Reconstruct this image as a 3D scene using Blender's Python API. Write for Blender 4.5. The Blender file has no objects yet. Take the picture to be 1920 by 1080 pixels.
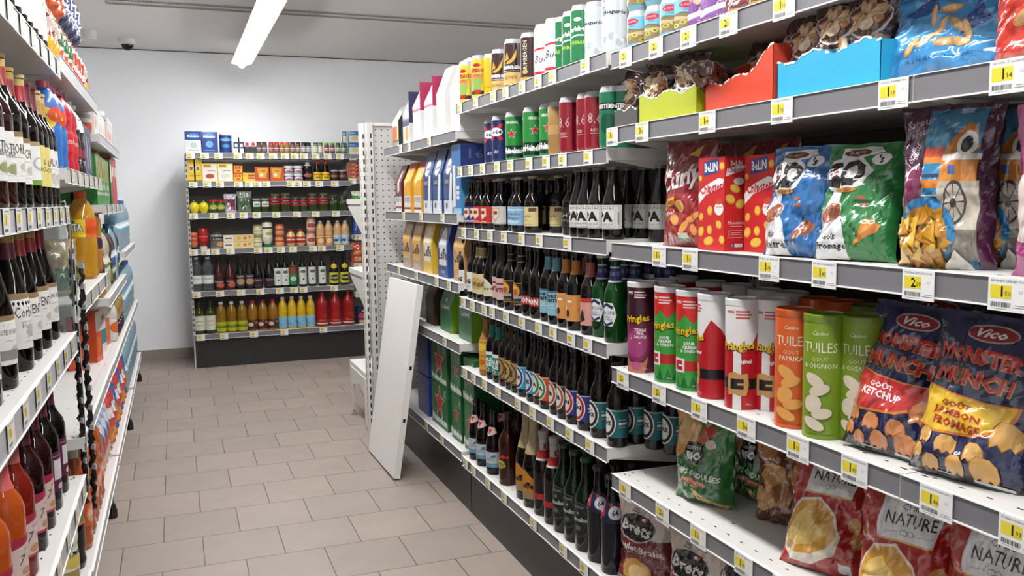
import bpy, math, random
from mathutils import Vector, Matrix, noise
from mathutils.geometry import tessellate_polygon
random.seed(7)
PI = math.pi
sc = bpy.context.scene
C = sc.collection

# ---------------------------------------------------------------- camera, world, exposure
F, H_CAM = 1637.8, 1.315
YAW, PITCH, ROLL = 0.36644048, 0.10104664, 0.01329456
cy, sy, cp, sp = math.cos(YAW), math.sin(YAW), math.cos(PITCH), math.sin(PITCH)
FW = Vector((sy*cp, cy*cp, -sp)); RT0 = Vector((cy, -sy, 0)); DN0 = FW.cross(RT0)
RT = RT0*math.cos(ROLL) + DN0*math.sin(ROLL); DN = DN0*math.cos(ROLL) - RT0*math.sin(ROLL)
cam = bpy.data.cameras.new('camera'); cam.sensor_width = 36; cam.lens = 36*F/1920; cam.clip_start = 0.02
co = bpy.data.objects.new('camera', cam); C.objects.link(co)
m = Matrix((RT, -DN, -FW)).transposed().to_4x4(); m.translation = (0, 0, H_CAM)
co.matrix_world = m
sc.camera = co
w = bpy.data.worlds.new('world'); sc.world = w; w.use_nodes = True
w.node_tree.nodes['Background'].inputs[0].default_value = (1, 1, 1, 1)
w.node_tree.nodes['Background'].inputs[1].default_value = 0.15
sc.view_settings.view_transform = 'Standard'; sc.view_settings.look = 'None'
sc.view_settings.exposure = 1.3; sc.view_settings.gamma = 1; sc.view_settings.use_curve_mapping = False
LAMP_STRENGTH = 17.0
LAMP_Z = 2.49

def ray(px, py): return FW + RT*((px-960)/F) + DN*((py-540)/F)
def at_x(px, py, X): d = ray(px, py); p = d*(X/d.x); p.z += H_CAM; return p
def at_y(px, py, Y): d = ray(px, py); p = d*(Y/d.y); p.z += H_CAM; return p
def at_z(px, py, z): d = ray(px, py); p = d*((z-H_CAM)/d.z); p.z += H_CAM; return p
def along_y(px, X, z):      # distance down the aisle of the point at depth X, height z seen in picture column px
    n = RT - FW*((px-960)/F); return -(n.x*X + n.z*(z-H_CAM))/n.y
def along_x(px, Y, z):
    n = RT - FW*((px-960)/F); return -(n.y*Y + n.z*(z-H_CAM))/n.x
def screen(p):
    q = Vector(p) - Vector((0, 0, H_CAM)); d = q.dot(FW); return (960 + F*q.dot(RT)/d, 540 + F*q.dot(DN)/d)

# ---------------------------------------------------------------- materials
def lin(c):
    if isinstance(c, str): c = [int(c[i:i+2], 16) for i in (0, 2, 4)]
    return tuple((v/255/12.92 if v/255 <= .04045 else ((v/255+.055)/1.055)**2.4) for v in c) + (1,)
def mat(name, rough=.5, coat=0, metal=0, trans=0, bump=0, bscale=30, vary=.04, spec=.5, base=None, emit=None, ior=1.45, k=.74):
    m = bpy.data.materials.new(name); m.use_nodes = True; nt = m.node_tree; b = nt.nodes['Principled BSDF']
    L = nt.links.new; N = nt.nodes.new
    if base is None: a = N('ShaderNodeAttribute'); a.attribute_name = 'Col'; src = a.outputs['Color']
    else: a = N('ShaderNodeRGB'); a.outputs[0].default_value = lin(base); src = a.outputs[0]
    tc = N('ShaderNodeTexCoord'); nz = N('ShaderNodeTexNoise'); nz.inputs['Scale'].default_value = bscale; nz.inputs['Detail'].default_value = 3
    L(tc.outputs['Object'], nz.inputs['Vector'])
    mr = N('ShaderNodeMapRange'); mr.inputs['To Min'].default_value = k-vary; mr.inputs['To Max'].default_value = k+vary
    L(nz.outputs['Fac'], mr.inputs['Value'])
    vm = N('ShaderNodeVectorMath'); vm.operation = 'SCALE'; L(src, vm.inputs[0]); L(mr.outputs[0], vm.inputs['Scale']); L(vm.outputs[0], b.inputs['Base Color'])
    b.inputs['Roughness'].default_value = rough; b.inputs['Metallic'].default_value = metal; b.inputs['IOR'].default_value = ior
    b.inputs['Specular IOR Level'].default_value = spec
    b.inputs['Coat Weight'].default_value = coat; b.inputs['Coat Roughness'].default_value = .05; b.inputs['Transmission Weight'].default_value = trans
    if bump:
        bp = N('ShaderNodeBump'); bp.inputs['Strength'].default_value = bump; bp.inputs['Distance'].default_value = .01
        L(nz.outputs['Fac'], bp.inputs['Height']); L(bp.outputs[0], b.inputs['Normal']); L(bp.outputs[0], b.inputs['Coat Normal'])
    if emit: b.inputs['Emission Color'].default_value = (1, 1, 1, 1); b.inputs['Emission Strength'].default_value = emit
    return m
M = dict(paint=mat('painted_metal', .4, k=.86, vary=.03, bscale=4), card=mat('printed_card', .42, coat=.15), film=mat('glossy_film', .24, coat=.9, bump=.35, bscale=9, spec=.6), gloss=mat('glossy_card', .3, coat=.25, spec=.35),
         paper=mat('label_paper', .5), glass=mat('dark_glass', .05, coat=0, spec=.42, vary=.02), can=mat('printed_can', .25, coat=.3, spec=.5),
         clear=mat('clear_plastic', .05, trans=.92, ior=1.3), plastic=mat('plastic', .28, coat=.3), liquid=mat('juice_bottle', .08, coat=.8, trans=.35, ior=1.33),
         metal=mat('bare_metal', .3, metal=1), tagm=mat('tag_paper', .35, coat=.4), lamp=mat('lamp_diffuser', base='ffffff', emit=LAMP_STRENGTH))

# ---------------------------------------------------------------- mesh building
class G:
    def __init__(s): s.v = []; s.f = []; s.c = []; s.n = []; s.m = []
    def add(s, vs, fs, col, normals=None, mi=0):
        k = len(s.v); s.v += [tuple(p) for p in vs]; s.n += normals if normals else [None]*len(vs)
        lc = col if isinstance(col, list) else [lin(col)]*len(fs)
        for f, c in zip(fs, lc): s.f.append([k+i for i in f]); s.c.append(c); s.m.append(mi)
    def box(s, a, b, col, faces='xXyYzZ'):
        (x0, y0, z0), (x1, y1, z1) = a, b
        q = {'x': [(x0,y1,z0),(x0,y0,z0),(x0,y0,z1),(x0,y1,z1)], 'X': [(x1,y0,z0),(x1,y1,z0),(x1,y1,z1),(x1,y0,z1)], 'y': [(x0,y0,z0),(x1,y0,z0),(x1,y0,z1),(x0,y0,z1)],
             'Y': [(x1,y1,z0),(x0,y1,z0),(x0,y1,z1),(x1,y1,z1)], 'z': [(x0,y1,z0),(x1,y1,z0),(x1,y0,z0),(x0,y0,z0)], 'Z': [(x0,y0,z1),(x1,y0,z1),(x1,y1,z1),(x0,y1,z1)]}
        for k in faces: s.add(q[k], [(0,1,2,3)], col[k] if isinstance(col, dict) else col)
    def poly(s, pts, col): s.add(pts, [tuple(range(len(pts)))], col)
    def prism(s, pts, axis, a, b, col):     # pts: 2-D outline, extruded on axis ('x','y','z') from a to b
        def P(u, v, t): return {'x': (t,u,v), 'y': (u,t,v), 'z': (u,v,t)}[axis]
        n = len(pts)
        s.poly([P(u,v,a) for u,v in pts][::-1 if axis != 'y' else 1], col); s.poly([P(u,v,b) for u,v in pts][::1 if axis != 'y' else -1], col)
        for i in range(n):
            p, q = pts[i], pts[(i+1)%n]; r = [P(*p,a), P(*q,a), P(*q,b), P(*p,b)]
            s.poly(r if axis != 'y' else r[::-1], col)
    def lathe(s, prof, col, seg=28, cx=0, cy=0, z0=0):
        rows = []; grp = []
        for i, (r, z) in enumerate(prof):
            sharp = False
            if 0 < i < len(prof)-1:
                a = Vector((r-prof[i-1][0], z-prof[i-1][1])); b = Vector((prof[i+1][0]-r, prof[i+1][1]-z))
                sharp = a.length > 1e-9 and b.length > 1e-9 and a.angle(b) > .75
            rows.append((r, z, sharp))
        for i in range(len(rows)-1):
            (r0, a0, _), (r1, a1, sh) = rows[i], rows[i+1]
            if i == 0 or rows[i][2]: base = len(s.v); s.v += [(cx+r0*math.sin(2*PI*k/seg), cy-r0*math.cos(2*PI*k/seg), z0+a0) for k in range(seg)]; s.n += [None]*seg
            top = len(s.v); s.v += [(cx+r1*math.sin(2*PI*k/seg), cy-r1*math.cos(2*PI*k/seg), z0+a1) for k in range(seg)]; s.n += [None]*seg
            c = lin(col(i) if callable(col) else col)
            for k in range(seg):
                j = (k+1) % seg; s.f.append([base+k, base+j, top+j, top+k]); s.c.append(c); s.m.append(0)
            base = top
    def tube(s, pts, r, col, seg=8):
        P = [Vector(p) for p in pts]; rings = []
        for i, p in enumerate(P):
            t = (P[min(i+1, len(P)-1)] - P[max(i-1, 0)]).normalized(); a = t.cross(Vector((0,0,1)) if abs(t.z) < .9 else Vector((1,0,0))).normalized(); b = t.cross(a)
            rr = r[i] if isinstance(r, list) else r
            rings.append([p + (a*math.cos(2*PI*k/seg) + b*math.sin(2*PI*k/seg))*rr for k in range(seg)])
        vs = [v for g in rings for v in g]; fs = [(i*seg+k, i*seg+(k+1)%seg, (i+1)*seg+(k+1)%seg, (i+1)*seg+k) for i in range(len(P)-1) for k in range(seg)]
        fs += [tuple(range(seg))[::-1], tuple((len(P)-1)*seg+k for k in range(seg))]
        s.add(vs, fs, col)
    def mesh(s, name, mats):
        me = bpy.data.meshes.new(name); me.from_pydata(s.v, [], s.f)
        at = me.color_attributes.new('Col', 'FLOAT_COLOR', 'CORNER'); buf = []
        for f, c in zip(s.f, s.c): buf += list(c)*len(f)
        at.data.foreach_set('color', buf)
        for q in (mats if isinstance(mats, (list, tuple)) else [mats]): me.materials.append(M[q])
        me.polygons.foreach_set('use_smooth', [True]*len(s.f)); me.polygons.foreach_set('material_index', s.m); me.update()
        if any(n is not None for n in s.n):
            me.normals_split_custom_set_from_vertices([n if n is not None else me.vertices[i].normal[:] for i, n in enumerate(s.n)])
        return me

_txt = {}
def text_tris(t, bold=0, shear=0):
    k = (t, bold, shear)
    if k not in _txt:
        c = bpy.data.curves.new('t', 'FONT'); c.body = t; c.resolution_u = 1; c.offset = bold; c.shear = shear
        o = bpy.data.objects.new('t', c); me = bpy.data.meshes.new_from_object(o); me.calc_loop_triangles()
        V = [(v.co.x, v.co.y) for v in me.vertices]
        T = [[V[i] for i in tr.vertices] for tr in me.loop_triangles]
        if T:
            xs = [p[0] for q in T for p in q]; ys = [p[1] for q in T for p in q]; x0, x1, y0, y1 = min(xs), max(xs), min(ys), max(ys)
            T = [[((p[0]-(x0+x1)/2)/(y1-y0), (p[1]-(y0+y1)/2)/(y1-y0)) for p in q] for q in T]; asp = (x1-x0)/(y1-y0)
        else: asp = 1
        _txt[k] = (T, asp); bpy.data.objects.remove(o); bpy.data.curves.remove(c); bpy.data.meshes.remove(me)
    return _txt[k]
def split(poly, ax, g):
    if ax == 2: return [[p[:2] for p in q] for q in split([(x, y, x/g[0]-y/g[1]) for x, y in poly], 3, 1)]
    if ax == 3: ax = 2
    out = [poly]; lo = min(p[ax] for p in poly); hi = max(p[ax] for p in poly)
    k = math.floor(lo/g + 1e-6) + 1
    while k*g < hi - 1e-7:
        L = k*g; new = []
        for q in out:
            if max(p[ax] for p in q) <= L+1e-9: new.append(q); continue
            A, B = [], []
            for i, p in enumerate(q):
                r = q[(i+1) % len(q)]
                if p[ax] <= L: A.append(p)
                if p[ax] >= L: B.append(p)
                if (p[ax]-L)*(r[ax]-L) < 0:
                    t = (L-p[ax])/(r[ax]-p[ax]); x = tuple(a+(b-a)*t for a, b in zip(p, r)); A.append(x); B.append(x)
            if len(A) > 2: new.append(A)
            if len(B) > 2: new.append(B)
        out = new; k += 1
    return out
def art(g, shapes, Wd, Hd, fmap, gx=0, gy=0, step=.0002, mi=0, nrm=None):
    """printed shapes (x, y in 0..1 of a Wd x Hd metre area) laid on the surface fmap(x_m, y_m, offset)"""
    done = []
    for sh in shapes:
        k = sh[0]; ops = sh[-1] if isinstance(sh[-1], dict) else {}; polys = []
        if k == 'r': x0, y0, x1, y1, col = sh[1:6]; polys = [[(x0*Wd, y0*Hd), (x1*Wd, y0*Hd), (x1*Wd, y1*Hd), (x0*Wd, y1*Hd)]]
        elif k == 'e':
            cx, cy_, rx, ry, col = sh[1:6]; a = math.radians(ops.get('rot', 0)); n = ops.get('n', 20); pts = []
            for i in range(n): u, v = rx*Wd*math.cos(2*PI*i/n), ry*Hd*math.sin(2*PI*i/n); pts.append((cx*Wd+u*math.cos(a)-v*math.sin(a), cy_*Hd+u*math.sin(a)+v*math.cos(a)))
            polys = [pts]
        elif k == 'p':
            pts = [(x*Wd, y*Hd) for x, y in sh[1]]; col = sh[2]
            polys = [[pts[i] for i in tr] for tr in tessellate_polygon([[Vector((x, y, 0)) for x, y in pts]])]
        elif k == 's':      # star: cx, cy, r
            cx, cy_, r, col = sh[1:5]; c = (cx*Wd, cy_*Hd); pts = [(c[0]+(r if i % 2 == 0 else r*.4)*Wd*math.sin(PI*i/5), c[1]+(r if i % 2 == 0 else r*.4)*Wd*math.cos(PI*i/5)) for i in range(10)]
            polys = [[c, pts[i], pts[(i+1) % 10]] for i in range(10)]
        elif k == 't':
            _, t, cx, cy_, h, col = sh[:6]; T, asp = text_tris(t, ops.get('b', 0), ops.get('sh', 0)); hh = h*Hd; ww = hh
            if 'w' in ops: ww = ops['w']*Wd/asp
            a = math.radians(ops.get('rot', 0))
            polys = [[(cx*Wd + x*ww*math.cos(a)-y*hh*math.sin(a), cy_*Hd + x*ww*math.sin(a)+y*hh*math.cos(a)) for x, y in q] for q in T]
        if not polys: continue
        bx = (min(p[0] for q in polys for p in q), max(p[0] for q in polys for p in q), min(p[1] for q in polys for p in q), max(p[1] for q in polys for p in q))
        lvl = 1 + max([l for b_, l in done if b_[0] < bx[1] and bx[0] < b_[1] and b_[2] < bx[3] and bx[2] < b_[3]] + [0]); done.append((bx, lvl)); off = step*lvl
        vs, fs, ns = [], [], []
        for q in polys:
            area = sum(q[i][0]*q[(i+1) % len(q)][1]-q[(i+1) % len(q)][0]*q[i][1] for i in range(len(q)))
            if area < 0: q = q[::-1]
            ps = [q]
            if gx: ps = [b for a_ in ps for b in split(a_, 0, gx)]
            if gy: ps = [b for a_ in ps for b in split(a_, 1, gy)]
            if nrm: ps = [b for a_ in ps for b in split(a_, 2, (gx, gy))]
            for b in ps:
                fs.append(tuple(range(len(vs), len(vs)+len(b))))
                cb = (sum(p[0] for p in b)/len(b), sum(p[1] for p in b)/len(b))
                for (x, y) in b:
                    if nrm: p, n = nrm(x, y, off, cb); vs.append(p); ns.append(n); continue
                    p = Vector(fmap(x, y, off)); e = .001
                    n = (Vector(fmap(x+e, y, off))-p).cross(Vector(fmap(x, y+e, off))-p); n.normalize()
                    vs.append(p); ns.append(tuple(n))
        if fs: g.add(vs, fs, col, ns, mi)
def flat(w_, y, z0): return lambda x, v, o: (x-w_/2, y-o, z0+v)
def side_l(d, x, z0): return lambda u, v, o: (x-o, d/2-u, z0+v)     # the face looking to local -X
def side_r(d, x, z0): return lambda u, v, o: (x+o, u-d/2, z0+v)     # the face looking to local +X
def wrap(rf, w_, z0, phi0=0):
    R0 = rf(z0+.001)
    def f(x, v, o):
        r = rf(z0+v)+o; a = (x-w_/2)/R0 + phi0; return (r*math.sin(a), -r*math.cos(a), z0+v)
    return f
def prof_r(prof):
    def f(z):
        for (r0, z0), (r1, z1) in zip(prof, prof[1:]):
            if z0 <= z <= z1 and z1 > z0: return r0+(r1-r0)*(z-z0)/(z1-z0)
        return max(r for r, _ in prof)*.5
    return f

# ---------------------------------------------------------------- things
THINGS = []
def tag(o, desc, cat, where, group=None, kind=None):
    o['category'] = cat; THINGS.append((o, desc, where))
    if group: o['group'] = group
    if kind: o['kind'] = kind
def struct(name, g, mt):
    o = bpy.data.objects.new(name, g.mesh(name, mt)); C.objects.link(o); o['kind'] = 'structure'; return o
def make(name, parts, loc, rz, desc, cat, where, group=None, lean=0, roll=0, scale=1):
    """parts: [(part name, mesh)] or a single mesh; lean tips the top back, roll sideways"""
    R = Matrix.Rotation(rz, 4, 'Z') @ Matrix.Rotation(-lean, 4, 'X') @ Matrix.Rotation(roll, 4, 'Y')
    if isinstance(parts, list):
        o = bpy.data.objects.new(name, None); o.empty_display_size = .05; C.objects.link(o)
        for pn, me in parts:
            c = bpy.data.objects.new(pn, me); C.objects.link(c); c.parent = o
    else: o = bpy.data.objects.new(name, parts); C.objects.link(o)
    o.matrix_world = Matrix.Translation(loc) @ R @ Matrix.Scale(scale, 4)
    tag(o, desc, cat, where, group); return o

# ---------------------------------------------------------------- the room
CEIL, YB, XL, XR, YF = 2.58, 7.93, -.86, 3.6, -3.2
def node_mat(name, build, rough=.6):
    m = bpy.data.materials.new(name); m.use_nodes = True; nt = m.node_tree; b = nt.nodes['Principled BSDF']; b.inputs['Roughness'].default_value = rough
    build(nt, b); M[name] = m
def wall_nodes(col, sc1=1.2):
    def f(nt, b):
        tc = nt.nodes.new('ShaderNodeTexCoord'); n = nt.nodes.new('ShaderNodeTexNoise'); n.inputs['Scale'].default_value = sc1; n.inputs['Detail'].default_value = 5
        r = nt.nodes.new('ShaderNodeValToRGB'); c = lin(col); r.color_ramp.elements[0].color = tuple(v*.95 for v in c[:3])+(1,); r.color_ramp.elements[1].color = c
        nt.links.new(tc.outputs['Object'], n.inputs['Vector']); nt.links.new(n.outputs['Fac'], r.inputs[0]); nt.links.new(r.outputs[0], b.inputs['Base Color'])
    return f
node_mat('wall_paint', wall_nodes('f0f2f4'), .7); node_mat('ceiling_paint', wall_nodes('dcd8d6', .8), .7)
def floor_nodes(nt, b):
    N, L = nt.nodes.new, nt.links.new
    tc = N('ShaderNodeTexCoord'); mp = N('ShaderNodeMapping'); mp.inputs['Location'].default_value = (-(.042+.1437-.2873*20), -(3.274-.2972*20), 0); L(tc.outputs['Object'], mp.inputs['Vector'])
    br = N('ShaderNodeTexBrick'); br.offset = .5; br.offset_frequency = 2; br.squash = 1
    for k, v in (('Scale', 1), ('Mortar Size', .0019), ('Mortar Smooth', .3), ('Bias', 0), ('Brick Width', .2873), ('Row Height', .2972)): br.inputs[k].default_value = v
    br.inputs['Color1'].default_value = lin('93867c'); br.inputs['Color2'].default_value = lin('8a7f77'); br.inputs['Mortar'].default_value = lin('4c433c')
    L(mp.outputs[0], br.inputs['Vector'])
    n1 = N('ShaderNodeTexNoise'); n1.inputs['Scale'].default_value = 3.0; n1.inputs['Detail'].default_value = 6; L(tc.outputs['Object'], n1.inputs['Vector'])
    mr = N('ShaderNodeMapRange'); mr.inputs['To Min'].default_value = .86; mr.inputs['To Max'].default_value = 1.12; L(n1.outputs['Fac'], mr.inputs['Value'])
    vm = N('ShaderNodeVectorMath'); vm.operation = 'SCALE'; L(br.outputs['Color'], vm.inputs[0]); L(mr.outputs[0], vm.inputs['Scale']); L(vm.outputs[0], b.inputs['Base Color'])
    bp = N('ShaderNodeBump'); bp.inputs['Distance'].default_value = .002; bp.invert = True; L(br.outputs['Fac'], bp.inputs['Height']); L(bp.outputs[0], b.inputs['Normal'])
    n2 = N('ShaderNodeTexNoise'); n2.inputs['Scale'].default_value = 9; L(tc.outputs['Object'], n2.inputs['Vector'])
    m2 = N('ShaderNodeMapRange'); m2.inputs['To Min'].default_value = .38; m2.inputs['To Max'].default_value = .6; L(n2.outputs['Fac'], m2.inputs['Value']); L(m2.outputs[0], b.inputs['Roughness'])
node_mat('floor_tiles', floor_nodes, .5)
def peg_nodes(col, through):
    def f(nt, b):
        N, L = nt.nodes.new, nt.links.new
        b.inputs['Base Color'].default_value = lin(col)
        tc = N('ShaderNodeTexCoord'); sx = N('ShaderNodeSeparateXYZ'); L(tc.outputs['Object'], sx.inputs[0])
        def mth(op, a, c=None, d=None):
            n = N('ShaderNodeMath'); n.operation = op
            for i, v in enumerate((a, c, d)):
                if v is None: continue
                if isinstance(v, (int, float)): n.inputs[i].default_value = v
                else: L(v, n.inputs[i])
            return n.outputs[0]
        ds = []
        for o_ in (sx.outputs[0], sx.outputs[2]):
            a = mth('FRACT', mth('ADD', mth('DIVIDE', o_, .0335), 100.5)); ds.append(mth('POWER', mth('SUBTRACT', a, .5), 2))
        d = mth('SQRT', mth('ADD', ds[0], ds[1])); hole = mth('LESS_THAN', d, .12)
        if through:
            t = N('ShaderNodeBsdfTransparent'); mx = N('ShaderNodeMixShader'); out = nt.nodes['Material Output']
            L(hole, mx.inputs[0]); L(b.outputs[0], mx.inputs[1]); L(t.outputs[0], mx.inputs[2]); L(mx.outputs[0], out.inputs[0])
        else:
            mc = N('ShaderNodeMix'); mc.data_type = 'RGBA'; mc.inputs['A'].default_value = lin(col); mc.inputs['B'].default_value = lin('2a2826'); L(hole, mc.inputs['Factor']); L(mc.outputs['Result'], b.inputs['Base Color'])
    return f
node_mat('pegboard_light', peg_nodes('c4c2be', False), .5); node_mat('pegboard_dark', peg_nodes('3c3a38', True), .5); node_mat('back_panel', wall_nodes('8d8a86', 2), .5)

def slab(name, a, b, mt):
    g = G(); g.box(a, b, 'ffffff'); return struct(name, g, mt)
slab('floor', (XL-.1, YF-.1, -.1), (XR+.1, YB+.1, 0), 'floor_tiles'); slab('ceiling', (XL-.1, YF-.1, CEIL), (XR+.1, YB+.1, CEIL+.1), 'ceiling_paint')
slab('wall_back', (XL-.1, YB, 0), (XR+.1, YB+.1, CEIL), 'wall_paint'); slab('wall_left', (XL-.1, YF, 0), (XL, YB, CEIL), 'wall_paint')
slab('wall_right', (XR, YF, 0), (XR+.1, YB, CEIL), 'wall_paint'); slab('wall_front', (XL-.1, YF-.1, 0), (XR+.1, YF, CEIL), 'wall_paint')
g = G(); g.box((XL, YB-.012, 0), (XR, YB-.0005, .085), '9c8f86'); g.box((XL, YB-.012, .085), (XR, YB-.0005, .088), 'c9c4c0'); struct('baseboard_back', g, 'paint')
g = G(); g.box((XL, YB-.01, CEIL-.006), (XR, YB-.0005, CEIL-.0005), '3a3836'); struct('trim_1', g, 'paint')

# slotted air grille in the ceiling
def grille(y0, desc):
    x0, x1 = -.33, 3.3; f = G(); s = G()
    for a in (-.026, .018): f.box((x0, y0+a, CEIL-.006), (x1, y0+a+.008, CEIL-.0005), 'b8b5b0')
    f.box((x0-.01, y0-.026, CEIL-.006), (x0, y0+.026, CEIL-.0005), '8a8884'); f.box((x0, y0-.018, CEIL-.0012), (x1, y0+.018, CEIL-.0005), '171513')
    x = x0
    while x < x1: s.box((x, y0-.018, CEIL-.005), (x+.007, y0+.018, CEIL-.0013), '9b9894'); x += .022
    make('ceiling_grille', [('frame', f.mesh('frame', 'paint')), ('slats', s.mesh('slats', 'paint'))], (0, 0, 0), 0, desc, 'air vent', None, 'slotted air grilles in the ceiling')
grille(6.06, 'long slotted ceiling grille on the side towards the camera'); grille(6.17, 'long slotted ceiling grille on the side towards the back wall')

# continuous row of ceiling lights
hg = G(); hg.prism([(-.03, 0), (-.078, -.085), (.078, -.085), (.03, 0)], 'y', -.74, .74, 'e8e8e8'); 
for s_ in (-.6, .6): hg.box((-.006, s_-.006, 0), (.006, s_+.006, CEIL-LAMP_Z-.0005), 'd8d8d8')
hme = hg.mesh('housing', 'paint')
dg = G(); dg.prism([(-.075, -.086), (-.03, -.098), (-.012, -.12), (.012, -.12), (.03, -.098), (.075, -.086)], 'y', -.73, .73, 'ffffff'); dme = dg.mesh('diffuser', 'lamp')
names = ['ending near the back wall', 'beyond the ceiling grille', 'over the wine bottles', 'over the aisle near the camera', 'overhead', 'behind the camera', 'at the aisle entrance']
for i in (0, 1, 2, 3, 4):
    make('ceiling_light', [('housing', hme), ('diffuser', dme)], (.549, 6.56-1.5*i, LAMP_Z), 0, 'bright white linear ceiling light '+names[i], 'ceiling light', None, 'row of linear ceiling lights')
for i in range(3):
    make('ceiling_light', [('housing', hme), ('diffuser', dme)], (2.6, 1.5-1.5*i, LAMP_Z), 0, 'linear ceiling light over the neighbouring aisle, unit %s' % ('beyond', 'between', 'behind')[i], 'ceiling light', None, 'lights over the neighbouring aisle')

g = G(); g.lathe([(0, 0), (.066, 0), (.064, -.035), (.05, -.045), (0, -.045)][::-1], 'eceae6'); d2 = G(); d2.lathe([(0, -.088), (.02, -.086), (.036, -.074), (.044, -.056), (.045, -.044)], '141416')
make('dome_camera', [('base', g.mesh('base', 'plastic')), ('dome', d2.mesh('dome', 'glass'))], (at_z(239, 76, CEIL).x, 7.45, CEIL-.0005), 0, 'white ceiling dome security camera with black glass', 'security camera', None)
g = G(); g.lathe([(0, -.06), (.04, -.058), (.052, -.03), (.055, 0), (0, 0)], 'e0deda')
pp = at_z(168, 58, CEIL); make('smoke_detector', g.mesh('smoke_detector', 'plastic'), (pp.x, pp.y, CEIL-.0005), 0, 'small white round smoke detector on the ceiling', 'smoke detector', None)

# ---------------------------------------------------------------- shelving
WHITE, RAILC, DARK = 'd6d4d0', '757578', '2c2a2b'
def shelf_parts(L, depth, rh, rail=RAILC, bracket=True, holes=True, boardc=WHITE):
    b = G(); b.box((-L/2, 0, -.032), (L/2, depth, 0), boardc)
    if holes:
        x = -L/2+.03; i = 0
        while x < L/2-.03:
            b.box((x, .026, 0), (x+.009, .0295, .0004), '1c1a19', 'Z')
            if i % 4 == 0: b.box((x, .075, 0), (x+.011, .079, .0004), '1c1a19', 'Z')
            x += .05; i += 1
        for s in (-1, 1):
            for yy in (.02, .045): b.box((s*(L/2-.02)-.008, yy, 0), (s*(L/2-.02)+.006, yy+.004, .0004), '1c1a19', 'Z')
    r = G(); r.box((-L/2, -.007, -rh), (L/2, -.0002, .001), {'x': WHITE, 'X': WHITE, 'y': rail, 'Y': WHITE, 'z': WHITE, 'Z': 'f2f1ee'})
    r.box((-L/2, -.0095, -rh-.001), (L/2, -.007, -rh+.0015), 'f2f1ee'); r.box((-L/2, -.0095, .0002), (L/2, -.007, .0015), 'f2f1ee')
    parts = [('board', b.mesh('board', 'paint')), ('price_rail', r.mesh('price_rail', 'paint'))]
    if bracket:
        for s in (-1, 1):
            k = G(); x = s*(L/2-.006); k.prism([(.012, -.033), (depth, -.1), (depth, -.033)], 'x', x-.0015, x+.0015, 'cfcdc9'); parts.append(('bracket', k.mesh('bracket', 'paint')))
    return parts
def shelf(rz, loc, L, depth, rh, desc, grp, **k):
    return make('gondola_shelf', shelf_parts(L, depth, rh, **k), loc, rz, desc, 'shelf', None, grp)
RR, LR = -PI/2, PI/2
XRT, XLT = 1.08, -.285
def rshelf(y0, y1, z, depth, rh, desc, **k): shelf(RR, (XRT, (y0+y1)/2, z), y1-y0, depth, rh, desc, 'shelves of the long gondola', **k)
ZA = [1.686, 1.496, 1.197, .865, .572, .245]; ZB = [1.695, 1.447, 1.203, .922, .633, .253]; ZC = [1.594, 1.258, .975, .722, .266]
nth = ['top', 'second', 'third', 'fourth', 'fifth', 'bottom']; ncc = ['top', 'second', 'third', 'fourth', 'bottom']
for i, z in enumerate(ZA):
    dp = (.42, .44, .47, .47, .47, .5)[i]
    rshelf(1.058, 2.058, z, dp, .04, 'white gondola shelf with grey rail, %s of the snack bay' % nth[i])
    rshelf(.055, 1.055, z, dp, .04, 'white shelf beside the camera, %s in the next snack bay' % nth[i])
for i, z in enumerate(ZB): rshelf(2.088, 3.398, z, (.38, .40, .40, .42, .42, .5)[i], .04, 'white gondola shelf with grey rail, %s of the beer bottle bay' % nth[i])
for i, z in enumerate(ZC): rshelf(3.412, 4.70, z, (.36, .38, .40, .42, .5)[i], .041, 'white gondola shelf with grey rail, %s of the beer carton bay' % ncc[i])
ZK = [1.709, 1.486, 1.238, .954, .618, .273]; ZKR = [1.705, 1.505, 1.272, 1.036, .796, .555]
for i, z in enumerate(ZK): shelf(0, (.742, 7.328, z), 1.285, .40 if i < 5 else .44, .038, 'white shelf with grey rail, %s in the back-wall bay beside the corner' % nth[i], 'shelves of the back-wall gondola', holes=False)
for i, z in enumerate(ZKR): shelf(0, (2.03, 7.335 if i else 7.33, z), 1.285, .38, .036, 'white shelf behind the slotted post, %s in the back-wall bay' % nth[i], 'shelves of the back-wall gondola', holes=False)
shelf(0, (2.03, 7.328, .273), 1.285, .44, .038, 'white base shelf behind the slotted post, lowest in the back-wall bay', 'shelves of the back-wall gondola', holes=False)
SL = 'a9a9ac'
def lshelf(y0, y1, z, depth, rh, desc, **k): shelf(LR, (XLT, (y0+y1)/2, z), y1-y0, depth, rh, desc, 'shelves of the wine and drinks gondola', rail=SL, **k)
ZLA = [1.706, 1.31, .955, .535, .25]; ZLB = [1.733, 1.42, 1.028, .638, .232]; ZLC = [1.612, 1.315, .915, .63, .232]; ZLD = [1.55, 1.30, 1.042, .625, .24]
for i, z in enumerate(ZLA): lshelf(1.44, 2.76, z, .4, (.044, .046, .056, .056, .05)[i], 'white shelf with clear tag sleeve, %s of the wine bay' % ncc[i])
for i, z in enumerate(ZLB): lshelf(2.78, 4.06, z, .4 if i < 4 else .46, (.044, .042, .05, .04, .042)[i], 'white shelf with grey rail, %s of the soft drink bay' % ncc[i])
for i, z in enumerate(ZLC): lshelf(4.09, 5.52, z, .4 if i < 4 else .46, .04, 'white shelf with grey rail, %s of the juice bay' % ncc[i])
for i, z in enumerate(ZLD):
    if i > 1: lshelf(5.54, 6.87, z, .4 if i < 4 else .46, .04, 'white shelf with grey rail, %s of the water bay' % ncc[i])

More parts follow.
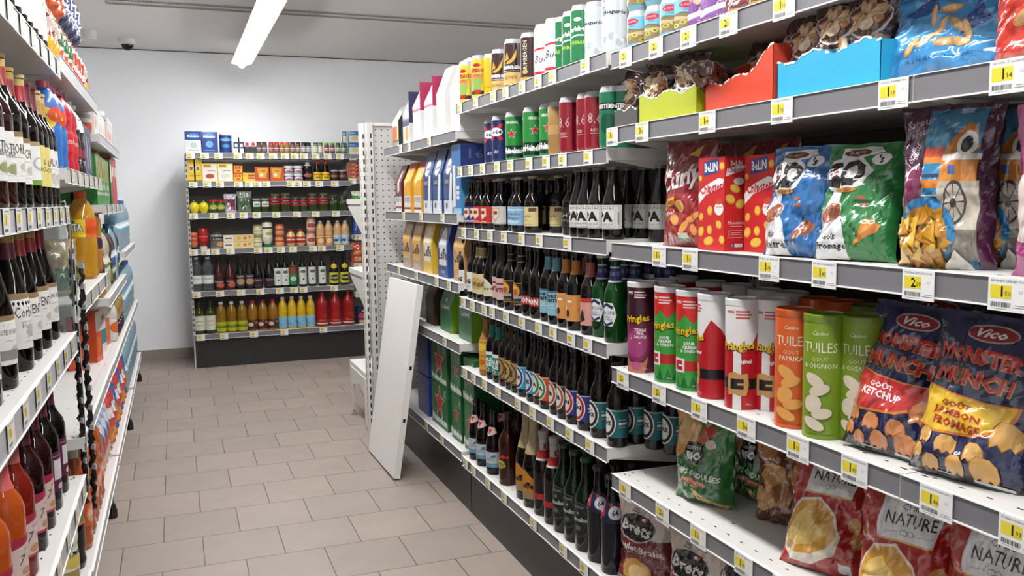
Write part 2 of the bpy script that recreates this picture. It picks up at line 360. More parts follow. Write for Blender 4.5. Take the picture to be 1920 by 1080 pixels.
def upright_mesh(h, w=.034, d=.06, col='cfcdc8', slots=True):
    g = G(); g.box((-w/2, 0, 0), (w/2, d, h), col)
    if slots:
        z = .05
        while z < h-.04:
            for s in (-1, 1): g.box((s*.0085-.003, -.0004, z), (s*.0085+.003, 0, z+.018), '1d1b1a', 'y')
            z += .033
    return g.mesh('upright', 'paint')
def slot_post(h, w=.034, d=.05, col='d6d4cf'):      # post with one row of tall slots on each visible face
    g = G(); g.box((-w/2, 0, 0), (w/2, d, h), col); z = .05
    while z < h-.05:
        g.box((.001, -.0005, z), (.009, 0, z+.026), '242220', 'y'); g.box((-w/2-.0005, .012, z), (-w/2, .02, z+.026), '242220', 'x'); z += .046
    return g.mesh('upright', 'paint')
def frame(name, loc, rz, L, h, depth, desc, peg='back_panel', kick=.2, kickin=.035, posts=(), side=None, kcol=DARK):
    p = []
    b = G(); b.box((-L/2, depth, 0), (L/2, depth+.012, h), 'ffffff'); p.append(('back_panel', b.mesh('back_panel', peg)))
    for x in posts:
        me = upright_mesh(h); k = me.copy(); k.transform(Matrix.Translation((x, depth-.025, 0))); p.append(('upright', k))
    if kick: k = G(); k.box((-L/2, kickin, 0), (L/2, kickin+.015, kick), kcol); p.append(('kick_panel', k.mesh('kick_panel', 'paint')))
    if side: p += side
    return make(name, p, loc, rz, desc, 'shelving', None)
frame('gondola_shelving', (XRT, 1.057, 0), RR, 2.0, 1.74, .50, 'shelving frame with dark kick panel under the snack shelves', 'pegboard_dark', .2, .03, (-1, 0, .985))
frame('gondola_shelving', (XRT, 2.743, 0), RR, 1.31, 1.74, .50, 'shelving frame with dark kick panel under the beer bottles', 'pegboard_dark', .21, .03, (-.64, .64))
frame('gondola_shelving', (XRT, 4.058, 0), RR, 1.30, 1.74, .50, 'shelving frame with dark kick panel beside the leaning board', 'back_panel', .22, .03, (-.635, .63))
sd = G(); sd.box((-1.31, .03, 0), (-1.302, .45, .25), WHITE); sd2 = G(); sd2.box((-1.312, .012, .22), (-1.296, .46, 1.70), 'b9b7b2')
z = .3
while z < 1.66: sd2.box((-1.3125, .03, z), (-1.312, .05, z+.022), '242220', 'x'); sd2.box((-1.308, .0115, z), (-1.300, .012, z+.022), '242220', 'y'); z += .042
frame('gondola_shelving', (1.387+.02, 7.328, 0), 0, 2.60, 1.69, .44, 'back-wall shelving frame with tall dark kick panel', 'back_panel', .235, .032, (0,), [('side_panel', sd.mesh('side_panel', 'paint')), ('side_post', sd2.mesh('side_post', 'paint'))])
frame('gondola_shelving', (XLT, 2.1, 0), LR, 1.34, 2.0, .46, 'shelving frame behind the wine bottles', 'back_panel', .17, .06, (-.65, .64), kcol='6a6765')
frame('gondola_shelving', (XLT, 4.83, 0), LR, 4.10, 1.66, .48, 'shelving frame behind the soft drinks and juices', 'back_panel', 0, .06, (-2, -.72, .7))
for y, dd in ((3.95, 'at the start of the juice bay'), (5.5, 'between juice bay and water bay'), (7.0, 'at the back-wall end of the drinks gondola')):
    g = G(); g.tube([(0, 0, .17), (0, 0, .03)], .009, 'c9c9c9'); f2 = G(); f2.lathe([(0, 0), (.02, 0), (.02, .03), (.012, .06), (0, .06)], '1a1818')
    make('shelf_support', [('rod', g.mesh('rod', 'metal')), ('rubber_foot', f2.mesh('rubber_foot', 'plastic'))], (XLT-.02, y, 0), 0, 'metal shelf foot with black rubber tip '+dd, 'shelf foot', None, 'feet under the drinks gondola')

# crosswise gondola that closes the aisle end: pegboard, slotted posts, white shelves on its far side
pb = G(); pb.box((-.42, 0, .1), (.55, .012, 1.735), 'ffffff'); tr = G(); tr.box((-.43, -.012, 1.728), (.55, .022, 1.745), 'e6e4e0')
pm1 = slot_post(1.745); pm1.transform(Matrix.Translation((-.438, -.02, 0)))
pm2 = slot_post(1.745, .022, .05, 'e2e0db'); pm2.transform(Matrix.Translation((-.468, .04, 0)))
make('pegboard_gondola', [('pegboard', pb.mesh('pegboard', 'pegboard_light')), ('top_trim', tr.mesh('top_trim', 'paint')), ('upright', pm1), ('upright', pm2)], (1.46, 4.83, 0), 0,
     'grey pegboard panel between slotted white posts at the aisle end', 'shelving', None)
for z, dp, dd in ((1.33, .42, 'upper'), (.915, .42, 'middle'), (.33, .5, 'lowest')):
    b = G(); b.box((-.46, .09, -.03), (.5, .09+dp, 0), 'e4e2de'); k = G(); k.prism([(.09, -.2), (.09, 0), (.09+dp-.02, -.03), (.09+dp-.02, -.05)], 'x', -.455, -.452, 'dad8d3')
    make('gondola_shelf', [('board', b.mesh('board', 'paint')), ('bracket', k.mesh('bracket', 'paint'))], (1.44, 4.83, z), 0, '%s white shelf sticking out behind the slotted post' % dd, 'shelf', None, 'shelves behind the pegboard')
g = G(); g.prism([(.09, .02), (.09, .3), (.55, .3), (.55, .24), (.52, .2), (.5, .03), (.48, .03), (.45, .2), (.3, .23), (.12, .2), (.12, .02)], 'x', 0, .012, 'dcdad5'); g.lathe([(0, 0), (.02, 0), (.018, .012), (.007, .016), (.007, .03), (0, .03)], '8c8a86', cx=.006, cy=.49)
make('base_leg', g.mesh('base_leg', 'paint'), (.975, 4.83, 0), 0, 'white base leg with small round foot behind the slotted post', 'shelf leg', None)

# white shelf board leaning on the carton bay
A_, B_, Cc, D_ = Vector((.925, 4.48, .006)), Vector((.935, 3.965, .006)), Vector((1.066, 3.93, .918)), Vector((1.062, 4.49, .915))
ex = (B_-A_).normalized(); up = ((D_-A_)-ex*(D_-A_).dot(ex)).normalized(); nn = ex.cross(up)
g = G(); W_, T_ = .53, .03; H1, H2 = (D_-A_).length, (Cc-B_).length
fr = [(0, 0), (W_, 0), (W_+.0, H2), (0.0, H1)]
g.prism([(x, v) for x, v in fr], 'y', -T_, 0, 'f0efec')
for zz in (.27, .52): g.box((W_, -.02, zz), (W_+.0006, -.008, zz+.018), '1d1b1a', 'X')
o = bpy.data.objects.new('leaning_board', g.mesh('leaning_board', 'paint')); C.objects.link(o)
mm = Matrix((ex, -nn, up)).transposed().to_4x4(); mm.translation = A_; o.matrix_world = mm
tag(o, 'loose white metal shelf board leaning on the beer carton shelves', 'shelf board', None)

# ---------------------------------------------------------------- kinds of products
def sc_prof(p, R, H): return [(r*R, z*H) for r, z in p]
PROF = dict(
 long=[(0,0),(.88,0),(1,.025),(1,.53),(.98,.57),(.88,.62),(.68,.68),(.52,.735),(.45,.79),(.41,.93),(.46,.935),(.46,.965),(0,.965)],
 stubby=[(0,0),(.9,0),(1,.03),(1,.50),(.97,.55),(.84,.61),(.62,.67),(.5,.70),(.46,.74),(.5,.79),(.5,.84),(.42,.93),(.47,.935),(.47,.965),(0,.965)],
 cone=[(0,0),(.92,0),(1,.025),(1,.46),(.97,.50),(.84,.58),(.66,.67),(.5,.78),(.42,.90),(.41,.93),(.46,.935),(.46,.965),(0,.965)],
 wine=[(0,0),(.93,0),(1,.015),(1,.58),(.98,.62),(.86,.675),(.62,.725),(.44,.775),(.38,.83),(.37,.965),(.41,.97),(.41,1),(0,1)],
 slope=[(0,0),(.93,0),(1,.015),(1,.42),(.97,.49),(.85,.57),(.66,.67),(.48,.77),(.38,.86),(.37,.965),(.41,.97),(.41,1),(0,1)],
 champ=[(0,0),(.92,0),(1,.02),(1,.42),(.95,.50),(.78,.62),(.55,.74),(.42,.82),(.38,.93),(.45,.94),(.45,.97),(.3,1),(0,1)],
 pet=[(0,0),(.8,0),(.97,.03),(1,.08),(.93,.16),(1,.22),(1,.45),(.9,.52),(1,.60),(.97,.70),(.78,.81),(.5,.89),(.36,.92),(.36,.96),(0,.96)],
 oil=[(0,0),(.9,0),(1,.03),(1,.38),(.93,.42),(.99,.46),(.99,.58),(.93,.62),(.95,.68),(.8,.78),(.5,.87),(.36,.91),(.36,.95),(0,.95)],
 vinegar=[(0,0),(.9,0),(1,.03),(1,.36),(.9,.5),(.68,.65),(.42,.78),(.36,.86),(.36,.95),(0,.95)],
 square=[(0,0),(.95,0),(1,.02),(1,.62),(.95,.67),(.7,.72),(.4,.76),(.34,.8),(.34,.96),(0,.96)],
 jar=[(0,0),(.9,0),(1,.05),(1,.76),(.9,.84),(.82,.87),(.82,.92),(0,.92)],
 squeeze=[(0,0),(.6,0),(.62,.14),(.75,.2),(1,.3),(.92,.45),(.95,.6),(1,.85),(.85,.97),(.4,1),(0,1)],
 bulb=[(0,0),(.5,.01),(.85,.14),(1,.36),(.95,.55),(.7,.74),(.42,.84),(.4,.9),(0,.9)],
 bigjug=[(0,0),(.85,0),(1,.03),(1,.35),(.92,.4),(1,.45),(.92,.5),(1,.55),(.9,.62),(.95,.68),(.7,.8),(.38,.88),(.33,.92),(.33,.96),(0,.96)])
CAPZ = dict(long=.93, stubby=.93, cone=.93, wine=None, slope=None, champ=None, pet=.92, oil=.92, vinegar=.86, square=.83, jar=.86, squeeze=None, bulb=.88, bigjug=.92)
_cache = {}
def bottle(key, pf, R, H, col, cap=None, labels=(), foil=None, mt='glass', seg=24, capm='plastic', fill=None, turn=0):
    """labels: (part name, z0, z1 as fractions, width in degrees, shapes)"""
    if key in _cache: return _cache[key]
    P = sc_prof(PROF[pf], R, H); rf = prof_r(P); parts = []
    g = G()
    if fill: g.lathe(P, (lambda i: fill[1] if P[min(i+1, len(P)-1)][1] > fill[0]*H else col), seg)
    else: g.lathe(P, col, seg)
    parts.append(('bottle_body', g.mesh('bottle_body', mt)))
    if cap:
        zc = CAPZ[pf]*H if CAPZ[pf] else H*.94; c = G(); r = rf(zc+.001)*1.12+.0005
        if pf in ('long', 'stubby', 'cone'): r = max(.0135, r); c.lathe([(r, H*.955-.001), (r*1.06, H*.958), (r, H-.001), (r*.85, H), (0, H)], cap, 20)
        elif pf == 'squeeze': c.lathe([(0, -.0), (R*.66, 0), (R*.68, .13*H), (0, .13*H)], cap, 20)
        else: c.lathe([(r, zc), (r, H-.001), (r*.9, H), (0, H)], cap, 20)
        parts.append(('cap', c.mesh('cap', capm)))
    if foil:
        f = G(); z0 = foil[0]*H; ps = [(rf(z0+(H-z0)*t)+.0006, z0+(H-z0)*t) for t in (0, .2, .4, .6, .8, .93)]; f.lathe(ps+[(ps[-1][0], H+.0008), (0, H+.0008)], (lambda i: foil[2] if len(foil) > 2 and i in foil[3] else foil[1]), 20)
        parts.append(('foil', f.mesh('foil', 'plastic')))
    for pn, z0, z1, wd, sh in labels:
        g = G(); w_ = math.radians(wd)*rf(z0*H+.001); h_ = (z1-z0)*H; fm0 = wrap(rf, w_, z0*H, math.radians(turn)); fm = lambda x, v, o: fm0(x, v, o+.0002)
        art(g, sh, w_, h_, fm, gx=2*PI*rf(z0*H+.001)/seg, gy=(0 if min(rf(z1*H-.0005), rf((z0+z1)/2*H), rf(z0*H+.0005)) > R*.992 else h_/8)); parts.append((pn, g.mesh(pn, 'paper' if mt != 'clear' else 'plastic')))
    _cache[key] = parts; return parts
def tubecan(key, R, H, col, shapes, lid='c9c9cb', kind='can', turn=0, seg=32):
    if key in _cache: return _cache[key]
    if kind == 'can': P = [(0, .002), (R*.82, 0), (R*.86, .003), (R, .012), (R, H-.016), (R*.86, H-.004), (R*.84, H), (R*.80, H), (R*.79, H-.005), (0, H-.005)]
    else: P = [(0, 0), (R, 0), (R, H-.012), (0, H-.012)]
    g = G(); g.lathe(P, (lambda i: ('b9bcc0' if i < 2 or i >= 4 else col)) if kind == 'can' else col, seg); nm = 'can_body' if kind == 'can' else 'tube_body'
    z0 = .012 if kind == 'can' else 0; hh = (H-.028) if kind == 'can' else H-.012
    w_ = 2*PI*R; art(g, shapes, w_, hh, wrap(lambda z: R, w_, z0, math.radians(turn)), gx=w_/seg)
    parts = [(nm, g.mesh(nm, 'can' if kind == 'can' else 'gloss'))]
    l = G()
    if kind == 'can': l.lathe([(R*.79, H-.0045), (0, H-.004)], lid, 20); l.box((-.008, -.004, H-.004), (.008, .012, H-.002), 'a0a2a5'); parts.append(('lid', l.mesh('lid', 'metal')))
    else: l.lathe([(R+.0012, H-.014), (R+.0016, H-.002), (R-.001, H), (R-.003, H), (R-.004, H-.003), (0, H-.003)], lid, 32); parts.append(('lid', l.mesh('lid', 'plastic')))
    _cache[key] = parts; return parts
def carton(key, W, D, H, col, front=(), left=(), right=(), top=None, taper=0, mt='card', handle=False):
    """box with the front at y=0, W wide, D deep; taper pulls front and back together at the top (carry packs)"""
    if key in _cache: return _cache[key]
    g = G(); c = col if isinstance(col, dict) else {k: col for k in 'xXyYzZ'}
    if taper:
        zt = H*.62; y = D*taper
        g.box((-W/2, 0, 0), (W/2, D, zt), c, 'xXyYz')
        g.poly([(-W/2, 0, zt), (W/2, 0, zt), (W/2, y, H), (-W/2, y, H)], c['y']); g.poly([(W/2, D, zt), (-W/2, D, zt), (-W/2, D-y, H), (W/2, D-y, H)], c['Y'])
        g.poly([(-W/2, y, H), (W/2, y, H), (W/2, D-y, H), (-W/2, D-y, H)], c['Z'])
        g.poly([(W/2, 0, zt), (W/2, D, zt), (W/2, D-y, H), (W/2, y, H)], c['X']); g.poly([(-W/2, D, zt), (-W/2, 0, zt), (-W/2, y, H), (-W/2, D-y, H)], c['x'])
        def fm(x, v, o): z = v; yy = 0 if z < zt else y*(z-zt)/(H-zt); return (x-W/2, yy-o, z)
        art(g, front, W, H, fm, gy=zt)
    else:
        g.box((-W/2, 0, 0), (W/2, D, H), c); art(g, front, W, H, flat(W, 0, 0))
    art(g, left, D, H, side_l(D, -W/2, 0) if 0 else (lambda u, v, o: (-W/2-o, D-u, v))); art(g, right, D, H, lambda u, v, o: (W/2+o, u, v))
    if top: g.box((-W/2+.002, .002, H), (W/2-.002, D-.002, H+.001), top)
    _cache[key] = g.mesh('carton', mt); return _cache[key]
def bag(key, W, H, T, col, shapes=(), back=None, seed=1, stand=True, crink=1.0, nu=26, nv=34, sealc=None, mt='film', shapes_b=()):
    if key in _cache: return _cache[key]
    def S(x, z, o, side):
        u = min(max(x/W, 0), 1); v = min(max(z/H, 0), 1); s = 2*u-1
        gt = min(1, max(0, (.965-v)/.30))**.62; gb = min(1, (v+.015)/.14)**.55 if stand else min(1, max(0, (v-.03)/.28))**.62
        gg = gt*gb; t = T/2*max(0, 1-abs(s)**2.6)**.62*gg
        n1 = noise.noise(Vector((u*4.2+seed*3.1, v*5+side, seed))); n2 = abs(noise.noise(Vector((u*11+seed, v*4.5, seed*2.7+side))))
        n3 = abs(noise.noise(Vector((u*17, v*13+seed*1.7, side*3.))))
        e = (1-gg*.55)
        n4 = abs(noise.noise(Vector((u*2.3+v*3.1, v*2.2-u*2.9, seed*.7+side))))
        t += crink*(n1*.012*gg + (n2-.25)*.011*e*min(1, gg*3) + (n3-.2)*.0035*min(1, gg*4) - max(0, .13-n4)*.032*min(1, gg*2))
        hw = W/2*(1-.10*gg) + crink*.004*noise.noise(Vector((v*9, s*2, seed)))
        y = -side*max(t, .0008*0+.0006) + (.004*math.sin(u*21+seed) if v > .955 else 0)
        if stand: y -= 0
        return Vector((s*hw, y-side*o, z))
    g = G(); grid = None
    for side in (1, -1):
        vs, ns, fs = [], [], []
        for j in range(nv+1):
            for i in range(nu+1):
                x, z = W*i/nu, H*j/nv; p = S(x, z, 0, side); vs.append(p)
                n = (S(x+.003, z, 0, side)-S(x-.003, z, 0, side)).cross(S(x, z+.003, 0, side)-S(x, z-.003, 0, side)); n = n*side
                if n.length < 1e-12: n = Vector((0, -side, 0))
                n.normalize(); ns.append(tuple(n))
        if side == 1: grid = (vs, ns)
        for j in range(nv):
            for i in range(nu):
                a = j*(nu+1)+i
                for q in ((a, a+1, a+nu+2), (a, a+nu+2, a+nu+1)): fs.append(q if side > 0 else q[::-1])
        g.add(vs, fs, col if side > 0 or not back else back, ns)
    def on(x, z, o, cb):     # point and normal on the front face, inside the triangle that holds cb
        u, v = x/W*nu, z/H*nv; cu, cv = cb[0]/W*nu, cb[1]/H*nv; i = min(max(int(cu), 0), nu-1); j = min(max(int(cv), 0), nv-1); a = j*(nu+1)+i
        fu, fv = u-i, v-j
        if cu-i > cv-j: ids, ws = (a, a+1, a+nu+2), (1-fu, fu-fv, fv)
        else: ids, ws = (a, a+nu+2, a+nu+1), (1-fv, fu, fv-fu)
        p = Vector((0, 0, 0)); n = Vector((0, 0, 0))
        for k_, w_ in zip(ids, ws): p += grid[0][k_]*w_; n += Vector(grid[1][k_])*w_
        p.y -= o*1.2+.0002; n.normalize(); return p, tuple(n)
    art(g, shapes, W, H, None, gx=W/nu, gy=H/nv, nrm=on)
    if sealc: art(g, [('r', 0, .955, 1, 1, sealc)], W, H, None, gx=W/nu, gy=H/nv, nrm=on)
    _cache[key] = g.mesh('bag', mt); return _cache[key]

# placing things on the shelves
def put_r(name, parts, px, z, v, desc, cat, where, group=None, zm=None, turn=12, y=None, **k):
    Y = along_y(px, XRT+v, (z + (zm or .08))) if y is None else y
    return make(name, parts, (XRT+v, Y, z+.0005), RR+math.radians(turn), desc, cat, where, group, **k)
def put_l(name, parts, Y, z, v, desc, cat, where, group=None, turn=12, px=None, **k):
    if px is not None: Y = along_y(px, XLT-v, z+.08)
    return make(name, parts, (XLT-v, Y, z+.0005), LR-math.radians(turn), desc, cat, where, group, **k)

# price tags
def tagmesh(name, big, small, full):
    k = ('tag', big, small, full)
    if k in _cache: return _cache[k]
    g = G(); g.box((-.031, -.0012, -.046), (.031, 0, .001), 'f4f4f2')
    sh = [('r', .06, .38, .60, .78, 'efdc3c')]
    if full:
        sh += [('t', name or 'SNACK', .5, .90, .07, '4a4a4a', {'w': .86}), ('t', big, .36, .585, .32, '1e1c1a', {'b': .02}), ('t', small, .515, .53, .15, '1e1c1a'), ('t', 'C1', .82, .6, .09, '6a6a6a')]
        x = .08; rr = random.Random(hash((big, small)) % 99)
        while x < .58: w_ = rr.choice((.008, .014, .02)); sh.append(('r', x, .12, x+w_, .27, '33322f')); x += w_+rr.choice((.01, .016))
        sh += [('r', .68, .2, .93, .215, '77777a'), ('r', .64, .13, .95, .15, '8b8b8d'), ('r', .1, .06, .5, .075, '9a9a9a')]
    else: sh += [('t', big, .34, .58, .30, '2a2826', {'b': .02}), ('r', .08, .12, .55, .24, '6d6d6d'), ('r', .1, .87, .85, .91, '8a8a8a')]
    art(g, sh, .062, .047, lambda x, v, o: (x-.031, -.0012-o, v-.046))
    _cache[k] = g.mesh('price_tag', 'tagm'); return _cache[k]
def ptag(px, rz, front, z, big, small='50', name='', full=False, where='', shape='r', yy=None):
    me = tagmesh(name, big, small, full)
    if shape == 'r': loc = (XRT-.0098, along_y(px, XRT-.01, z-.02), z)
    elif shape == 'k': loc = (along_x(px, front-.0098, z-.02), front-.0098, z)
    else: loc = (XLT+.0098, yy, z)
    make('price_tag', me, loc, rz, scale=.9 if shape == 'r' and not full else 1, desc=('price tag reading %s.%s' % (big, small)) if full else 'small white and yellow price tag', cat='price tag', where=where, group='price tags in the shelf rails')
wA = ['top snack rail', 'second snack rail', 'third snack rail', 'fourth snack rail', 'fifth snack rail']
for i, row in enumerate([[(1173,'2','50','OLIVE'),(1230,'2','27','OLIVES'),(1291,'2','12','OLIVES VERTES'),(1366,'2','50','APERITIF'),(1470,'1','55','APERITIF 240G')],
    [(1148,'3','26',''),(1204,'3','05',''),(1326,'1','88','CACAHUETE GRILLE'),(1466,'1','91','COCKTAIL MIX 180G CO'),(1675,'1','19','CROUSTIL ET EMMENT 80G'),(1893,'1','14','CROUSTIL CT CACAHUETE')],
    [(1236,'1','96','CURLY CACAHUETE'),(1294,'1','02','CHIPSTER'),(1442,'1','78','3D S 85G'),(1545,'1','82','3D FROMAGE 85G'),(1722,'2','09','TORTILLA CHIPS 200G CO SA'),(1890,'1','50','BEIGNET CREVET 70G')],
    [(1168,'2','25','TUILES'),(1236,'2','25','TUILES'),(1311,'1','70','TUILES ORIGINAL 175G'),(1399,'1','84','TUILES PAPRIKA'),(1496,'1','93','TUILES OIGNON 170G'),(1602,'1','43','MONSTER MUNCH KETCHUP 85G'),(1755,'1','86','MONSTER MUNCH JAMBON FROM'),(1910,'1','93','MONSTER MUNCH')],
    [(1172,'1','87',''),(1242,'2','46',''),(1309,'1','35',''),(1394,'1','78',''),(1468,'1','15','')]]):
    for px, b_, s_, nm in row: ptag(px, RR, 0, ZA[i], b_, s_, nm, True, wA[i])
for i, row in enumerate([[862,892,925,948,979,1009,1036,1097],[863,883,905,932,957,992,1024,1055,1103],[870,894,919,945,978,1011,1064],[869,886,908,923,949,979,1010,1037,1071,1102],[872,888,909,934,971,999,1032,1068,1106],[873,888,915,945,1000,1056,1095]]):
    for j, px in enumerate(row): ptag(px, RR, 0, ZB[i], '%d' % (2 if (i+j) % 3 else 1), where=('top', 'second', 'third', 'fourth', 'fifth', 'bottom')[i]+' beer rail')
for i, row in enumerate([[751,767,805],[757,790,830],[748,781,819,842],[834],[800,829]]):
    for px in row: ptag(px, RR, 0, ZC[i], '8', where=('top', 'second', 'third', 'fourth', 'bottom')[i]+' carton rail')
for i, row in enumerate([[118,232,345,500,596,685,787,882,962,1036,1132,1228,1328],[140,252,355,507,592,662,732,930,990,1060,1160,1287],[143,308,445,548,655,812,980,1132,1296],[143,240,320,442,665,750,850,948,1110,1182,1330],[168,357,528,683,842,957,1033,1280],[202,390,632,878,1194]]):
    for j, X in enumerate(row): ptag(330+X/4.319, 0, 7.328, ZK[i], '%d' % (1+(i*j) % 3), where=('top', 'second', 'third', 'fourth', 'fifth', 'bottom')[i]+' wall rail', shape='k')
for i, (X, z) in enumerate([(1432, ZKR[0]), (1428, ZKR[1]), (1458, ZKR[2]), (1478, ZKR[3]), (1475, ZKR[4]), (1485, ZKR[5]), (1560, .273)]):
    ptag(330+X/4.319, 0, 7.335, z, '2', where='wall bay behind the slotted post', shape='k')
for z, y0, y1, n, wn in ((ZLA[1], 1.75, 2.7, 8, 'second wine rail'), (ZLA[2], 1.65, 2.62, 7, 'third wine rail'), (ZLA[3], 2.1, 2.66, 4, 'fourth wine rail'), (ZLA[0], 1.95, 2.7, 6, 'top wine rail'), (ZLB[1], 2.9, 3.9, 6, 'second drinks rail'), (ZLB[2], 3.3, 3.95, 3, 'third drinks rail'), (ZLC[1], 4.3, 5.3, 4, 'second juice drinks rail')):
    for i in range(n): ptag(0, LR, 0, z, '3', where=wn, shape='l', yy=y0+(y1-y0)*i/(n-1))

# ================================================================ snack bay
def blobs(cx, cy, rx, ry, n, cols, seed, s=.07, rot=True, nn=9):
    r = random.Random(seed); out = []
    for i in range(n):
        a = r.random()*2*PI; q = math.sqrt(r.random()); k = s*(.75+.5*r.random())
        out.append(('e', cx+rx*q*math.cos(a), cy+ry*q*math.sin(a), k, k*.62, r.choice(cols), {'rot': r.random()*180 if rot else 0, 'n': nn}))
    return out
NUTS = ['e4b888', 'ecc9a2', 'd69c6c', 'c48254', 'f2dab8', 'b87048']
# --- top shelf: olive tins two high, purple nut bags
olive = [('r', 0, 0, 1, 1, '7fc3de'), ('r', 0, 0, 1, .50, '8d7a58'), ('p', [(0, .5), (.15, .56), (.3, .5), (.45, .58), (.6, .52), (.8, .57), (1, .5)], '6b7a55'), ('p', [(0, .36), (.3, .46), (.5, .40), (.75, .47), (1, .38), (1, .3), (0, .3)], 'c9b48c')] + \
    [('e', .05+.1*i, .12+.09*(i % 3), .05, .085, c, {'n': 12}) for i, c in enumerate(['b9b354', 'cdc667', 'a9a346', 'd2cb74', 'bdb75a', 'c9c263', 'a9a346', 'cdc667', 'b9b354', 'd2cb74'])] + \
    [('e', .05+.1*i, .12+.09*(i % 3), .018, .03, '5d5a22', {'n': 8}) for i in range(10)] + [('e', x, .82, .1, .12, 'd2304a') for x in (.16, .5, .84)] + [('t', 'la OOTA', x, .82, .08, 'ffffff') for x in (.16, .5, .84)] + [('t', 'Olives', x, .66, .08, '2b5f8c', {'sh': .2}) for x in (.16, .5, .84)]
ot = tubecan('olive', .031, .092, '7fc3de', olive, 'd8d8da', 'can', turn=10)
for i, px in enumerate((1199, 1232, 1262, 1289)):
    p = put_r('olive_tin', ot, px, ZA[0], .034+.012*(i % 2), 'round tin of green olives', 'tin', 'lower layer of top snack shelf', 'olive tins', zm=.045, turn=10+12*i)
    make('olive_tin', ot, p.location+Vector((0, 0, .0925)), RR+.3*i, 'stacked round tin of green olives', 'tin', 'upper layer of top snack shelf', 'olive tins')
pk1 = [('r', 0, 0, 1, 1, '8b5aa0'), ('r', 0, .36, 1, .6, '9d6db0')] + blobs(.5, .62, .40, .3, 26, ['e6a07c', 'd98a63', 'edb595', 'c97650'], 5, .13) + [('p', [(.1, .12), (.9, .2), (.9, .26), (.1, .2)], 'f4f0f2'), ('t', '240g', .68, .09, .07, 'f4f0f2')]
pk2 = [('r', 0, 0, 1, 1, '7a3038'), ('e', .3, .42, .25, .22, 'c8502e'), ('e', .3, .42, .2, .18, 'a8341f'), ('p', [(.5, .3), (.75, .5), (.62, .62)], 'e8b93c'), ('p', [(.6, .2), (.95, .32), (.8, .5)], 'edc95a'), ('r', 0, .05, 1, .1, 'caa640')]
b1 = bag('pk1', .12, .18, .045, '8b5aa0', pk1, seed=3, crink=.5); b2 = bag('pk2', .11, .18, .05, '7a3038', pk2, seed=4, crink=.6)
for i, (px, me, ds) in enumerate(((1316, b1, 'purple bag of roasted nuts'), (1350, b1, 'purple bag of roasted nuts'), (1396, b2, 'dark red snack bag with dip bowl'), (1438, b2, 'dark red snack bag with dip bowl'), (1500, b1, 'purple bag of roasted nuts'))):
    put_r('snack_bag', me, px, ZA[0], .055, ds, 'snack bag', 'top snack shelf', 'nut bags on the top snack shelf', turn=14, lean=.05)
# --- second shelf: open display trays with nut bags
def tray(y0, y1, v, D, z, col, hf, hb, seed, desc, torn='e8e4dc'):
    W = abs(y1-y0); r = random.Random(seed); g = G(); n = 26
    top = [(-W/2+W*i/n, hf*(1+.10*math.sin(i*.5+seed)+.07*(r.random()-.5))) for i in range(n+1)]
    if seed == 2: top = [(x, h+ (.05*max(0, (x/W)-.12)**1.0)*2 - .012*math.exp(-((x/W)+.15)**2*20)) for x, h in top]
    g.prism([(-W/2, 0)]+[(W/2, 0)]+top[::-1], 'y', 0, .0022, col)
    for (xa, ha), (xb, hb_) in zip(top, top[1:]):
        if r.random() < .8: e = .0015+.003*r.random(); g.poly([(xa, -.0006, ha-e), (xb, -.0006, hb_-e*.7), (xb, -.0003, hb_+.0008), (xa, -.0003, ha+.0008)], torn)
    for s in (-1, 1):
        x = s*(W/2-.0012); g.prism([(0, 0), (D, 0), (D, hb), (D*.55, hb*.95), (.03, top[0][1] if s < 0 else top[-1][1]), (0, (top[0][1] if s < 0 else top[-1][1])-.002)], 'x', x-.001, x+.001, col)
    g.box((-W/2, D-.002, 0), (W/2, D, hb), col); g.box((-W/2, 0, 0), (W/2, D, .002), col)
    return make('display_tray', g.mesh('display_tray', 'card'), (XRT+v, (y0+y1)/2, z+.001), RR, desc, 'display tray', 'second snack shelf', 'cardboard display trays')
zt = ZA[1]; ya = lambda px, v=.006, z=zt+.03: along_y(px, XRT+v, z)
tray(ya(1150), ya(1194), .008, .25, zt, '4a4a4a', .045, .05, 5, 'small dark grey cardboard tray')
g = G(); tl = tray(ya(1198), ya(1307), .006, .26, zt, 'b9c222', .062, .13, 1, 'lime green cardboard display tray')
tray(ya(1322), ya(1450), .006, .26, zt, 'e0492f', .068, .13, 2, 'torn red cardboard display tray')
tray(ya(1457), ya(1652), .006, .27, zt, '2fb0dd', .072, .13, 3, 'sky blue cardboard display tray')
def nutbag(key, band, word, seed):
    sh = [('r', 0, 0, 1, 1, '4a2f2c'), ('e', .52, .62, .40, .25, 'efe6dc'), ('e', .52, .63, .375, .232, '6b3f2b')] + blobs(.52, .63, .31, .18, 30, NUTS, seed, .085) + [('r', 0, 0, 1, .32, band), ('t', 'Casino', .34, .27, .055, 'ffffff', {'sh': .25, 'w': .5, 'b': .02}), ('t', word, .42, .16, .055, '2a2220', {'w': .62})] + blobs(.8, .36, .12, .05, 6, NUTS, seed+1, .08)
    return bag(key, .115, .138, .045, '452b29', sh, seed=seed, crink=1.1, nu=20, nv=26)
nb1 = nutbag('nb1', 'c9652f', 'CACAHUETES', 11); nb2 = nutbag('nb2', '7db4cc', 'COCKTAIL', 14); nb3 = nutbag('nb3', 'b9b92e', 'PISTACHES', 17)
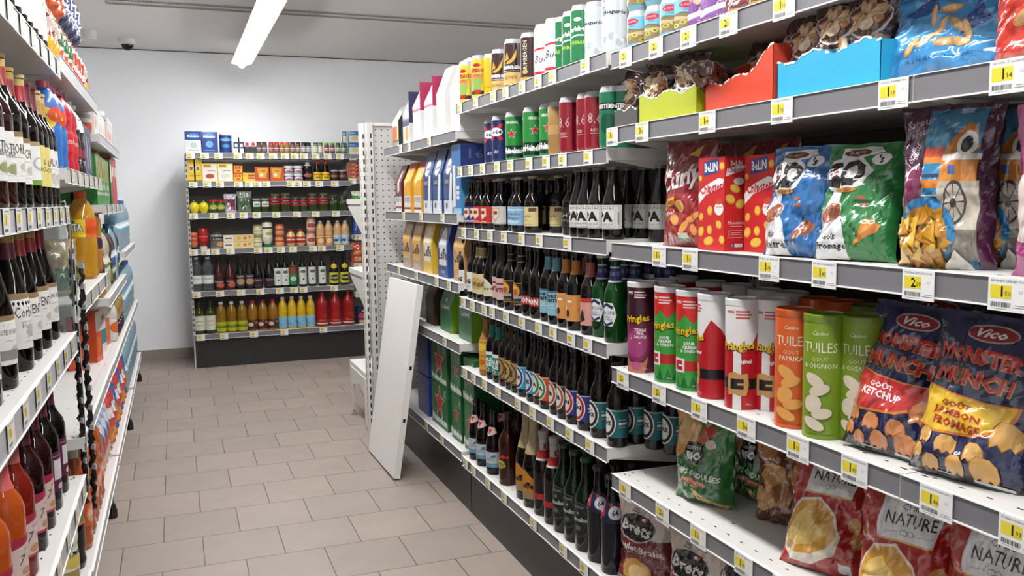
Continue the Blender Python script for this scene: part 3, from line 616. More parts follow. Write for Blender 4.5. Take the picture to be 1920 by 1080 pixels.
for px, v, me, ds, rl, zz in ((1168, .06, nb3, 'brown bag of pistachios lying askew over grey tray', .5, .02), (1188, .07, nb1, 'brown nut bag upright behind grey tray', -.1, .0), (1230, .035, nb1, 'brown cashew bag leaning in the lime tray', .12, .004), (1292, .045, nb1, 'brown cashew bag beside the red tray', .08, .012),
    (1240, .12, nb1, 'brown nut bag deeper inside lime tray', .0, .0), (1420, .12, nb2, 'brown nut bag at back of red tray', .25, .01), (1482, .06, nb2, 'brown nut bag leaning at the torn tray corner', .35, .02),
    (1518, .05, nb2, 'brown cocktail nut bag half hidden in blue tray', .03, .02), (1572, .035, nb2, 'large facing brown cocktail nut bag in blue tray', .02, .03), (1628, .045, nb2, 'brown cocktail nut bag at blue tray end', .1, .03), (1560, .13, nb2, 'brown nut bag deeper inside blue tray', 0, .0)):
    put_r('nut_bag', me, px, zt+zz+.003, v+.012, ds, 'snack bag', None, 'bags of nuts in display trays', roll=rl, turn=10, zm=.08, lean=.05)
lc = carton('limecard', .12, .03, .12, 'bcc42c', [('r', .2, .08, .95, .62, 'd9d8d4'), ('t', 'Casino', .55, .3, .16, '2a2a2a', {'w': .5})])
put_r('carton', lc, 1395, zt+.003, .19, 'lime green carton with white panel inside red tray', 'carton', None, None, turn=0)
lay = bag('laybag', .1, .16, .05, '4a2f2a', blobs(.5, .5, .4, .35, 40, ['6b4a36', '7d5a42', '5a3b2c'], 9, .1), seed=21, crink=1.2, nu=16, nv=20)
put_r('nut_bag', lay, 1378, zt+.05, .1, 'brown nut bag lying flat on red tray', 'snack bag', None, 'bags of nuts in display trays', lean=-1.25, turn=20)
peanut = lambda cx, cy, a, s=1: [('e', cx, cy, .055*s, .028*s, 'd79a55', {'rot': a, 'n': 14}), ('e', cx+.004, cy+.006, .045*s, .019*s, 'ecc084', {'rot': a, 'n': 12})]
blu = [('r', 0, 0, 1, 1, '3f9bd8'), ('r', 0, 0, 1, .26, '3a8fcd'), ('p', [(.12, .60), (.32, .90), (.42, .62)], '1f4f9f'), ('p', [(.60, .32), (.82, .45), (.70, .68)], '1f4f9f')] + [('e', .2+.04*i, .68+.05*(i % 3), .007, .006, 'e9f2fa', {'n': 6}) for i in range(5)] + [('e', .66+.03*i, .42+.05*(i % 3), .007, .006, 'e9f2fa', {'n': 6}) for i in range(5)]
for a in ((.56, .86, 78), (.66, .88, 40), (.5, .63, 10), (.38, .58, 95), (.46, .45, 60), (.58, .44, -40), (.66, .36, -75), (.35, .33, 30), (.50, .29, 5), (.24, .28, 50), (.62, .27, -15)): blu += peanut(*a, 1.5)
blu += [('t', 'A L HUILE DE TOURNESOL', .5, .14, .028, '1d3f63', {'w': .6}), ('t', 'Chips', .5, .92, .06, 'ffffff', {'sh': .2})]
bb = bag('croust', .232, .162, .06, '3c93d2', blu, seed=31, crink=1.3, sealc='3f9bd8')
put_r('snack_bag', bb, 1782, zt, .055, 'sky blue glossy peanut puff bag by blue tray', 'snack bag', None, None, turn=14, lean=.3, zm=.1)
db = bag('navyb', .2, .14, .06, '1f4a96', [('r', 0, 0, 1, 1, '2456a4'), ('e', .4, .4, .2, .2, 'd8b060')], seed=33)
put_r('snack_bag', db, 1880, zt, .15, 'dark blue snack bag behind the sky blue bag', 'snack bag', None, None, turn=10, zm=.1)
rd = bag('redcr', .2, .15, .06, 'd03a2c', [('r', 0, 0, 1, 1, 'd23a2a')]+peanut(.3, .4, 30, 2)+peanut(.45, .5, 70, 2)+[('t', 'Croustilles', .5, .75, .07, 'ffffff', {'w': .7})], seed=35)
put_r('snack_bag', rd, 1998, zt, .05, 'red snack bag at the near end of second shelf', 'snack bag', None, None, turn=10, zm=.1)
# --- third shelf
z = ZA[2]
cur = [('r', 0, 0, 1, 1, '9c1f26'), ('r', 0, .5, 1, 1, '7d181e'), ('p', [(.55, .86), (.8, .96), (.78, .84)], 'd2a83c'), ('t', 'Curly', .5, .62, .22, 'e6e2e0', {'sh': .45, 'b': .03, 'w': .95, 'rot': 14}), ('p', [(0, .33), (.42, .40), (.42, .47), (0, .41)], 'e0a92a'), ('t', 'CACAHUETE', .22, .40, .035, '7a1a1a', {'w': .36, 'rot': 9}), ('t', 'L original', .22, .30, .05, 'f2ece8', {'sh': .3, 'w': .34, 'rot': 9}), ('e', .52, .38, .08, .07, 'e9b35f', {'rot': 60}), ('e', .42, .25, .09, .04, 'e6a24c', {'rot': -40}), ('e', .78, .28, .13, .035, 'e08f42', {'rot': 30}), ('e', .62, .18, .12, .035, 'e6a24c', {'rot': 50}), ('e', .8, .16, .09, .035, 'e08f42', {'rot': -60}), ('r', .5, .08, .72, .13, 'd9dcc8'), ('r', .5, .05, .72, .08, '3f9a5a')]
me = bag('curly', .165, .25, .07, '8c1c22', cur, seed=41, crink=1.0)
put_r('snack_bag', me, 1289, z, .06, 'dark red puffed snack bag at the far shelf end', 'snack bag', None, 'dark red puff bags', turn=14, lean=.06, zm=.12)
for px, v in ((1330, .20), (1395, .22), (1450, .24)): put_r('snack_bag', me, px, z, v, 'dark red puffed snack bag behind the red boxes', 'snack bag', 'third snack shelf', 'dark red puff bags', turn=10, zm=.12)
yel = 'ecb43a'
def chipf(cx, cy, rx, ry, rot): return [('e', cx, cy, rx, ry, 'd8912a', {'rot': rot, 'n': 16}), ('e', cx-.006, cy+.006, rx*.86, ry*.84, 'efc04e', {'rot': rot, 'n': 14})]
cf = [('p', [(.2, .80), (.78, .84), (.78, .99), (.2, .95)], '2b4a8c'), ('t', 'BeLiN', .49, .895, .10, 'f4f2f0', {'b': .03, 'w': .5, 'rot': 3}), ('p', [(.02, .50), (.3, .60), (.62, .64), (.92, .68), (.98, .76), (.8, .78), (.4, .72), (.1, .66), (0, .6)], 'f4f2f0'), ('t', 'Chipster', .5, .66, .13, 'c92330', {'b': .03, 'w': .88, 'rot': 8}), ('e', .8, .45, .17, .07, 'f2efe8'), ('t', 'ORIGINAL', .8, .47, .018, 'c92330', {'w': .26}), ('e', .8, .53, .13, .035, 'd94a34')]
for a in ((.9, .9, .09, .045, 80), (.08, .78, .07, .035, 70), (.46, .43, .11, .05, 75), (.12, .36, .1, .04, 60), (.8, .28, .12, .045, -20), (.12, .2, .13, .05, 55), (.45, .22, .11, .05, 80), (.42, .1, .2, .05, 10), (.92, .12, .1, .05, 75)): cf += chipf(*a)
cs = [('t', 'BeLiN', .5, .93, .06, 'f4f2f0', {'b': .03, 'w': .5}), ('p', [(.05, .79), (.5, .83), (.95, .87), (.95, .91), (.5, .9), (.1, .87)], 'f4f2f0'), ('t', 'Chipster', .5, .855, .065, 'c92330', {'b': .02, 'w': .8, 'rot': 5}), ('e', .6, .74, .22, .04, 'f2efe8'), ('t', 'Mondelez', .5, .30, .032, 'f4f2f0', {'w': .7, 'sh': .2}), ('r', .2, .14, .8, .22, 'f2c8c4'), ('r', .215, .145, .785, .215, 'd0282c'), ('r', .3, .19, .7, .195, 'f2c8c4'), ('r', .25, .17, .75, .175, 'f2c8c4'), ('r', .28, .04, .42, .075, '2b4a8c'), ('t', 'f', .35, .057, .026, 'ffffff', {'b': .02}), ('r', .45, .04, .78, .075, 'f4f2f0'), ('t', 'YouTube', .615, .057, .018, '2a2220', {'w': .28}), ('r', .25, .26, .75, .265, 'f2c8c4')]
for a in ((.45, .66, .23, .045, -20), (.25, .55, .22, .05, -25), (.68, .50, .22, .05, 20)): cs += chipf(*a)
me = carton('chipster', .095, .062, .203, 'd22a2c', cf, (), cs)
Y1 = along_y(1357, XRT+.02, z+.1)
for k, (yy, v, ds) in enumerate(((Y1+.0475, .02, 'red crisp box with blue logo and white banner'), (along_y(1450, XRT+.06, z+.1)+.0475, .06, 'red crisp box half hidden behind blue corn snack bag'), (Y1+.04, .09, 'red crisp box in second row behind first box'), (along_y(1450, XRT+.06, z+.1)+.045, .125, 'red crisp box in second row beside blue bags'))):
    make('crisp_box', me, (XRT+v, yy, z+.0005), RR+.03, ds, 'snack box', None, 'red crisp boxes')
def threed(key, base, dark, word, cone2, seed):
    sh = [('r', 0, 0, 1, 1, base), ('p', [(.0, 0), (0, .35), (.22, .52), (.10, .62), (.0, .70), (0, .72), (.25, .9), (.6, 1), (.3, 1), (0, .8), (0, 0)], base), ('p', [(.02, .0), (.50, 0), (.44, .26), (.30, .42), (.34, .55), (.22, .56), (.12, .42), (.02, .2)], 'eef0f0'), ('p', [(.2, .96), (.62, .97), (.72, .91), (.5, .86), (.66, .74), (.58, .60), (.4, .55), (.2, .56), (.02, .66), (.05, .82), (.22, .86)], 'f4f4f4'),
        ('p', [(.08, .80), (.26, .83), (.30, .77), (.20, .72), (.34, .66), (.30, .58), (.12, .60), (.05, .64), (.07, .67), (.2, .65), (.12, .72), (.2, .77), (.08, .75)], '1d1a1c'), ('p', [(.33, .60), (.33, .82), (.45, .84), (.57, .78), (.58, .68), (.48, .60)], '1d1a1c'), ('e', .45, .72, .06, .06, 'e8e4e0'), ('e', .26, .705, .035, .025, 'c8302c', {'n': 6}), ('e', .72, .84, .12, .055, 'f0f0f0'), ('t', "'s", .72, .84, .08, '1d1a1c', {'b': .04}), ('e', .40, .91, .17, .035, '7a2f22'), ('t', 'Lays', .40, .91, .04, 'e9dcc8', {'sh': .3, 'w': .22}), ('e', .4, .565, .14, .02, 'c9842f'), ('t', 'LES', .4, .565, .02, '7a1f1a'),
        ('e', .22, .37, .18, .085, 'f4eee8', {'rot': 25}), ('e', .22, .37, .165, .075, 'a9603f', {'rot': 25}), ('e', .29, .37, .06, .055, '7d3f26', {'rot': 70}), ('p', [(.56, .10), (.70, .33), (.86, .28), (.84, .22)], '9c583c' if cone2 else 'e08a3a'), ('p', [(.62, .15), (.72, .28), (.78, .26)], 'b9714d' if cone2 else 'f0a452'), ('e', .60, .50, .045, .018, 'a9603f'), ('e', .64, .44, .05, .018, 'a9603f'), ('t', 'Goût', .24, .175, .055, '1d1a1c', {'b': .02, 'w': .2}), ('t', word, .27, .09, .07, '1d1a1c', {'b': .03, 'w': .42}), ('r', 0, 0, .04, .13, dark)]
    return bag(key, .165, .215, .075, base, sh, back=dark, seed=seed, crink=1.15)
b3 = threed('3dblue', '1d6aae', '12466f', 'Nature', True, 51); g3 = threed('3dgreen', '2d8040', '14552f', 'Fromage', False, 57)
put_r('snack_bag', b3, 1494, z, .042, 'blue and white corn cone snack bag in front', 'snack bag', None, None, turn=12, lean=.16, zm=.1)
put_r('snack_bag', b3, 1588, z, .18, 'blue corn cone snack bag behind between the two', 'snack bag', None, None, turn=12, lean=.02, zm=.1)
put_r('snack_bag', g3, 1604, z, .05, 'green and white cheese corn cone snack bag', 'snack bag', None, None, turn=18, lean=.24, zm=.1)
put_r('snack_bag', g3, 1690, z, .19, 'green corn cone snack bag behind the tortilla bag', 'snack bag', None, None, turn=10, zm=.1)
tr_ = random.Random(4); tri = []
for i in range(60):
    cx, cy_ = .04+.56*tr_.random(), .04+.36*tr_.random()
    if (cx-.33)**2/.075+(cy_-.18)**2/.04 > 1: continue
    a = tr_.random()*6.28; s_ = .085; tri.append(('p', [(cx+s_*1.12*math.cos(a+q)*1.1, cy_-.004+s_*1.1*math.sin(a+q)*.8) for q in (0, 2.1, 4.2)], 'a8690f')); tri.append(('p', [(cx+s_*math.cos(a+q)*1.1, cy_+s_*math.sin(a+q)*.8) for q in (0, 2.1, 4.2)], tr_.choice(['e0a428', 'd4921e', 'ecb93c', 'c98418', 'f0c65a'])))
tort = [('r', 0, 0, 1, 1, '4a1838'), ('r', 0, .2, .30, .62, '7f2450'), ('r', .30, 0, .86, .95, '2f8fb8'), ('r', .30, .80, .86, .97, '3a7fa6'), ('r', .30, .68, .5, .74, 'd84a26'), ('r', .30, .64, .5, .68, 'f08a2e'), ('r', .30, .555, .5, .64, '1f7fb0'), ('r', .30, .555, .5, .575, '1c2f5a'), ('r', .30, .49, .5, .54, 'e0822a'), ('r', .30, .36, .5, .48, '1d86b4'), ('r', .30, .44, .5, .45, 'e8e4dc'), ('r', .30, .39, .5, .4, '1c2f5a'),
    ('r', .5, .53, .86, .70, 'd0822a'), ('p', [(.5, .70), (.62, .83), (.72, .88), (.8, .86), (.86, .72)], 'c97a26'), ('r', .5, .655, .88, .69, 'ece6dc'), ('e', .74, .755, .10, .075, 'efe9e0'), ('e', .74, .75, .055, .05, '22242c'), ('r', .59, .57, .66, .625, '4668b0'), ('r', .6, .94, .72, .97, '9fc3dc'), ('r', .5, .20, .88, .53, 'd9cfbd'), ('r', .5, .49, .88, .53, 'b9ad98'), ('r', .5, .05, .88, .24, '8d857a'), ('e', .66, .40, .105, .135, '4a443f'), ('e', .66, .40, .085, .115, 'd0c6b6')]
for k in range(8): tort.append(('p', [(.66, .405), (.66+.1*math.cos(k*PI/4), .40+.13*math.sin(k*PI/4)), (.66+.1*math.cos(k*PI/4+.12), .40+.13*math.sin(k*PI/4+.12))], '4a443f'))
tort += [('e', .66, .40, .025, .03, '3a3431'), ('e', .35, .215, .34, .225, '2f8ecb'), ('e', .33, .19, .29, .19, 'd9921c')] + tri + [('p', [(.56, 0), (.72, .12), (.84, 0)], 'ece6da'), ('t', 'Saveur', .22, .90, .05, 'c9b8c4', {'sh': .3, 'w': .3, 'rot': 12}), ('t', "d'ailleurs", .22, .835, .045, 'c9b8c4', {'sh': .3, 'w': .3, 'rot': 12}), ('t', 'Tortillas', .16, .70, .06, 'e8dce4', {'sh': .3, 'w': .26, 'rot': 60})]
me = bag('tortilla', .158, .256, .075, '3d1430', tort, seed=61, crink=1.2, nu=30, nv=44)
put_r('snack_bag', me, 1778, z, .06, 'tall purple tortilla chip bag with windmill wheel picture', 'snack bag', None, None, turn=20, lean=.03, zm=.12)
put_r('snack_bag', me, 1885, z, .15, 'tall purple tortilla chip bag in the second row', 'snack bag', None, None, turn=14, lean=.02, zm=.12)
me = bag('shrimp', .18, .24, .07, '9c3a74', [('r', 0, 0, 1, 1, 'a8407e'), ('e', .1, .4, .22, .2, 'e9d8d0'), ('t', 'Beignet', .4, .8, .07, 'f2e6ee', {'sh': .3, 'w': .7})], seed=65)
put_r('snack_bag', me, 2030, z, .055, 'pink purple prawn puff bag at the near end', 'snack bag', None, None, turn=14, zm=.1)
# --- fourth shelf: stacking crisp tubes and monster crisps
z = ZA[3]
def tube_art(top, body, txt, kind):
    sh = [('r', 0, 0, 1, 1, body)]
    if kind == 'bbq': sh += [('r', 0, .62, 1, 1, '3a1622'), ('p', [(0, .60), (.2, .66), (.4, .58), (.6, .66), (.8, .6), (1, .66), (1, .62), (0, .62)], '5c2036'), ('e', .5, .33, .17, .2, '8b2c58'), ('e', .5, .34, .13, .16, 'a8447a'), ('e', .44, .4, .012, .012, 'f0c8dc'), ('e', .54, .35, .01, .01, 'f0c8dc'), ('p', [(.36, .20), (.42, .12), (.58, .12), (.64, .20), (.6, .0), (.4, .0)], 'c07a5a'), ('e', .5, .08, .06, .05, 'b85a88')]
    if kind == 'green': sh += [('r', 0, .80, 1, 1, 'cf2a26'), ('p', [(0, .8)]+[(i*.0833, .8-(.09 if i % 2 else 0)) for i in range(13)]+[(1, .8)], 'cf2a26'), ('r', 0, .21, 1, .315, 'c0241f'), ('r', .36, .19, .5, .34, 'e4e4e6'), ('r', .385, .215, .475, .315, 'c0241f'), ('r', .43, .255, .49, .275, 'e4e4e6'), ('e', .42, .56, .022, .02, '8a5a2c'), ('e', .42, .46, .022, .02, '8a5a2c')] + [('p', [(i*.09, .03), (i*.09+.045, .16), (i*.09+.09, .03)], '1e6b34') for i in range(11)]
    if kind == 'santa': sh += [('p', [(0, 1), (1, 1), (1, .68), (.9, .55), (.82, .70), (.72, .80), (.62, .62), (.55, .55), (.45, .55), (.38, .62), (.28, .78), (.2, .70), (.1, .55), (0, .66)], 'eae8e6'), ('p', [(.455, .0), (.535, .0), (.53, .56), (.46, .56)], 'e6e4e2'), ('r', 0, .20, 1, .30, '1e1a1c'), ('p', [(.41, .13), (.47, .15), (.52, .13), (.58, .14), (.6, .24), (.59, .35), (.53, .34), (.47, .36), (.41, .34), (.4, .25)], 'c8965a'), ('r', .435, .195, .555, .295, '1e1a1c'), ('r', .5, .235, .575, .255, 'c8965a'), ('r', .86, .08, .96, .3, 'e6e4e2')]
    T1, T2 = ('Pringles', .5, .535 if kind != 'bbq' else .58)[1:], 0
    y = .62 if kind != 'santa' else .60
    sh += [('t', 'Pringles', .5, y-.008, .115, '2a1410', {'b': .07, 'w': .31, 'rot': 5}), ('t', 'Pringles', .5, y, .11, 'f2c828', {'b': .025, 'w': .30, 'rot': 5}), ('t', 'WIN', .42, .93, .03, 'f0f0f0' if kind != 'santa' else 'b8262a', {'b': .03}), ('r', .48, .93, .6, .945, 'f0d0d0' if kind != 'santa' else 'c94a48'), ('r', .48, .90, .62, .915, 'f0d0d0' if kind != 'santa' else 'c94a48'), ('r', .48, .87, .6, .885, 'f0d0d0' if kind != 'santa' else 'c94a48')]
    yy = (.50, .46, .42) if kind != 'santa' else (.46,)
    for q, yq in zip(txt, yy): sh.append(('t', q, .545, yq, .036 if kind != 'santa' else .05, 'f4f2f0', {'b': .03}))
    sh += [('t', '175 g', .60, .05, .022, 'f4f2f0')]
    return sh
TB = tubecan('bbq', .0375, .235, '6a2440', tube_art(0, '6a2440', ('TEXAS', 'BBQ', 'SAUCE'), 'bbq'), 'e4e4e6', 'tube', turn=-8, seg=36)
TG = tubecan('gr', .0375, .235, '3f9a3c', tube_art(0, '3f9a3c', ('SOUR', 'CREAM', '& ONION'), 'green'), 'e4e4e6', 'tube', turn=-8, seg=36)
TS = tubecan('sa', .0375, .235, 'b81e28', tube_art(0, 'b81e28', ('Original',), 'santa'), 'e4e4e6', 'tube', turn=-8, seg=36)
def til(nm, body, w2, chip, cap):
    sh = [('r', 0, 0, 1, 1, body), ('t', 'Casino', .5, .90, .035, 'e9e4c8', {'sh': .3}), ('t', 'TUILES', .5, .78, .085, 'e9e4c8', {'w': .26}), ('t', 'GOUT', .5, .68, .035, 'd8d49a'), ('t', w2, .5, .625, .04, 'f4f0d8')]
    for a in ((.46, .50, .085, .055, -30), (.50, .42, .085, .05, 20), (.45, .30, .07, .085, -40), (.52, .22, .08, .05, 10), (.46, .13, .09, .05, -25)): sh += [('e', a[0]+.005, a[1]-.008, a[2], a[3], cap, {'rot': a[4]}), ('e', a[0], a[1], a[2]*.95, a[3]*.92, chip, {'rot': a[4]})]
    sh += [('t', "A L'HUILE DE TOURNESOL", .5, .04, .016, '3a3a20', {'w': .24})]
    return sh
TO = tubecan('to', .0385, .232, 'd9602a', til('o', 'd9602a', 'PAPRIKA', 'e9a858', 'c8702c'), 'c85a28', 'tube', turn=-6, seg=36)
TV = tubecan('tv', .0385, .232, '7d9a28', til('v', '7d9a28', '& OIGNON', 'e0d4bc', '5f7a20'), '6f8a24', 'tube', turn=-6, seg=36)
tubes = [(1204, .043, TB, 'maroon crisp tube', 20), (1243, .115, TB, 'maroon crisp tube', 20), (1256, .043, TG, 'green crisp tube', 5), (1298, .043, TG, 'green crisp tube', 14), (1340, .043, TS, 'red and white crisp tube', -52), (1393, .043, TS, 'red and white crisp tube', 22), (1448, .09, TS, 'red and white crisp tube', 18), (1491, .043, TO, 'orange crisp tube', 20), (1546, .043, TV, 'olive green crisp tube', 18), (1616, .085, TV, 'olive green crisp tube', 16)]
for px, v, me, ds, tn in tubes: put_r('crisp_tube', me, px, z, v, ds, 'crisp tube', 'fourth snack shelf', 'stacking crisp tubes', turn=tn+24, zm=.12)
for i in range(9): put_r('crisp_tube', (TB, TG, TG, TS, TS, TS, TO, TO, TV)[i], 1232+i*50, z, .20+.01*(i % 2), ('maroon', 'green', 'green', 'red and white', 'red and white', 'red and white', 'orange', 'orange', 'olive green')[i]+' crisp tube in shadowy second row', 'crisp tube', None, 'stacking crisp tubes', turn=20, zm=.12)
def monster(key, flav, band, fc, cookie, seed):
    sh = [('r', 0, 0, 1, 1, '1b2450'), ('r', 0, 0, 1, .05, '2a2c30'), ('e', .5, .875, .22, .06, 'c9b0a8'), ('e', .5, .875, .20, .05, '9c1c2c'), ('t', 'Vico', .5, .875, .06, 'f4f0f0', {'sh': .3, 'b': .03, 'w': .26}),
        ('t', 'MONSTER', .46, .725, .105, 'd8742a', {'b': .07, 'w': .80, 'rot': -4}), ('t', 'MONSTER', .46, .73, .10, 'c0282a', {'b': .035, 'w': .78, 'rot': -4}), ('t', 'MUNCH', .46, .585, .105, 'e8a030', {'b': .07, 'w': .72, 'rot': -4}), ('t', 'MUNCH', .46, .59, .10, 'c8242a', {'b': .035, 'w': .70, 'rot': -4}),
        ('p', [(0, .54), (.3, .49), (.6, .47), (.93, .48), (.86, .34), (.6, .26), (.2, .24), (0, .28)], 'e0802c'), ('p', [(0, .53), (.3, .48), (.6, .46), (.90, .47), (.83, .35), (.58, .275), (.2, .255), (0, .29)], band), ('t', 'GOÛT', .36, .425, .045, fc, {'b': .03, 'w': .28, 'rot': -4})]
    for i, q in enumerate(flav): sh.append(('t', q, .38+.02*i, .365-.058*i, .052, fc, {'b': .035, 'w': .46 if len(q) > 5 else .40, 'rot': -5}))
    def ck(cx, cy, s, a): return [('p', [(cx+s*x, cy+s*.62*y) for x, y in ((-.9, .5), (-.5, 1), (.3, 1), (.9, .5), (1, -.3), (.7, -.9), (.35, -.6), (0, -1), (-.4, -.6), (-.8, -.9), (-1, -.1))], '8d4a22'), ('p', [(cx+s*.92*x, cy+s*.58*y+.003) for x, y in ((-.9, .5), (-.5, 1), (.3, 1), (.9, .5), (1, -.3), (.7, -.9), (.35, -.6), (0, -1), (-.4, -.6), (-.8, -.9), (-1, -.1))], cookie)]
    for a in ((.84, .30, .14, 0), (.12, .21, .085, 0), (.34, .18, .095, 0), (.62, .17, .10, 0), (.08, .11, .08, 0), (.24, .06, .08, 0), (.46, .075, .10, 0), (.72, .085, .12, 0), (.9, .83, .09, 0)): sh += ck(*a)
    sh += [('r', .62, .015, .95, .03, 'd8d8d8'), ('r', .3, .02, .45, .026, 'c8c8c8')]
    return bag(key, .185, .268, .08, '1b2450', sh, back='161d42', seed=seed, crink=1.15, nu=30, nv=40)
mk = monster('mk', ('KETCHUP',), 'c82a2c', 'f6f0ee', 'd98a52', 71); mj = monster('mj', ('JAMBON', 'FROMAGE'), 'f0c22e', 'b83a1c', 'e0ab5a', 77)
def put_base(name, me, px, py, z, dv, rz, desc, cat, group=None, **k):
    p = at_z(px, py, z); return make(name, me, (max(p.x, XRT+dv), p.y, z+.0005), RR+math.radians(rz), desc, cat, None, group, **k)
put_r('crisp_bag', mk, 1668, z, .055, 'navy crisp bag with red ketchup band', 'snack bag', None, 'navy monster crisp bags', turn=18, lean=.3, roll=.08, zm=.1)
put_r('crisp_bag', mj, 1812, z, .055, 'navy crisp bag with yellow ham and cheese band', 'snack bag', None, 'navy monster crisp bags', turn=18, lean=.3, roll=.06, zm=.1)
put_r('crisp_bag', mj, 1765, z, .27, 'navy crisp bag behind between the two front bags', 'snack bag', None, 'navy monster crisp bags', turn=12, zm=.1)
put_r('crisp_bag', mj, 2030, z, .18, 'navy crisp bag at the near shelf end', 'snack bag', None, 'navy monster crisp bags', turn=14, zm=.1)
# --- fifth shelf
z = ZA[4]
ond = [('r', 0, 0, 1, 1, '2f7a34'), ('r', 0, 0, 1, .5, '2a6f32'), ('p', [(0, .98), (.30, 1), (.52, .82), (.46, .62), (.30, .55), (.12, .46), (.0, .48)], 'cf9a4e'), ('p', [(.05, .9), (.3, .95), (.44, .8), (.36, .66), (.12, .62)], 'e0b670'), ('e', .66, .78, .12, .07, 'b8402c'), ('e', .58, .70, .08, .05, 'c85a38'), ('e', .72, .66, .07, .05, 'd8c8b8'), ('e', .46, .53, .17, .12, '4f9a3a'), ('p', [(.31, .44), (.6, .44), (.63, .56), (.58, .66), (.36, .66), (.3, .56)], '141814'), ('t', 'casino', .46, .61, .045, 'f0f0ec', {'sh': .25}), ('t', 'BIO', .46, .52, .09, 'f0f0ec', {'b': .05}), ('t', 'CHIPS ONDULÉES', .47, .335, .075, 'f0f0ec', {'b': .03, 'w': .82, 'rot': -4}), ('e', .44, .245, .24, .035, 'c0582f', {'rot': -5}), ('t', 'paysannes', .44, .245, .045, 'f0e4d8', {'w': .4, 'sh': .3, 'rot': -5}), ('p', [(.38, .17), (.5, .1), (.46, .06), (.9, .0), (.96, .04), (.7, .08), (.5, .16)], 'd8b070'), ('e', .09, .14, .05, .03, '6a9a50')]
me = bag('ondul', .175, .235, .085, '2a6f32', ond, back='1f5527', seed=81, crink=1.2)
p = at_z(1322, 942, z); make('crisp_bag', me, (p.x, p.y, z+.001), RR+math.radians(24), 'green ridged crisp bag standing on the fifth snack shelf', 'snack bag', None, 'green ridged crisp bags', lean=.03)
make('crisp_bag', me, (p.x+.13, p.y-.05, z+.001), RR+math.radians(14), 'green ridged crisp bag in shadow behind the first', 'snack bag', None, 'green ridged crisp bags')
pay = [('r', 0, 0, 1, 1, '6a3a22')] + [('p', [(cx+.2*math.cos(a+q), cy+.14*math.sin(a+q)) for q in (0, 1.3, 2.5, 3.9, 5.1)], c) for cx, cy, a, c in ((.2, .75, .3, 'a86c38'), (.6, .8, 1, '8a5530'), (.3, .5, 2, 'c08c50'), (.7, .52, .7, 'b07a44'), (.4, .3, 1.4, 'a06a3c'), (.15, .25, 2.2, 'c49458'))]
me = bag('paysan', .18, .235, .08, '6a3a22', pay, seed=85, crink=1.6)
p = at_z(1485, 985, z); make('crisp_bag', me, (p.x, p.y, z+.001), RR+math.radians(30), 'brown potato picture crisp bag in shadow under the rail', 'snack bag', None, None, lean=.02)
def nature(key, pic, seed):
    sh = [('r', 0, 0, 1, 1, 'b0231f'), ('p', [(.24, .60), (.78, .60), (.86, .92), (.78, .97), (.34, .97), (.26, .92)], 'd8b060'), ('p', [(.24, .615), (.78, .615), (.86, .92), (.78, .97), (.34, .97), (.26, .92)], 'e4e4e4'), ('e', .56, .915, .14, .028, '8a1c24'), ('e', .56, .915, .13, .022, 'e4e4e4'), ('t', 'Casino', .56, .915, .04, '9c1c2c', {'sh': .3, 'w': .24}), ('t', 'CHIPS', .55, .84, .045, '222222', {'w': .22}), ('t', 'NATURE', .55, .755, .08, '222222', {'w': .48, 'b': .01}), ('e', .50, .67, .04, .02, '8a8a8a'), ('e', .50, .67, .033, .015, 'e4e4e4'), ('e', .57, .675, .04, .018, '8a8a8a'), ('e', .57, .675, .033, .014, 'e4e4e4'), ('r', .32, .668, .44, .671, '8a8a8a'), ('r', .64, .668, .78, .671, '8a8a8a')]
    if pic: sh += [('p', [(.02, .12), (.06, .38), (.18, .54), (.42, .58), (.62, .46), (.72, .3), (.66, .14), (.4, .04), (.15, .04)], 'ece4d2'), ('p', [(.04, .14), (.08, .38), (.19, .52), (.41, .56), (.6, .44), (.69, .3), (.6, .2), (.4, .12), (.15, .1)], 'd9a040'), ('p', [(.1, .2), (.14, .4), (.3, .48), (.42, .36), (.6, .3), (.4, .2), (.2, .16)], 'f0cc74'), ('e', .84, .42, .07, .06, 'cf9a52'), ('e', .88, .3, .07, .07, 'c08a46'), ('r', .72, .03, .85, .1, 'e8e8e8')]
    return bag(key, .19, .245, .085, '9c201c', sh, seed=seed, crink=1.3, nu=28, nv=38)
na = nature('nat1', True, 91); nb = nature('nat2', True, 95)
put_r('crisp_bag', na, 1545, z, .085, 'red plain crisp bag with big chip picture', 'snack bag', None, 'red plain crisp bags', turn=26, lean=.35, zm=.08)
put_r('crisp_bag', nb, 1702, z, .075, 'red plain crisp bag with upright white label', 'snack bag', None, 'red plain crisp bags', turn=24, lean=.10, zm=.1)
put_r('crisp_bag', na, 1800, z, .24, 'red plain crisp bag in the dark back row', 'snack bag', 'fifth snack shelf', 'red plain crisp bags', turn=14, zm=.1)
put_r('crisp_bag', nb, 1880, z, .10, 'red plain crisp bag nearest the camera', 'snack bag', None, 'red plain crisp bags', turn=14, zm=.1)
put_r('crisp_bag', nb, 1640, z, .32, 'red plain crisp bag in the dark back row', 'snack bag', 'fifth snack shelf', 'red plain crisp bags', turn=14, zm=.1)
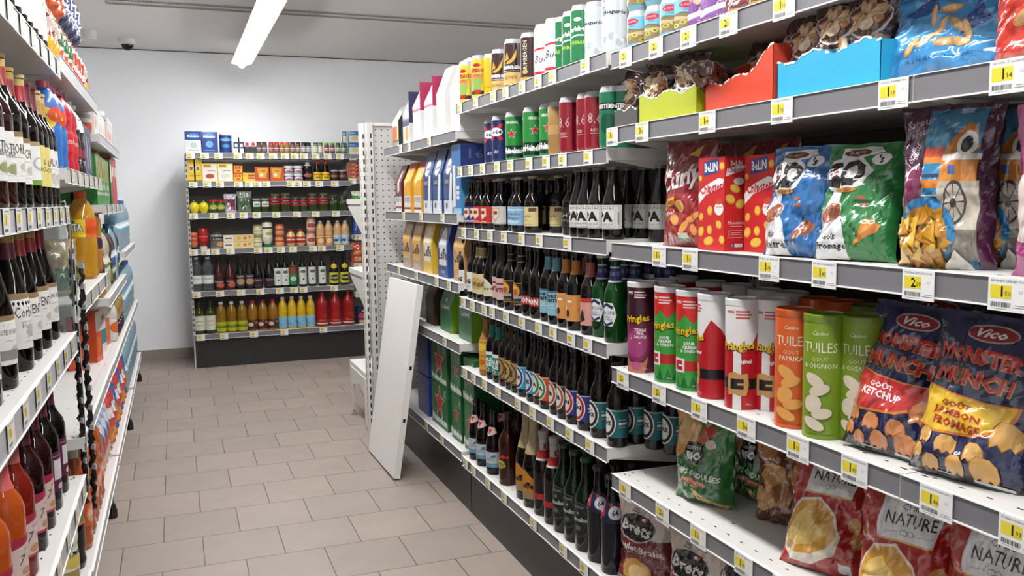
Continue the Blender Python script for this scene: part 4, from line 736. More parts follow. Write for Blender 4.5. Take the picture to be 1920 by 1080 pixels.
# --- bottom shelf
z = ZA[5]
br = [('r', 0, 0, 1, 1, 'd9cdc2'), ('r', 0, 0, 1, .60, '7a2830'), ('e', .42, .70, .36, .155, 'cfc6be'), ('e', .42, .70, .34, .14, '141212'), ('t', 'Brets', .42, .69, .12, 'f2f0ee', {'b': .03, 'w': .56, 'sh': .15, 'rot': -6}), ('r', .48, .78, .52, .81, '2b4a8c'), ('r', .52, .78, .56, .81, 'f2f2f2'), ('r', .56, .78, .60, .81, 'c8302c'), ('t', '100%', .38, .885, .035, '3a3030', {'b': .02}), ('r', .3, .855, .46, .862, '3a3030'), ('r', .55, .89, .72, .897, '8a7f78'), ('r', .55, .87, .7, .877, '8a7f78'), ('t', 'Poulet Braisé', .5, .48, .075, 'f0e6e0', {'w': .85, 'b': .02, 'rot': -5}), ('e', .45, .22, .28, .14, 'd8a050'), ('e', .5, .2, .2, .1, 'ecc884')]
Hb = at_x(1200, 945, XRT+.05).z - z
me = bag('brets', .19, .25, .08, 'cfc2b6', br, seed=101, crink=1.3, nu=28, nv=38)
put_r('crisp_bag', me, 1212, z, .085, 'white and maroon crisp bag at the far end', 'snack bag', 'bottom snack shelf', 'white and maroon crisp bags', turn=26, lean=.02, zm=.28)
put_r('crisp_bag', me, 1308, z, .07, 'white and maroon crisp bag slumped under the rail', 'snack bag', 'bottom snack shelf', 'white and maroon crisp bags', turn=20, lean=.06, zm=.25)
put_r('crisp_bag', me, 1262, z, .22, 'white and maroon crisp bag in the second row', 'snack bag', 'bottom snack shelf', 'white and maroon crisp bags', turn=14, zm=.28)
put_r('crisp_bag', me, 1405, z, .13, 'white and maroon crisp bag in deep shade', 'snack bag', 'bottom snack shelf', 'white and maroon crisp bags', turn=14, zm=.25)

# ================================================================ beer bottle bay
SIL = 'c9c9cc'
def cans(key, base, sh, lid=None, **k): return tubecan(key, .033, .168, base, sh, lid or 'c9c9cb', 'can', **k)
desp = [('r', 0, 0, 1, 1, 'e8c832'), ('r', 0, .06, 1, .16, '2a2622')] + [q for x in (.25, .5, .75, 1) for q in (('e', x-.02, .16, .075, .09, 'b8282a'), ('p', [(x-.12, .18), (x+.06, .18), (x+.1, .62), (x-.14, .62)], '8fb45c'), ('p', [(x-.12, .45), (x, .52), (x+.08, .45), (x+.08, .60), (x-.14, .60)], 'e88a42'), ('t', 'DESPERADOS', x-.02, .70, .13, 'b8282a', {'b': .05, 'w': .26}), ('t', 'ORIGINAL', x-.02, .56, .05, '4a2a1a', {'w': .14}), ('e', x-.02, .84, .08, .05, 'b8282a'))]
grim = [('r', 0, 0, 1, .30, 'd8b46a'), ('r', 0, .30, 1, 1, '3c2420')] + [q for x in (.3, .8) for q in (('p', [(x-.1, .52), (x+.02, .62), (x+.12, .88), (x+.10, .66), (x+.04, .55), (x-.02, .50)], 'e0b048'), ('p', [(x-.12, .56), (x-.06, .8), (x-.02, .62)], 'd89a38'), ('t', 'GRIMBERGEN', x, .42, .09, 'f4f0ea', {'b': .04, 'w': .36}), ('t', 'BLONDE', x, .18, .08, '5a3422', {'w': .22}), ('r', x-.15, .33, x+.15, .34, 'f4f0ea'))]
grd = [('r', 0, 0, 1, .08, 'c8a050'), ('r', 0, .08, 1, 1, '3a2220')] + [('t', 'GRIMBERGEN', x, .55, .11, 'e8dcc8', {'rot': 90, 'w': .5}) for x in (.3, .7)] + [('e', .3, .2, .05, .05, 'c8a050')]
bud = [('r', 0, 0, 1, 1, 'eef0f2'), ('r', 0, 0, 1, .06, 'c82838')] + [q for x in (.3, .8) for q in (('e', x, .72, .16, .15, 'c8ccd2'), ('e', x, .72, .14, .13, 'eef0f2'), ('e', x, .72, .1, .09, 'd2d6dc'), ('p', [(x-.2, .55), (x+.2, .62), (x+.2, .58), (x-.2, .51)], 'c82838'), ('t', 'Bud', x, .34, .17, '2a3448', {'sh': .4, 'w': .26}))]
carl = [('r', 0, 0, 1, 1, '1f7a48')] + [q for x in (.25, .75) for q in (('e', x, .82, .06, .04, 'd8e8dc'), ('t', 'Carlsberg', x, .62, .13, 'f2f4f2', {'b': .05, 'w': .36, 'rot': 4}), ('p', [(x-.2, .46), (x, .52), (x+.2, .50), (x+.2, .48), (x, .49), (x-.2, .43)], 'f2f4f2'), ('t', 'DANMARK', x, .36, .08, 'a8d04a', {'w': .30, 'b': .02}), ('t', '1947', x+.25, .5, .06, 'd8e8dc', {'rot': 90}))]
hoe = [('r', 0, 0, 1, 1, 'cfd6da')] + [('e', .1*i+.05, .12+.06*(i % 3), .05, .06, 'b4bcc2', {'rot': 40*i}) for i in range(10)] + [('e', .1*i, .17+.07*(i % 2), .03, .04, 'e2e6e8') for i in range(10)] + [q for x in (.3, .8) for q in (('t', 'Hoegaarden', x, .68, .10, '2c3038', {'b': .03, 'w': .34}), ('e', x-.17, .9, .03, .03, '9aa0a8'), ('e', x-.17, .78, .03, .03, '9aa0a8'), ('e', x-.17, .66, .03, .03, '9aa0a8'))]
k64 = [('r', 0, 0, 1, 1, '1e2c5c')] + [q for x in (.3, .8) for q in (('p', [(x-.14, .88), (x-.08, .92), (x+.14, .52), (x+.08, .48)], 'c82c34'), ('p', [(x+.14, .88), (x+.08, .92), (x-.14, .52), (x-.08, .48)], 'c82c34'), ('e', x, .70, .13, .11, 'eef0f4'), ('t', '1664', x, .70, .10, '1a1c28', {'b': .02, 'w': .22}), ('t', '40', x, .2, .1, 'd8dce8', {'sh': .3}))]
hei = [('r', 0, .30, 1, 1, '2a8a3c'), ('r', 0, 0, 1, .30, '0f3a22')] + [q for x in (.16, .5, .84) for q in (('s', x, .58, .085, 'f0f0f0'), ('s', x, .58, .075, 'c8242a'), ('t', 'ORIGINAL', x, .86, .07, 'f0f4f0', {'w': .24, 'b': .02}), ('t', 'Heineken', x, .17, .15, 'f4f6f4', {'b': .06, 'w': .34}))]
e86 = [('r', 0, 0, 1, 1, '8a1426'), ('r', .38, 0, .42, 1, '5a0c18')] + [q for x in (.25, .75) for q in (('t', '8.6', x, .58, .22, 'c0a8a0', {'w': .2}), ('t', 'RED', x, .34, .06, 'd8c8c0'), ('r', x-.06, .27, x+.06, .28, 'd8c8c0'))]
ams = [('r', 0, 0, 1, 1, '10704c'), ('r', 0, .66, 1, .80, '141414')] + [q for x in (.3, .8) for q in (('t', 'AMSTERDAM', x, .73, .09, 'f0f0f0', {'b': .04, 'w': .36}), ('e', x, .4, .12, .2, '0c5038'))]
cn = dict(desp=cans('desp', 'e8c832', desp, 'd0a838'), grim=cans('grim', '3c2420', grim, 'd0a850'), grd=cans('grd', '3a2220', grd, 'c8a050'), bud=cans('bud', 'eef0f2', bud), carl=cans('carl', '1f7a48', carl), hoe=cans('hoe', 'cfd6da', hoe), k64=cans('k64', '1e2c5c', k64), hei=cans('hei', '2a8a3c', hei), e86=cans('e86', '8a1426', e86, '8a1426'), ams=cans('ams', '10704c', ams, '2a2a2a'), brz=cans('brz', 'a8844c', [('r', 0, .4, 1, .6, 'c0985c')]), yel=cans('yel', 'e0b828', [('r', 0, .2, 1, .24, 'c89820')]))
CD = dict(desp='yellow beer can with red seals', grim='brown and gold beer can', grd='dark brown beer can', bud='white and red beer can', carl='green beer can', hoe='pale silver beer can', k64='navy beer can with crossed red ribbon', hei='green beer can with red star', e86='dark red beer can', ams='green and black beer can', brz='bronze beer can', yel='plain yellow beer can')
for px, k, v, tn in ((877, 'desp', .045, 40), (900, 'desp', .042, 55), (923, 'yel', .075, 0), (938, 'grim', .07, 60), (963, 'grim', .042, 62), (994, 'grd', .055, 50), (1021, 'bud', .045, 60), (1041, 'bud', .04, 62), (1059, 'carl', .06, 20), (1074, 'carl', .05, 70), (1091, 'carl', .04, 74), (1118, 'hoe', .06, 60), (1152, 'hoe', .042, 80)):
    put_r('beer_can', cn[k], px, ZB[0], v, CD[k], 'beer can', 'top beer shelf', 'tall beer cans', turn=tn+(58 if k in ('grim', 'bud', 'carl', 'hoe', 'k64', 'e86', 'ams', 'grd') else 0))
for px, k, v, tn in ((924, 'k64', .055, 60), (939, 'k64', .042, 50), (965, 'hei', .042, 50), (999, 'hei', .042, 80), (1030, 'hei', .055, 60), (1047, 'brz', .06, 0), (1069, 'e86', .042, 60), (1102, 'e86', .05, 50), (1117, 'e86', .055, 90), (1146, 'ams', .045, 60), (1172, 'ams', .075, 60)):
    put_r('beer_can', cn[k], px, ZB[1], v, CD[k], 'beer can', 'second beer shelf', 'tall beer cans', turn=tn+(58 if k in ('grim', 'bud', 'carl', 'hoe', 'k64', 'e86', 'ams', 'grd') else 0))

BK = '0b0807'
def beer(key, pf, H, R, lab, neck=None, cap='1a1816', col=BK, turn=0, z=(.12, .46), wd=165, foil=None):
    ls = [('label', z[0], z[1], wd, lab)]
    if neck: ls.append(('neck_label', neck[0], neck[1], 359, neck[2]))
    return bottle(key, pf, R, H, col, cap, ls, foil=foil, turn=turn)
def shield(bg): return [('r', 0, 0, 1, 1, bg), ('p', [(.3, .9), (.7, .9), (.72, .45), (.5, .2), (.28, .45)], 'c8a070'), ('p', [(.33, .86), (.67, .86), (.68, .47), (.5, .26), (.32, .47)], 'e8dcc0'), ('r', .38, .55, .62, .75, '9c2a2a'), ('r', .3, .1, .7, .14, 'd8d8d8'), ('r', 0, .02, 1, .06, 'd0a878')]
ipa = [('r', 0, 0, 1, 1, 'd9d8d2'), ('r', .02, .02, .98, .03, '6a6a66'), ('r', .1, .05, .78, .06, '4a4a48'), ('r', .1, .94, .78, .95, '4a4a48'), ('r', .1, .05, .105, .95, '4a4a48'), ('r', .775, .05, .78, .95, '4a4a48'), ('t', 'LAGUNITAS', .44, .86, .08, '2a2a28', {'w': .6}), ('t', 'IPA', .44, .52, .42, '161616', {'b': .05, 'w': .58}), ('t', 'INDIA PALE ALE', .44, .20, .07, '2a2a28', {'w': .58}), ('r', .25, .12, .65, .13, '6a6a66'), ('r', .86, .2, .9, .7, '8a8a86')]
B3 = [(885, .036, 'cb', shield('2a2c86')), (894, .05, 'cb', 0), (903, .036, 'cr', shield('c8242a')), (917, .036, 'cr', 0), (931, .052, 'cw', shield('c8c8c4')), (940, .036, 'cw', 0)]
for k, bg, cp_ in (('cb', '2a2c86', '1a1816'), ('cr', 'c8242a', '8a1a1c'), ('cw', 'c8c8c4', 'b0b0b0')): beer(k, 'stubby', .188, .031, shield(bg), cap=cp_)
BD = dict(cb='brown abbey beer bottle with blue shield label', cr='brown abbey beer bottle with red shield label', cw='brown abbey beer bottle with white shield label', bl='brown beer bottle with pale blue label', tr='brown beer bottle with cream yellow label', blk='dark beer bottle with black label', ipa='dark beer bottle with white lettered label')
beer('bl', 'stubby', .188, .0305, [('r', 0, 0, 1, 1, '8fb8d8'), ('r', 0, .8, 1, .86, 'd8e8f4'), ('t', 'Blanche', .5, .62, .16, '2a2c3a', {'w': .6}), ('t', 'de Namur', .5, .38, .14, '2a2c3a', {'w': .6}), ('p', [(.2, .25), (.8, .25), (.7, .1), (.3, .1)], 'b8d4ea')], cap='a8a8a8')
beer('tr', 'stubby', .188, .0305, [('r', 0, 0, 1, 1, 'd8c68a'), ('r', .62, .75, .92, .95, '5a4628'), ('t', 'Triple', .45, .5, .16, '3a2a1c', {'w': .5}), ('r', .3, .62, .35, .9, '5a4a2c'), ('t', 'mont', .45, .32, .08, '5a4628'), ('r', .2, .08, .8, .1, '8a7648')], cap='a09468')
beer('blk', 'stubby', .188, .0305, [('r', 0, 0, 1, 1, '161412'), ('t', 'IGHT', .5, .6, .2, 'b8b4ae', {'w': .6}), ('t', 'BROCH', .5, .35, .12, 'b8b4ae', {'w': .6})])
beer('ipa', 'cone', .198, .031, ipa, cap='6a6458', z=(.14, .47), wd=190)
for px, v, k in [(885, .036, 'cb'), (894, .05, 'cb'), (903, .036, 'cr'), (917, .036, 'cr'), (930, .06, 'cw'), (941, .036, 'cw'), (968, .06, 'bl'), (975, .036, 'bl'), (1000, .036, 'tr'), (1015, .16, 'tr'), (1048, .10, 'tr'), (1072, .07, 'blk'), (1087, .036, 'ipa'), (1101, .036, 'ipa'), (1122, .036, 'ipa'), (1150, .036, 'ipa'), (1175, .12, 'ipa'), (1207, .14, 'ipa'), (1238, .13, 'ipa')]:
    put_r('beer_bottle', _cache[k], px, ZB[2], v, BD[k], 'beer bottle', 'third beer shelf', 'bottles on the third beer shelf', turn=16)
for i, px in enumerate((905, 925, 950, 985, 1035, 1060)): put_r('beer_bottle', _cache[('cb', 'cr', 'cw', 'bl', 'tr', 'blk')[i]], px, ZB[2], .2, BD[('cb', 'cr', 'cw', 'bl', 'tr', 'blk')[i]]+' in shade', 'beer bottle', 'third shelf', 'bottles on the third beer shelf', turn=16)

def simple(bg, txt, tc, extra=()): return [('r', 0, 0, 1, 1, bg)] + list(extra) + ([('t', txt, .5, .5, .3, tc, {'b': .04, 'w': .7})] if txt else [])
nk = lambda c, t=None: (.72, .90, [('r', 0, 0, 1, 1, c)] + ([('r', 0, .1, 1, .16, t), ('r', 0, .84, 1, .9, t)] if t else []))
beer('g', 'long', .232, .0305, [('r', 0, 0, 1, 1, 'e4e4e2'), ('t', 'BG', .42, .52, .26, '141414', {'b': .06}), ('t', '15 IPA', .45, .25, .08, '3a3a3a')], turn=8)
beer('cream', 'long', .232, .0305, simple('d8cc9c', 'blond', '6a5424', [('e', .5, .5, .3, .3, 'c4a860')]), neck=nk('b8a868', 'e4dcb8'))
beer('trap', 'slope', .236, .034, [('p', [(0, 0), (1, 0), (1, .3), (.6, .8), (0, 1)], 'd8d0b0'), ('t', 'Trappe', .5, .36, .16, '2a2620', {'w': .7, 'b': .02}), ('e', .3, .62, .12, .14, '4a4a42')], cap='8a8a86')
beer('ale', 'long', .232, .0305, simple('d8b8b0', 'Karm', '6a1a24', [('r', 0, .7, 1, .78, '8a2a34')]), neck=(.72, .93, [('r', 0, 0, 1, 1, '2c1216')]))
beer('lion', 'long', .232, .0305, [('r', 0, 0, 1, 1, '1a1412'), ('r', 0, .02, 1, .05, 'c8a868'), ('r', 0, .96, 1, .99, 'c8a868'), ('e', .45, .62, .28, .32, 'd8942c'), ('e', .42, .64, .2, .2, 'e8b850'), ('e', .5, .58, .12, .14, 'b8542a'), ('p', [(.2, .35), (.8, .42), (.8, .30), (.2, .25)], '9aa0b4'), ('t', 'GOUDALE', .5, .15, .1, 'c8a868', {'w': .6})], neck=(.72, .9, [('r', 0, 0, 1, 1, '1a1412'), ('r', 0, .2, 1, .26, 'c8c0b0'), ('r', 0, .7, 1, .76, 'c8c0b0')]))
beer('mon', 'long', .232, .031, [('r', 0, .12, 1, .42, 'b8202c'), ('t', 'LIMON', .45, .27, .22, 'f0e8e4', {'b': .05, 'w': .7}), ('e', .3, .7, .12, .18, '2e3018')], z=(.12, .55), cap='3a3020')
beer('ube', 'long', .232, .031, [('r', 0, 0, 1, 1, '88b8c4'), ('r', 0, .92, 1, 1, '3a6878'), ('t', 'SHORT', .5, .78, .15, '1a2a34', {'b': .05, 'w': .62}), ('t', 'CUBITE', .5, .60, .15, '1a2a34', {'b': .05, 'w': .7}), ('t', 'PALE ALE', .5, .42, .07, 'e8f4f6'), ('r', .25, .3, .75, .32, 'e8f4f6')], neck=nk('6a9ca8'))
beer('org', 'long', .232, .031, [('r', 0, 0, 1, 1, 'd8944c'), ('p', [(0, 0), (.34, .1), (.42, .5), (.3, .95), (0, 1)], 'ece6de'), ('e', .45, .3, .1, .14, '1c1c22'), ('e', .36, .26, .06, .07, 'c84a2c'), ('e', .55, .75, .1, .05, 'ece6de'), ('e', .3, .6, .05, .1, 'd86a3c')], neck=nk('c07c3c'))
beer('pnk', 'long', .232, .031, [('r', 0, 0, 1, 1, 'd89a90'), ('p', [(.2, 0), (.6, .2), (.5, .6), (.3, .3)], '2a1c1c'), ('r', 0, .85, 1, 1, 'b83428')], neck=nk('a8625c'))
per = [('p', [(.18, .5), (.3, .9), (.7, .9), (.82, .5), (.7, .1), (.3, .1)], 'e4e6ea'), ('p', [(.28, .78), (.5, .9), (.72, .78), (.68, .68), (.5, .8), (.32, .68)], '1c2c54'), ('p', [(.28, .2), (.5, .08), (.72, .2), (.68, .28), (.5, .17), (.32, .28)], '1c2c54'), ('t', 'PERONI', .5, .56, .14, '1a1c24', {'w': .56}), ('t', 'NASTRO', .5, .42, .06, '1c2c54'), ('t', 'AZZURRO', .5, .33, .07, '1c2c54', {'w': .4})]
bottle('peroni', 'long', .0315, .235, '063c10', SIL, [('label', .16, .50, 170, per), ('neck_label', .70, .88, 359, [('r', 0, 0, 1, 1, '232a66'), ('r', 0, 0, 1, .1, 'c8ccd8'), ('r', 0, .9, 1, 1, 'c8ccd8')]+[('t', 'PERONI', x, .55, .3, 'b8bcd8', {'w': .24}) for x in (.2, .5, .8)])])
BD.update(g='black-glass beer bottle with plain white letter label', cream='dark beer bottle with cream gold neck wrap', trap='wide dark beer bottle with cream label', ale='dark beer bottle with pale pink label', lion='dark beer bottle with orange crest label', mon='dark beer bottle with red band', ube='dark beer bottle with light blue label', org='dark beer bottle with orange label', pnk='dark beer bottle with pink label', peroni='green beer bottle with blue neck label')
wh = 'fourth beer shelf'
for px, v, k in [(874, .036, 'g'), (890, .036, 'g'), (900, .036, 'cream'), (907, .036, 'cream'), (923, .039, 'trap'), (938, .05, 'ale'), (946, .04, 'ale'), (960, .036, 'lion'), (979, .036, 'lion'), (995, .036, 'mon'), (1010, .036, 'mon'), (1030, .04, 'ube'), (1045, .036, 'ube'), (1063, .036, 'org'), (1081, .036, 'org'), (1108, .036, 'pnk'), (1130, .05, 'peroni'), (1154, .036, 'peroni'), (1171, .10, 'peroni'), (1191, .115, 'peroni')]:
    put_r('beer_bottle', _cache[k], px, ZB[3], v, BD[k], 'beer bottle', wh, 'bottles on the fourth beer shelf', turn=14)
for i, k in enumerate(('g', 'cream', 'trap', 'ale', 'lion', 'lion', 'mon', 'ube', 'org', 'org', 'pnk')): put_r('beer_bottle', _cache[k], 890+i*21, ZB[3], .115, BD[k]+' behind', 'beer bottle', None if 0 else 'fourth shelf', 'bottles on the fourth beer shelf', turn=14)
for i in range(5): put_r('beer_bottle', _cache['peroni'], 1180+i*19, ZB[3], .19, BD['peroni']+' further back', 'beer bottle', 'fourth shelf', 'bottles on the fourth beer shelf', turn=14)

def ring(bg, rc, txt, tc='1a1a1a'): return [('r', 0, 0, 1, 1, bg), ('e', .34, .5, .31, .52, 'e8e6e2', {'n': 28}), ('e', .34, .5, .28, .47, rc, {'n': 28}), ('e', .34, .5, .21, .36, 'e4e2dc', {'n': 24}), ('t', txt, .36, .5, .17, tc, {'b': .05, 'w': .34}), ('t', 'BROOKLYN', .34, .66, .06, tc, {'w': .22}), ('r', .72, .46, .95, .54, 'e4e2dc'), ('r', .72, .62, .92, .64, 'c8c8c4'), ('r', .72, .36, .92, .38, 'c8c8c4'), ('r', 0, .94, 1, .97, 'c8c8c4')]
bottle('lem', 'long', .031, .232, 'a8763c', '6a5a3a', [('label', .10, .60, 170, [('r', 0, 0, 1, 1, 'e0a838'), ('p', [(0, 0), (.4, .1), (.3, .6), (0, .5)], '7a2a4a'), ('e', .5, .75, .3, .12, 'f0d048'), ('t', 'TROPIC', .5, .45, .08, '3a2a1a', {'w': .6}), ('e', .6, .25, .15, .1, 'd86a2a')])], mt='glass')
beer('teal', 'long', .232, .0305, [('r', 0, 0, 1, 1, '1f8a7a'), ('r', 0, .84, 1, 1, 'e8ecea'), ('t', 'PALE', .5, .62, .18, 'f0f4f2', {'b': .06, 'w': .55}), ('t', 'ALE', .5, .40, .2, 'f0f4f2', {'b': .06, 'w': .5}), ('e', .5, .14, .12, .1, 'f0f4f2'), ('e', .5, .14, .09, .07, 'c82c3c')], neck=(.70, .90, [('r', 0, 0, 1, 1, '1c7a6c'), ('t', 'PUNK', .3, .5, .4, 'e8f0ee', {'rot': 90}), ('t', 'PUNK', .8, .5, .4, 'e8f0ee', {'rot': 90})]))
for k, c1, c2 in (('tan', 'a8885c', '3a2c1c'), ('ylw', 'c0a050', '2a261c')):
    beer(k, 'long', .232, .0305, [('r', 0, 0, 1, 1, c1), ('e', .4, .5, .34, .44, c2), ('e', .4, .5, .29, .38, c1), ('t', 'B', .4, .5, .42, c2, {'b': .06, 'sh': .2}), ('r', 0, .03, 1, .06, c2)], neck=(.70, .92, [('r', 0, 0, 1, 1, '2c2620'), ('e', .3, .5, .15, .3, '8a7c60'), ('e', .8, .5, .15, .3, '8a7c60')]))
ringd = (('rb', '2f9cc8', '2a3a78', 'TE', 'bright blue'), ('rg', 'd84a24', '2f8a50', 'IPA', 'orange and green'), ('rc', '3a2a20', 'a8643c', 'BER', 'copper ring'), ('rr', '2a3480', 'c0242c', 'EN', 'blue and red'), ('rt', '156066', '1a1a1a', 'BLACK', 'teal and black'))
for k, bg, rc, tx, dd in ringd:
    beer(k, 'long', .232, .0305, ring(bg, rc, tx), neck=(.80, .86, [('r', 0, 0, 1, 1, '161210'), ('t', 'PELFORTH', .3, .5, .6, 'c8c0b8', {'w': .2})]), turn=10, wd=200); BD[k] = 'dark beer bottle with %s round label' % dd
BD.update(lem='amber glass bottle with yellow fruit label', teal='dark beer bottle with turquoise label', tan='dark beer bottle with tan round label', ylw='dark beer bottle with yellow tan label')
wh = 'fifth beer shelf'
for px, v, k in [(913, .036, 'lem'), (926, .036, 'teal'), (938, .036, 'teal'), (950, .036, 'tan'), (962, .036, 'ylw'), (973, .036, 'tan'), (986, .036, 'rb'), (1003, .036, 'rb'), (1016, .042, 'rg'), (1028, .036, 'rg'), (1047, .036, 'rc'), (1062, .036, 'rc'), (1079, .036, 'rr'), (1101, .036, 'rr'), (1126, .036, 'rt'), (1158, .036, 'rt'), (1193, .10, 'rt'), (1229, .12, 'rt'), (1264, .14, 'rt')]:
    put_r('beer_bottle', _cache[k], px, ZB[4], v, BD[k], 'beer bottle', wh, 'bottles on the fifth beer shelf', turn=14)
for i, k in enumerate(('teal', 'tan', 'tan', 'rb', 'rb', 'rg', 'rc', 'rc', 'rr', 'rr', 'rt')): put_r('beer_bottle', _cache[k], 940+i*23, ZB[4], .115, BD[k]+' behind', 'beer bottle', 'fifth shelf', 'bottles on the fifth beer shelf', turn=14)

bottle('cidre', 'champ', .0335, .25, '0a0808', None, [('label', .12, .36, 200, [('r', 0, 0, 1, 1, 'c4ccce'), ('r', 0, 0, 1, .26, '6aa0bc'), ('t', 'BLONDE', .5, .5, .14, '5a6a72', {'w': .5}), ('p', [(.6, .6), (.8, .65), (.78, .85), (.68, .78)], '3a7c9c')]), ('neck_label', .60, .74, 200, [('p', [(.2, 1), (.8, 1), (.9, .4), (.5, 0), (.1, .4)], 'd8b8b4'), ('p', [(.4, .8), (.7, .8), (.5, .3)], 'c0283c')])], foil=(.80, '1a1816'))
bottle('trin', 'wine', .036, .27, '8a4416', None, [('label', .22, .52, 180, [('t', 'Trinidados', .4, .62, .2, 'c8303a', {'b': .05, 'w': .8}), ('e', .45, .28, .22, .16, 'd8c038'), ('e', .5, .2, .2, .14, '6a9a34'), ('e', .4, .12, .2, .1, 'd88a34')])], fill=(.14, '351206'), foil=(.90, '3a1c10'))
bottle('leffe', 'slope', .042, .31, '0b0807', None, [('label', .10, .42, 150, [('p', [(0, 0), (1, 0), (1, .5), (.5, 1), (0, .9)], 'c88428'), ('r', 0, 0, 1, .22, '9a8a60'), ('t', 'Leffe', .5, .48, .24, '1c1410', {'b': .04, 'w': .6, 'sh': .1})])], foil=(.60, 'b8a880'))
bottle('kro', 'long', .036, .285, BK, None, [('label', .20, .27, 359, [('r', 0, 0, 1, 1, 'b8242c')]), ('neck_label', .66, .90, 359, [('r', 0, 0, 1, 1, 'c8c8ca'), ('r', 0, .1, 1, .5, 'b8242c')]+[('t', 'K', x, .68, .3, 'b8242c', {'b': .08}) for x in (.2, .45, .7, .95)])], foil=(.90, 'b8b8ba'))
bottle('heib', 'long', .036, .285, '071a0c', '0f4a26', [('label', .16, .54, 170, [('e', .5, .5, .46, .5, '3a4440', {'n': 28}), ('e', .5, .5, .42, .46, '101412', {'n': 28}), ('e', .5, .5, .3, .33, '3a4440', {'n': 28}), ('e', .5, .5, .28, .31, '0c1812', {'n': 28}), ('r', .06, .40, .94, .60, '101412'), ('t', 'Heineken', .5, .5, .13, 'a8b0ac', {'b': .06, 'w': .8}), ('s', .5, .68, .07, '8a928e'), ('t', 'ORIGINAL', .5, .86, .06, 'a8b0ac', {'w': .4}), ('e', .5, .26, .1, .07, '5a6460')])])
bottle('k64b', 'long', .036, .285, '0a0c18', '14141c', [('neck_label', .53, .73, 300, [('r', 0, 0, 1, 1, '121a38')]+[q for x in (.3, .7) for q in (('p', [(x-.15, .9), (x-.08, .95), (x+.14, .1), (x+.07, .05)], 'b0343c'), ('p', [(x+.05, .9), (x+.12, .95), (x+.2, .3), (x+.13, .25)], 'b0343c'), ('e', x-.02, .5, .12, .32, 'c0c4cc'), ('t', '64', x-.02, .5, .3, '1a1c28', {'b': .02}))])])
BD.update(cidre='small dark foil-top bottle with pale blue label', trin='amber flavoured beer bottle with fruit label', leffe='large dark bottle with gold foil and amber label', kro='large dark bottle with red and white neck', heib='large dark green bottle with oval label', k64b='large navy bottle with white oval neck label')
wh = 'bottom beer shelf'
for px, v, k in [(894, .04, 'cidre'), (908, .04, 'cidre'), (927, .04, 'cidre'), (953, .045, 'trin'), (972, .13, 'trin'), (989, .055, 'leffe'), (1003, .048, 'leffe'), (1020, .045, 'kro'), (1040, .045, 'kro'), (1058, .045, 'heib'), (1079, .045, 'heib'), (1100, .045, 'heib'), (1124, .045, 'k64b'), (1150, .045, 'k64b')]:
    put_r('beer_bottle', _cache[k], px, ZB[5], v, BD[k], 'beer bottle', wh, 'bottles on the bottom beer shelf', turn=18, zm=.1)
for i, k in enumerate(('cidre', 'trin', 'leffe', 'kro', 'kro', 'heib', 'heib', 'k64b', 'k64b', 'k64b')): put_r('beer_bottle', _cache[k], 945+i*27, ZB[5], .15, BD[k]+' behind', 'beer bottle', None if 0 else 'fourth shelf', 'bottles on the bottom beer shelf', turn=14, zm=.1)

# ================================================================ beer carton bay
def pack(key, W, D, H, c, front, taper=0, side=(), cx=None): return carton(key, W, D, H, c, front, (), side, taper=taper)
def crow(items, z, where, grp, v=.012):
    for px0, px1, me, ds, W in items:
        yc = along_y((px0+px1)/2, XRT+v, z+.1); hw = max(q.co.x for q in me.vertices)+.002; yc = min(max(yc, 3.405+hw), 4.70-hw); make('beer_carton', me, (XRT+v, yc, z+.0005), RR, ds, 'beer carton', where, grp)
W1 = .125
frt = pack('fruit', W1, .19, .21, {'x': '1c1e1c', 'X': '232822', 'y': '1e201e', 'Y': '111111', 'z': '111111', 'Z': '222222'}, [('p', [(0, .15), (1, .15), (1, .8), (0, .95)], 'b8cc7a'), ('p', [(0, .15), (.7, .15), (.8, .5), (0, .5)], 'd86a34'), ('p', [(.1, .6), (.9, .8), (.9, .85), (.1, .7)], 'ece8dc'), ('t', 'MOJITO', .5, .62, .1, '222222', {'w': .8})]+[('r', .1+.2*i, 0, .2+.2*i, .13, 'd8dcc8') for i in range(5)], .25, [('r', .3, .2, .9, .6, '4a9a3a')])
nav = pack('navyp', W1, .19, .25, 'e4e2e0', [('r', 0, .35, 1, .85, '3a3a5c'), ('t', '1664', .5, .6, .14, 'e8e8f0', {'w': .6}), ('e', .6, .2, .25, .14, 'd8a038')], .25, [('r', 0, .4, 1, 1, '34345a')])
pnk = pack('pinkp', W1+.01, .2, .27, 'ecebea', [('r', 0, .52, 1, .86, 'c85878'), ('t', '1664', .5, .68, .14, 'f4e8ec', {'w': .6}), ('r', .15, .44, .85, .47, 'd0d0d0'), ('e', .5, .2, .2, .14, 'dcdcdc'), ('t', 'ROSE', .5, .36, .06, '9a9aa0')], .25, [('r', 0, .52, 1, 1, 'b8305c')])
wht = pack('whitep', W1, .2, .29, 'edecea', [('e', .5, .6, .2, .16, 'dcdcda'), ('t', 'BLANC', .5, .3, .08, 'c0c0c2', {'w': .5}), ('r', .2, .76, .8, .82, 'd0d0d0'), ('t', '6 x 25 cl', .5, .12, .05, 'c4c4c6')], .22)
wh = 'top carton shelf'
crow([(730, 753, frt, 'black and orange fruit beer carton', W1), (752, 770, nav, 'white and navy beer carton', W1), (770, 792, pnk, 'white beer carton with pink top', W1), (792, 815, pnk, 'white beer carton with pink top', W1), (815, 838, wht, 'plain white beer carton', W1), (838, 868, wht, 'plain white beer carton', W1)], ZC[0], wh, 'beer cartons on the top shelf')
lyw = carton('whlow', .13, .26, .12, 'dcdad6', [], (), [], None); g = G(); 
lw = carton('whlow2', .14, .28, .10, 'e0dedb', [('r', .2, .7, .8, .74, '9a9a98')], (), [], 0)
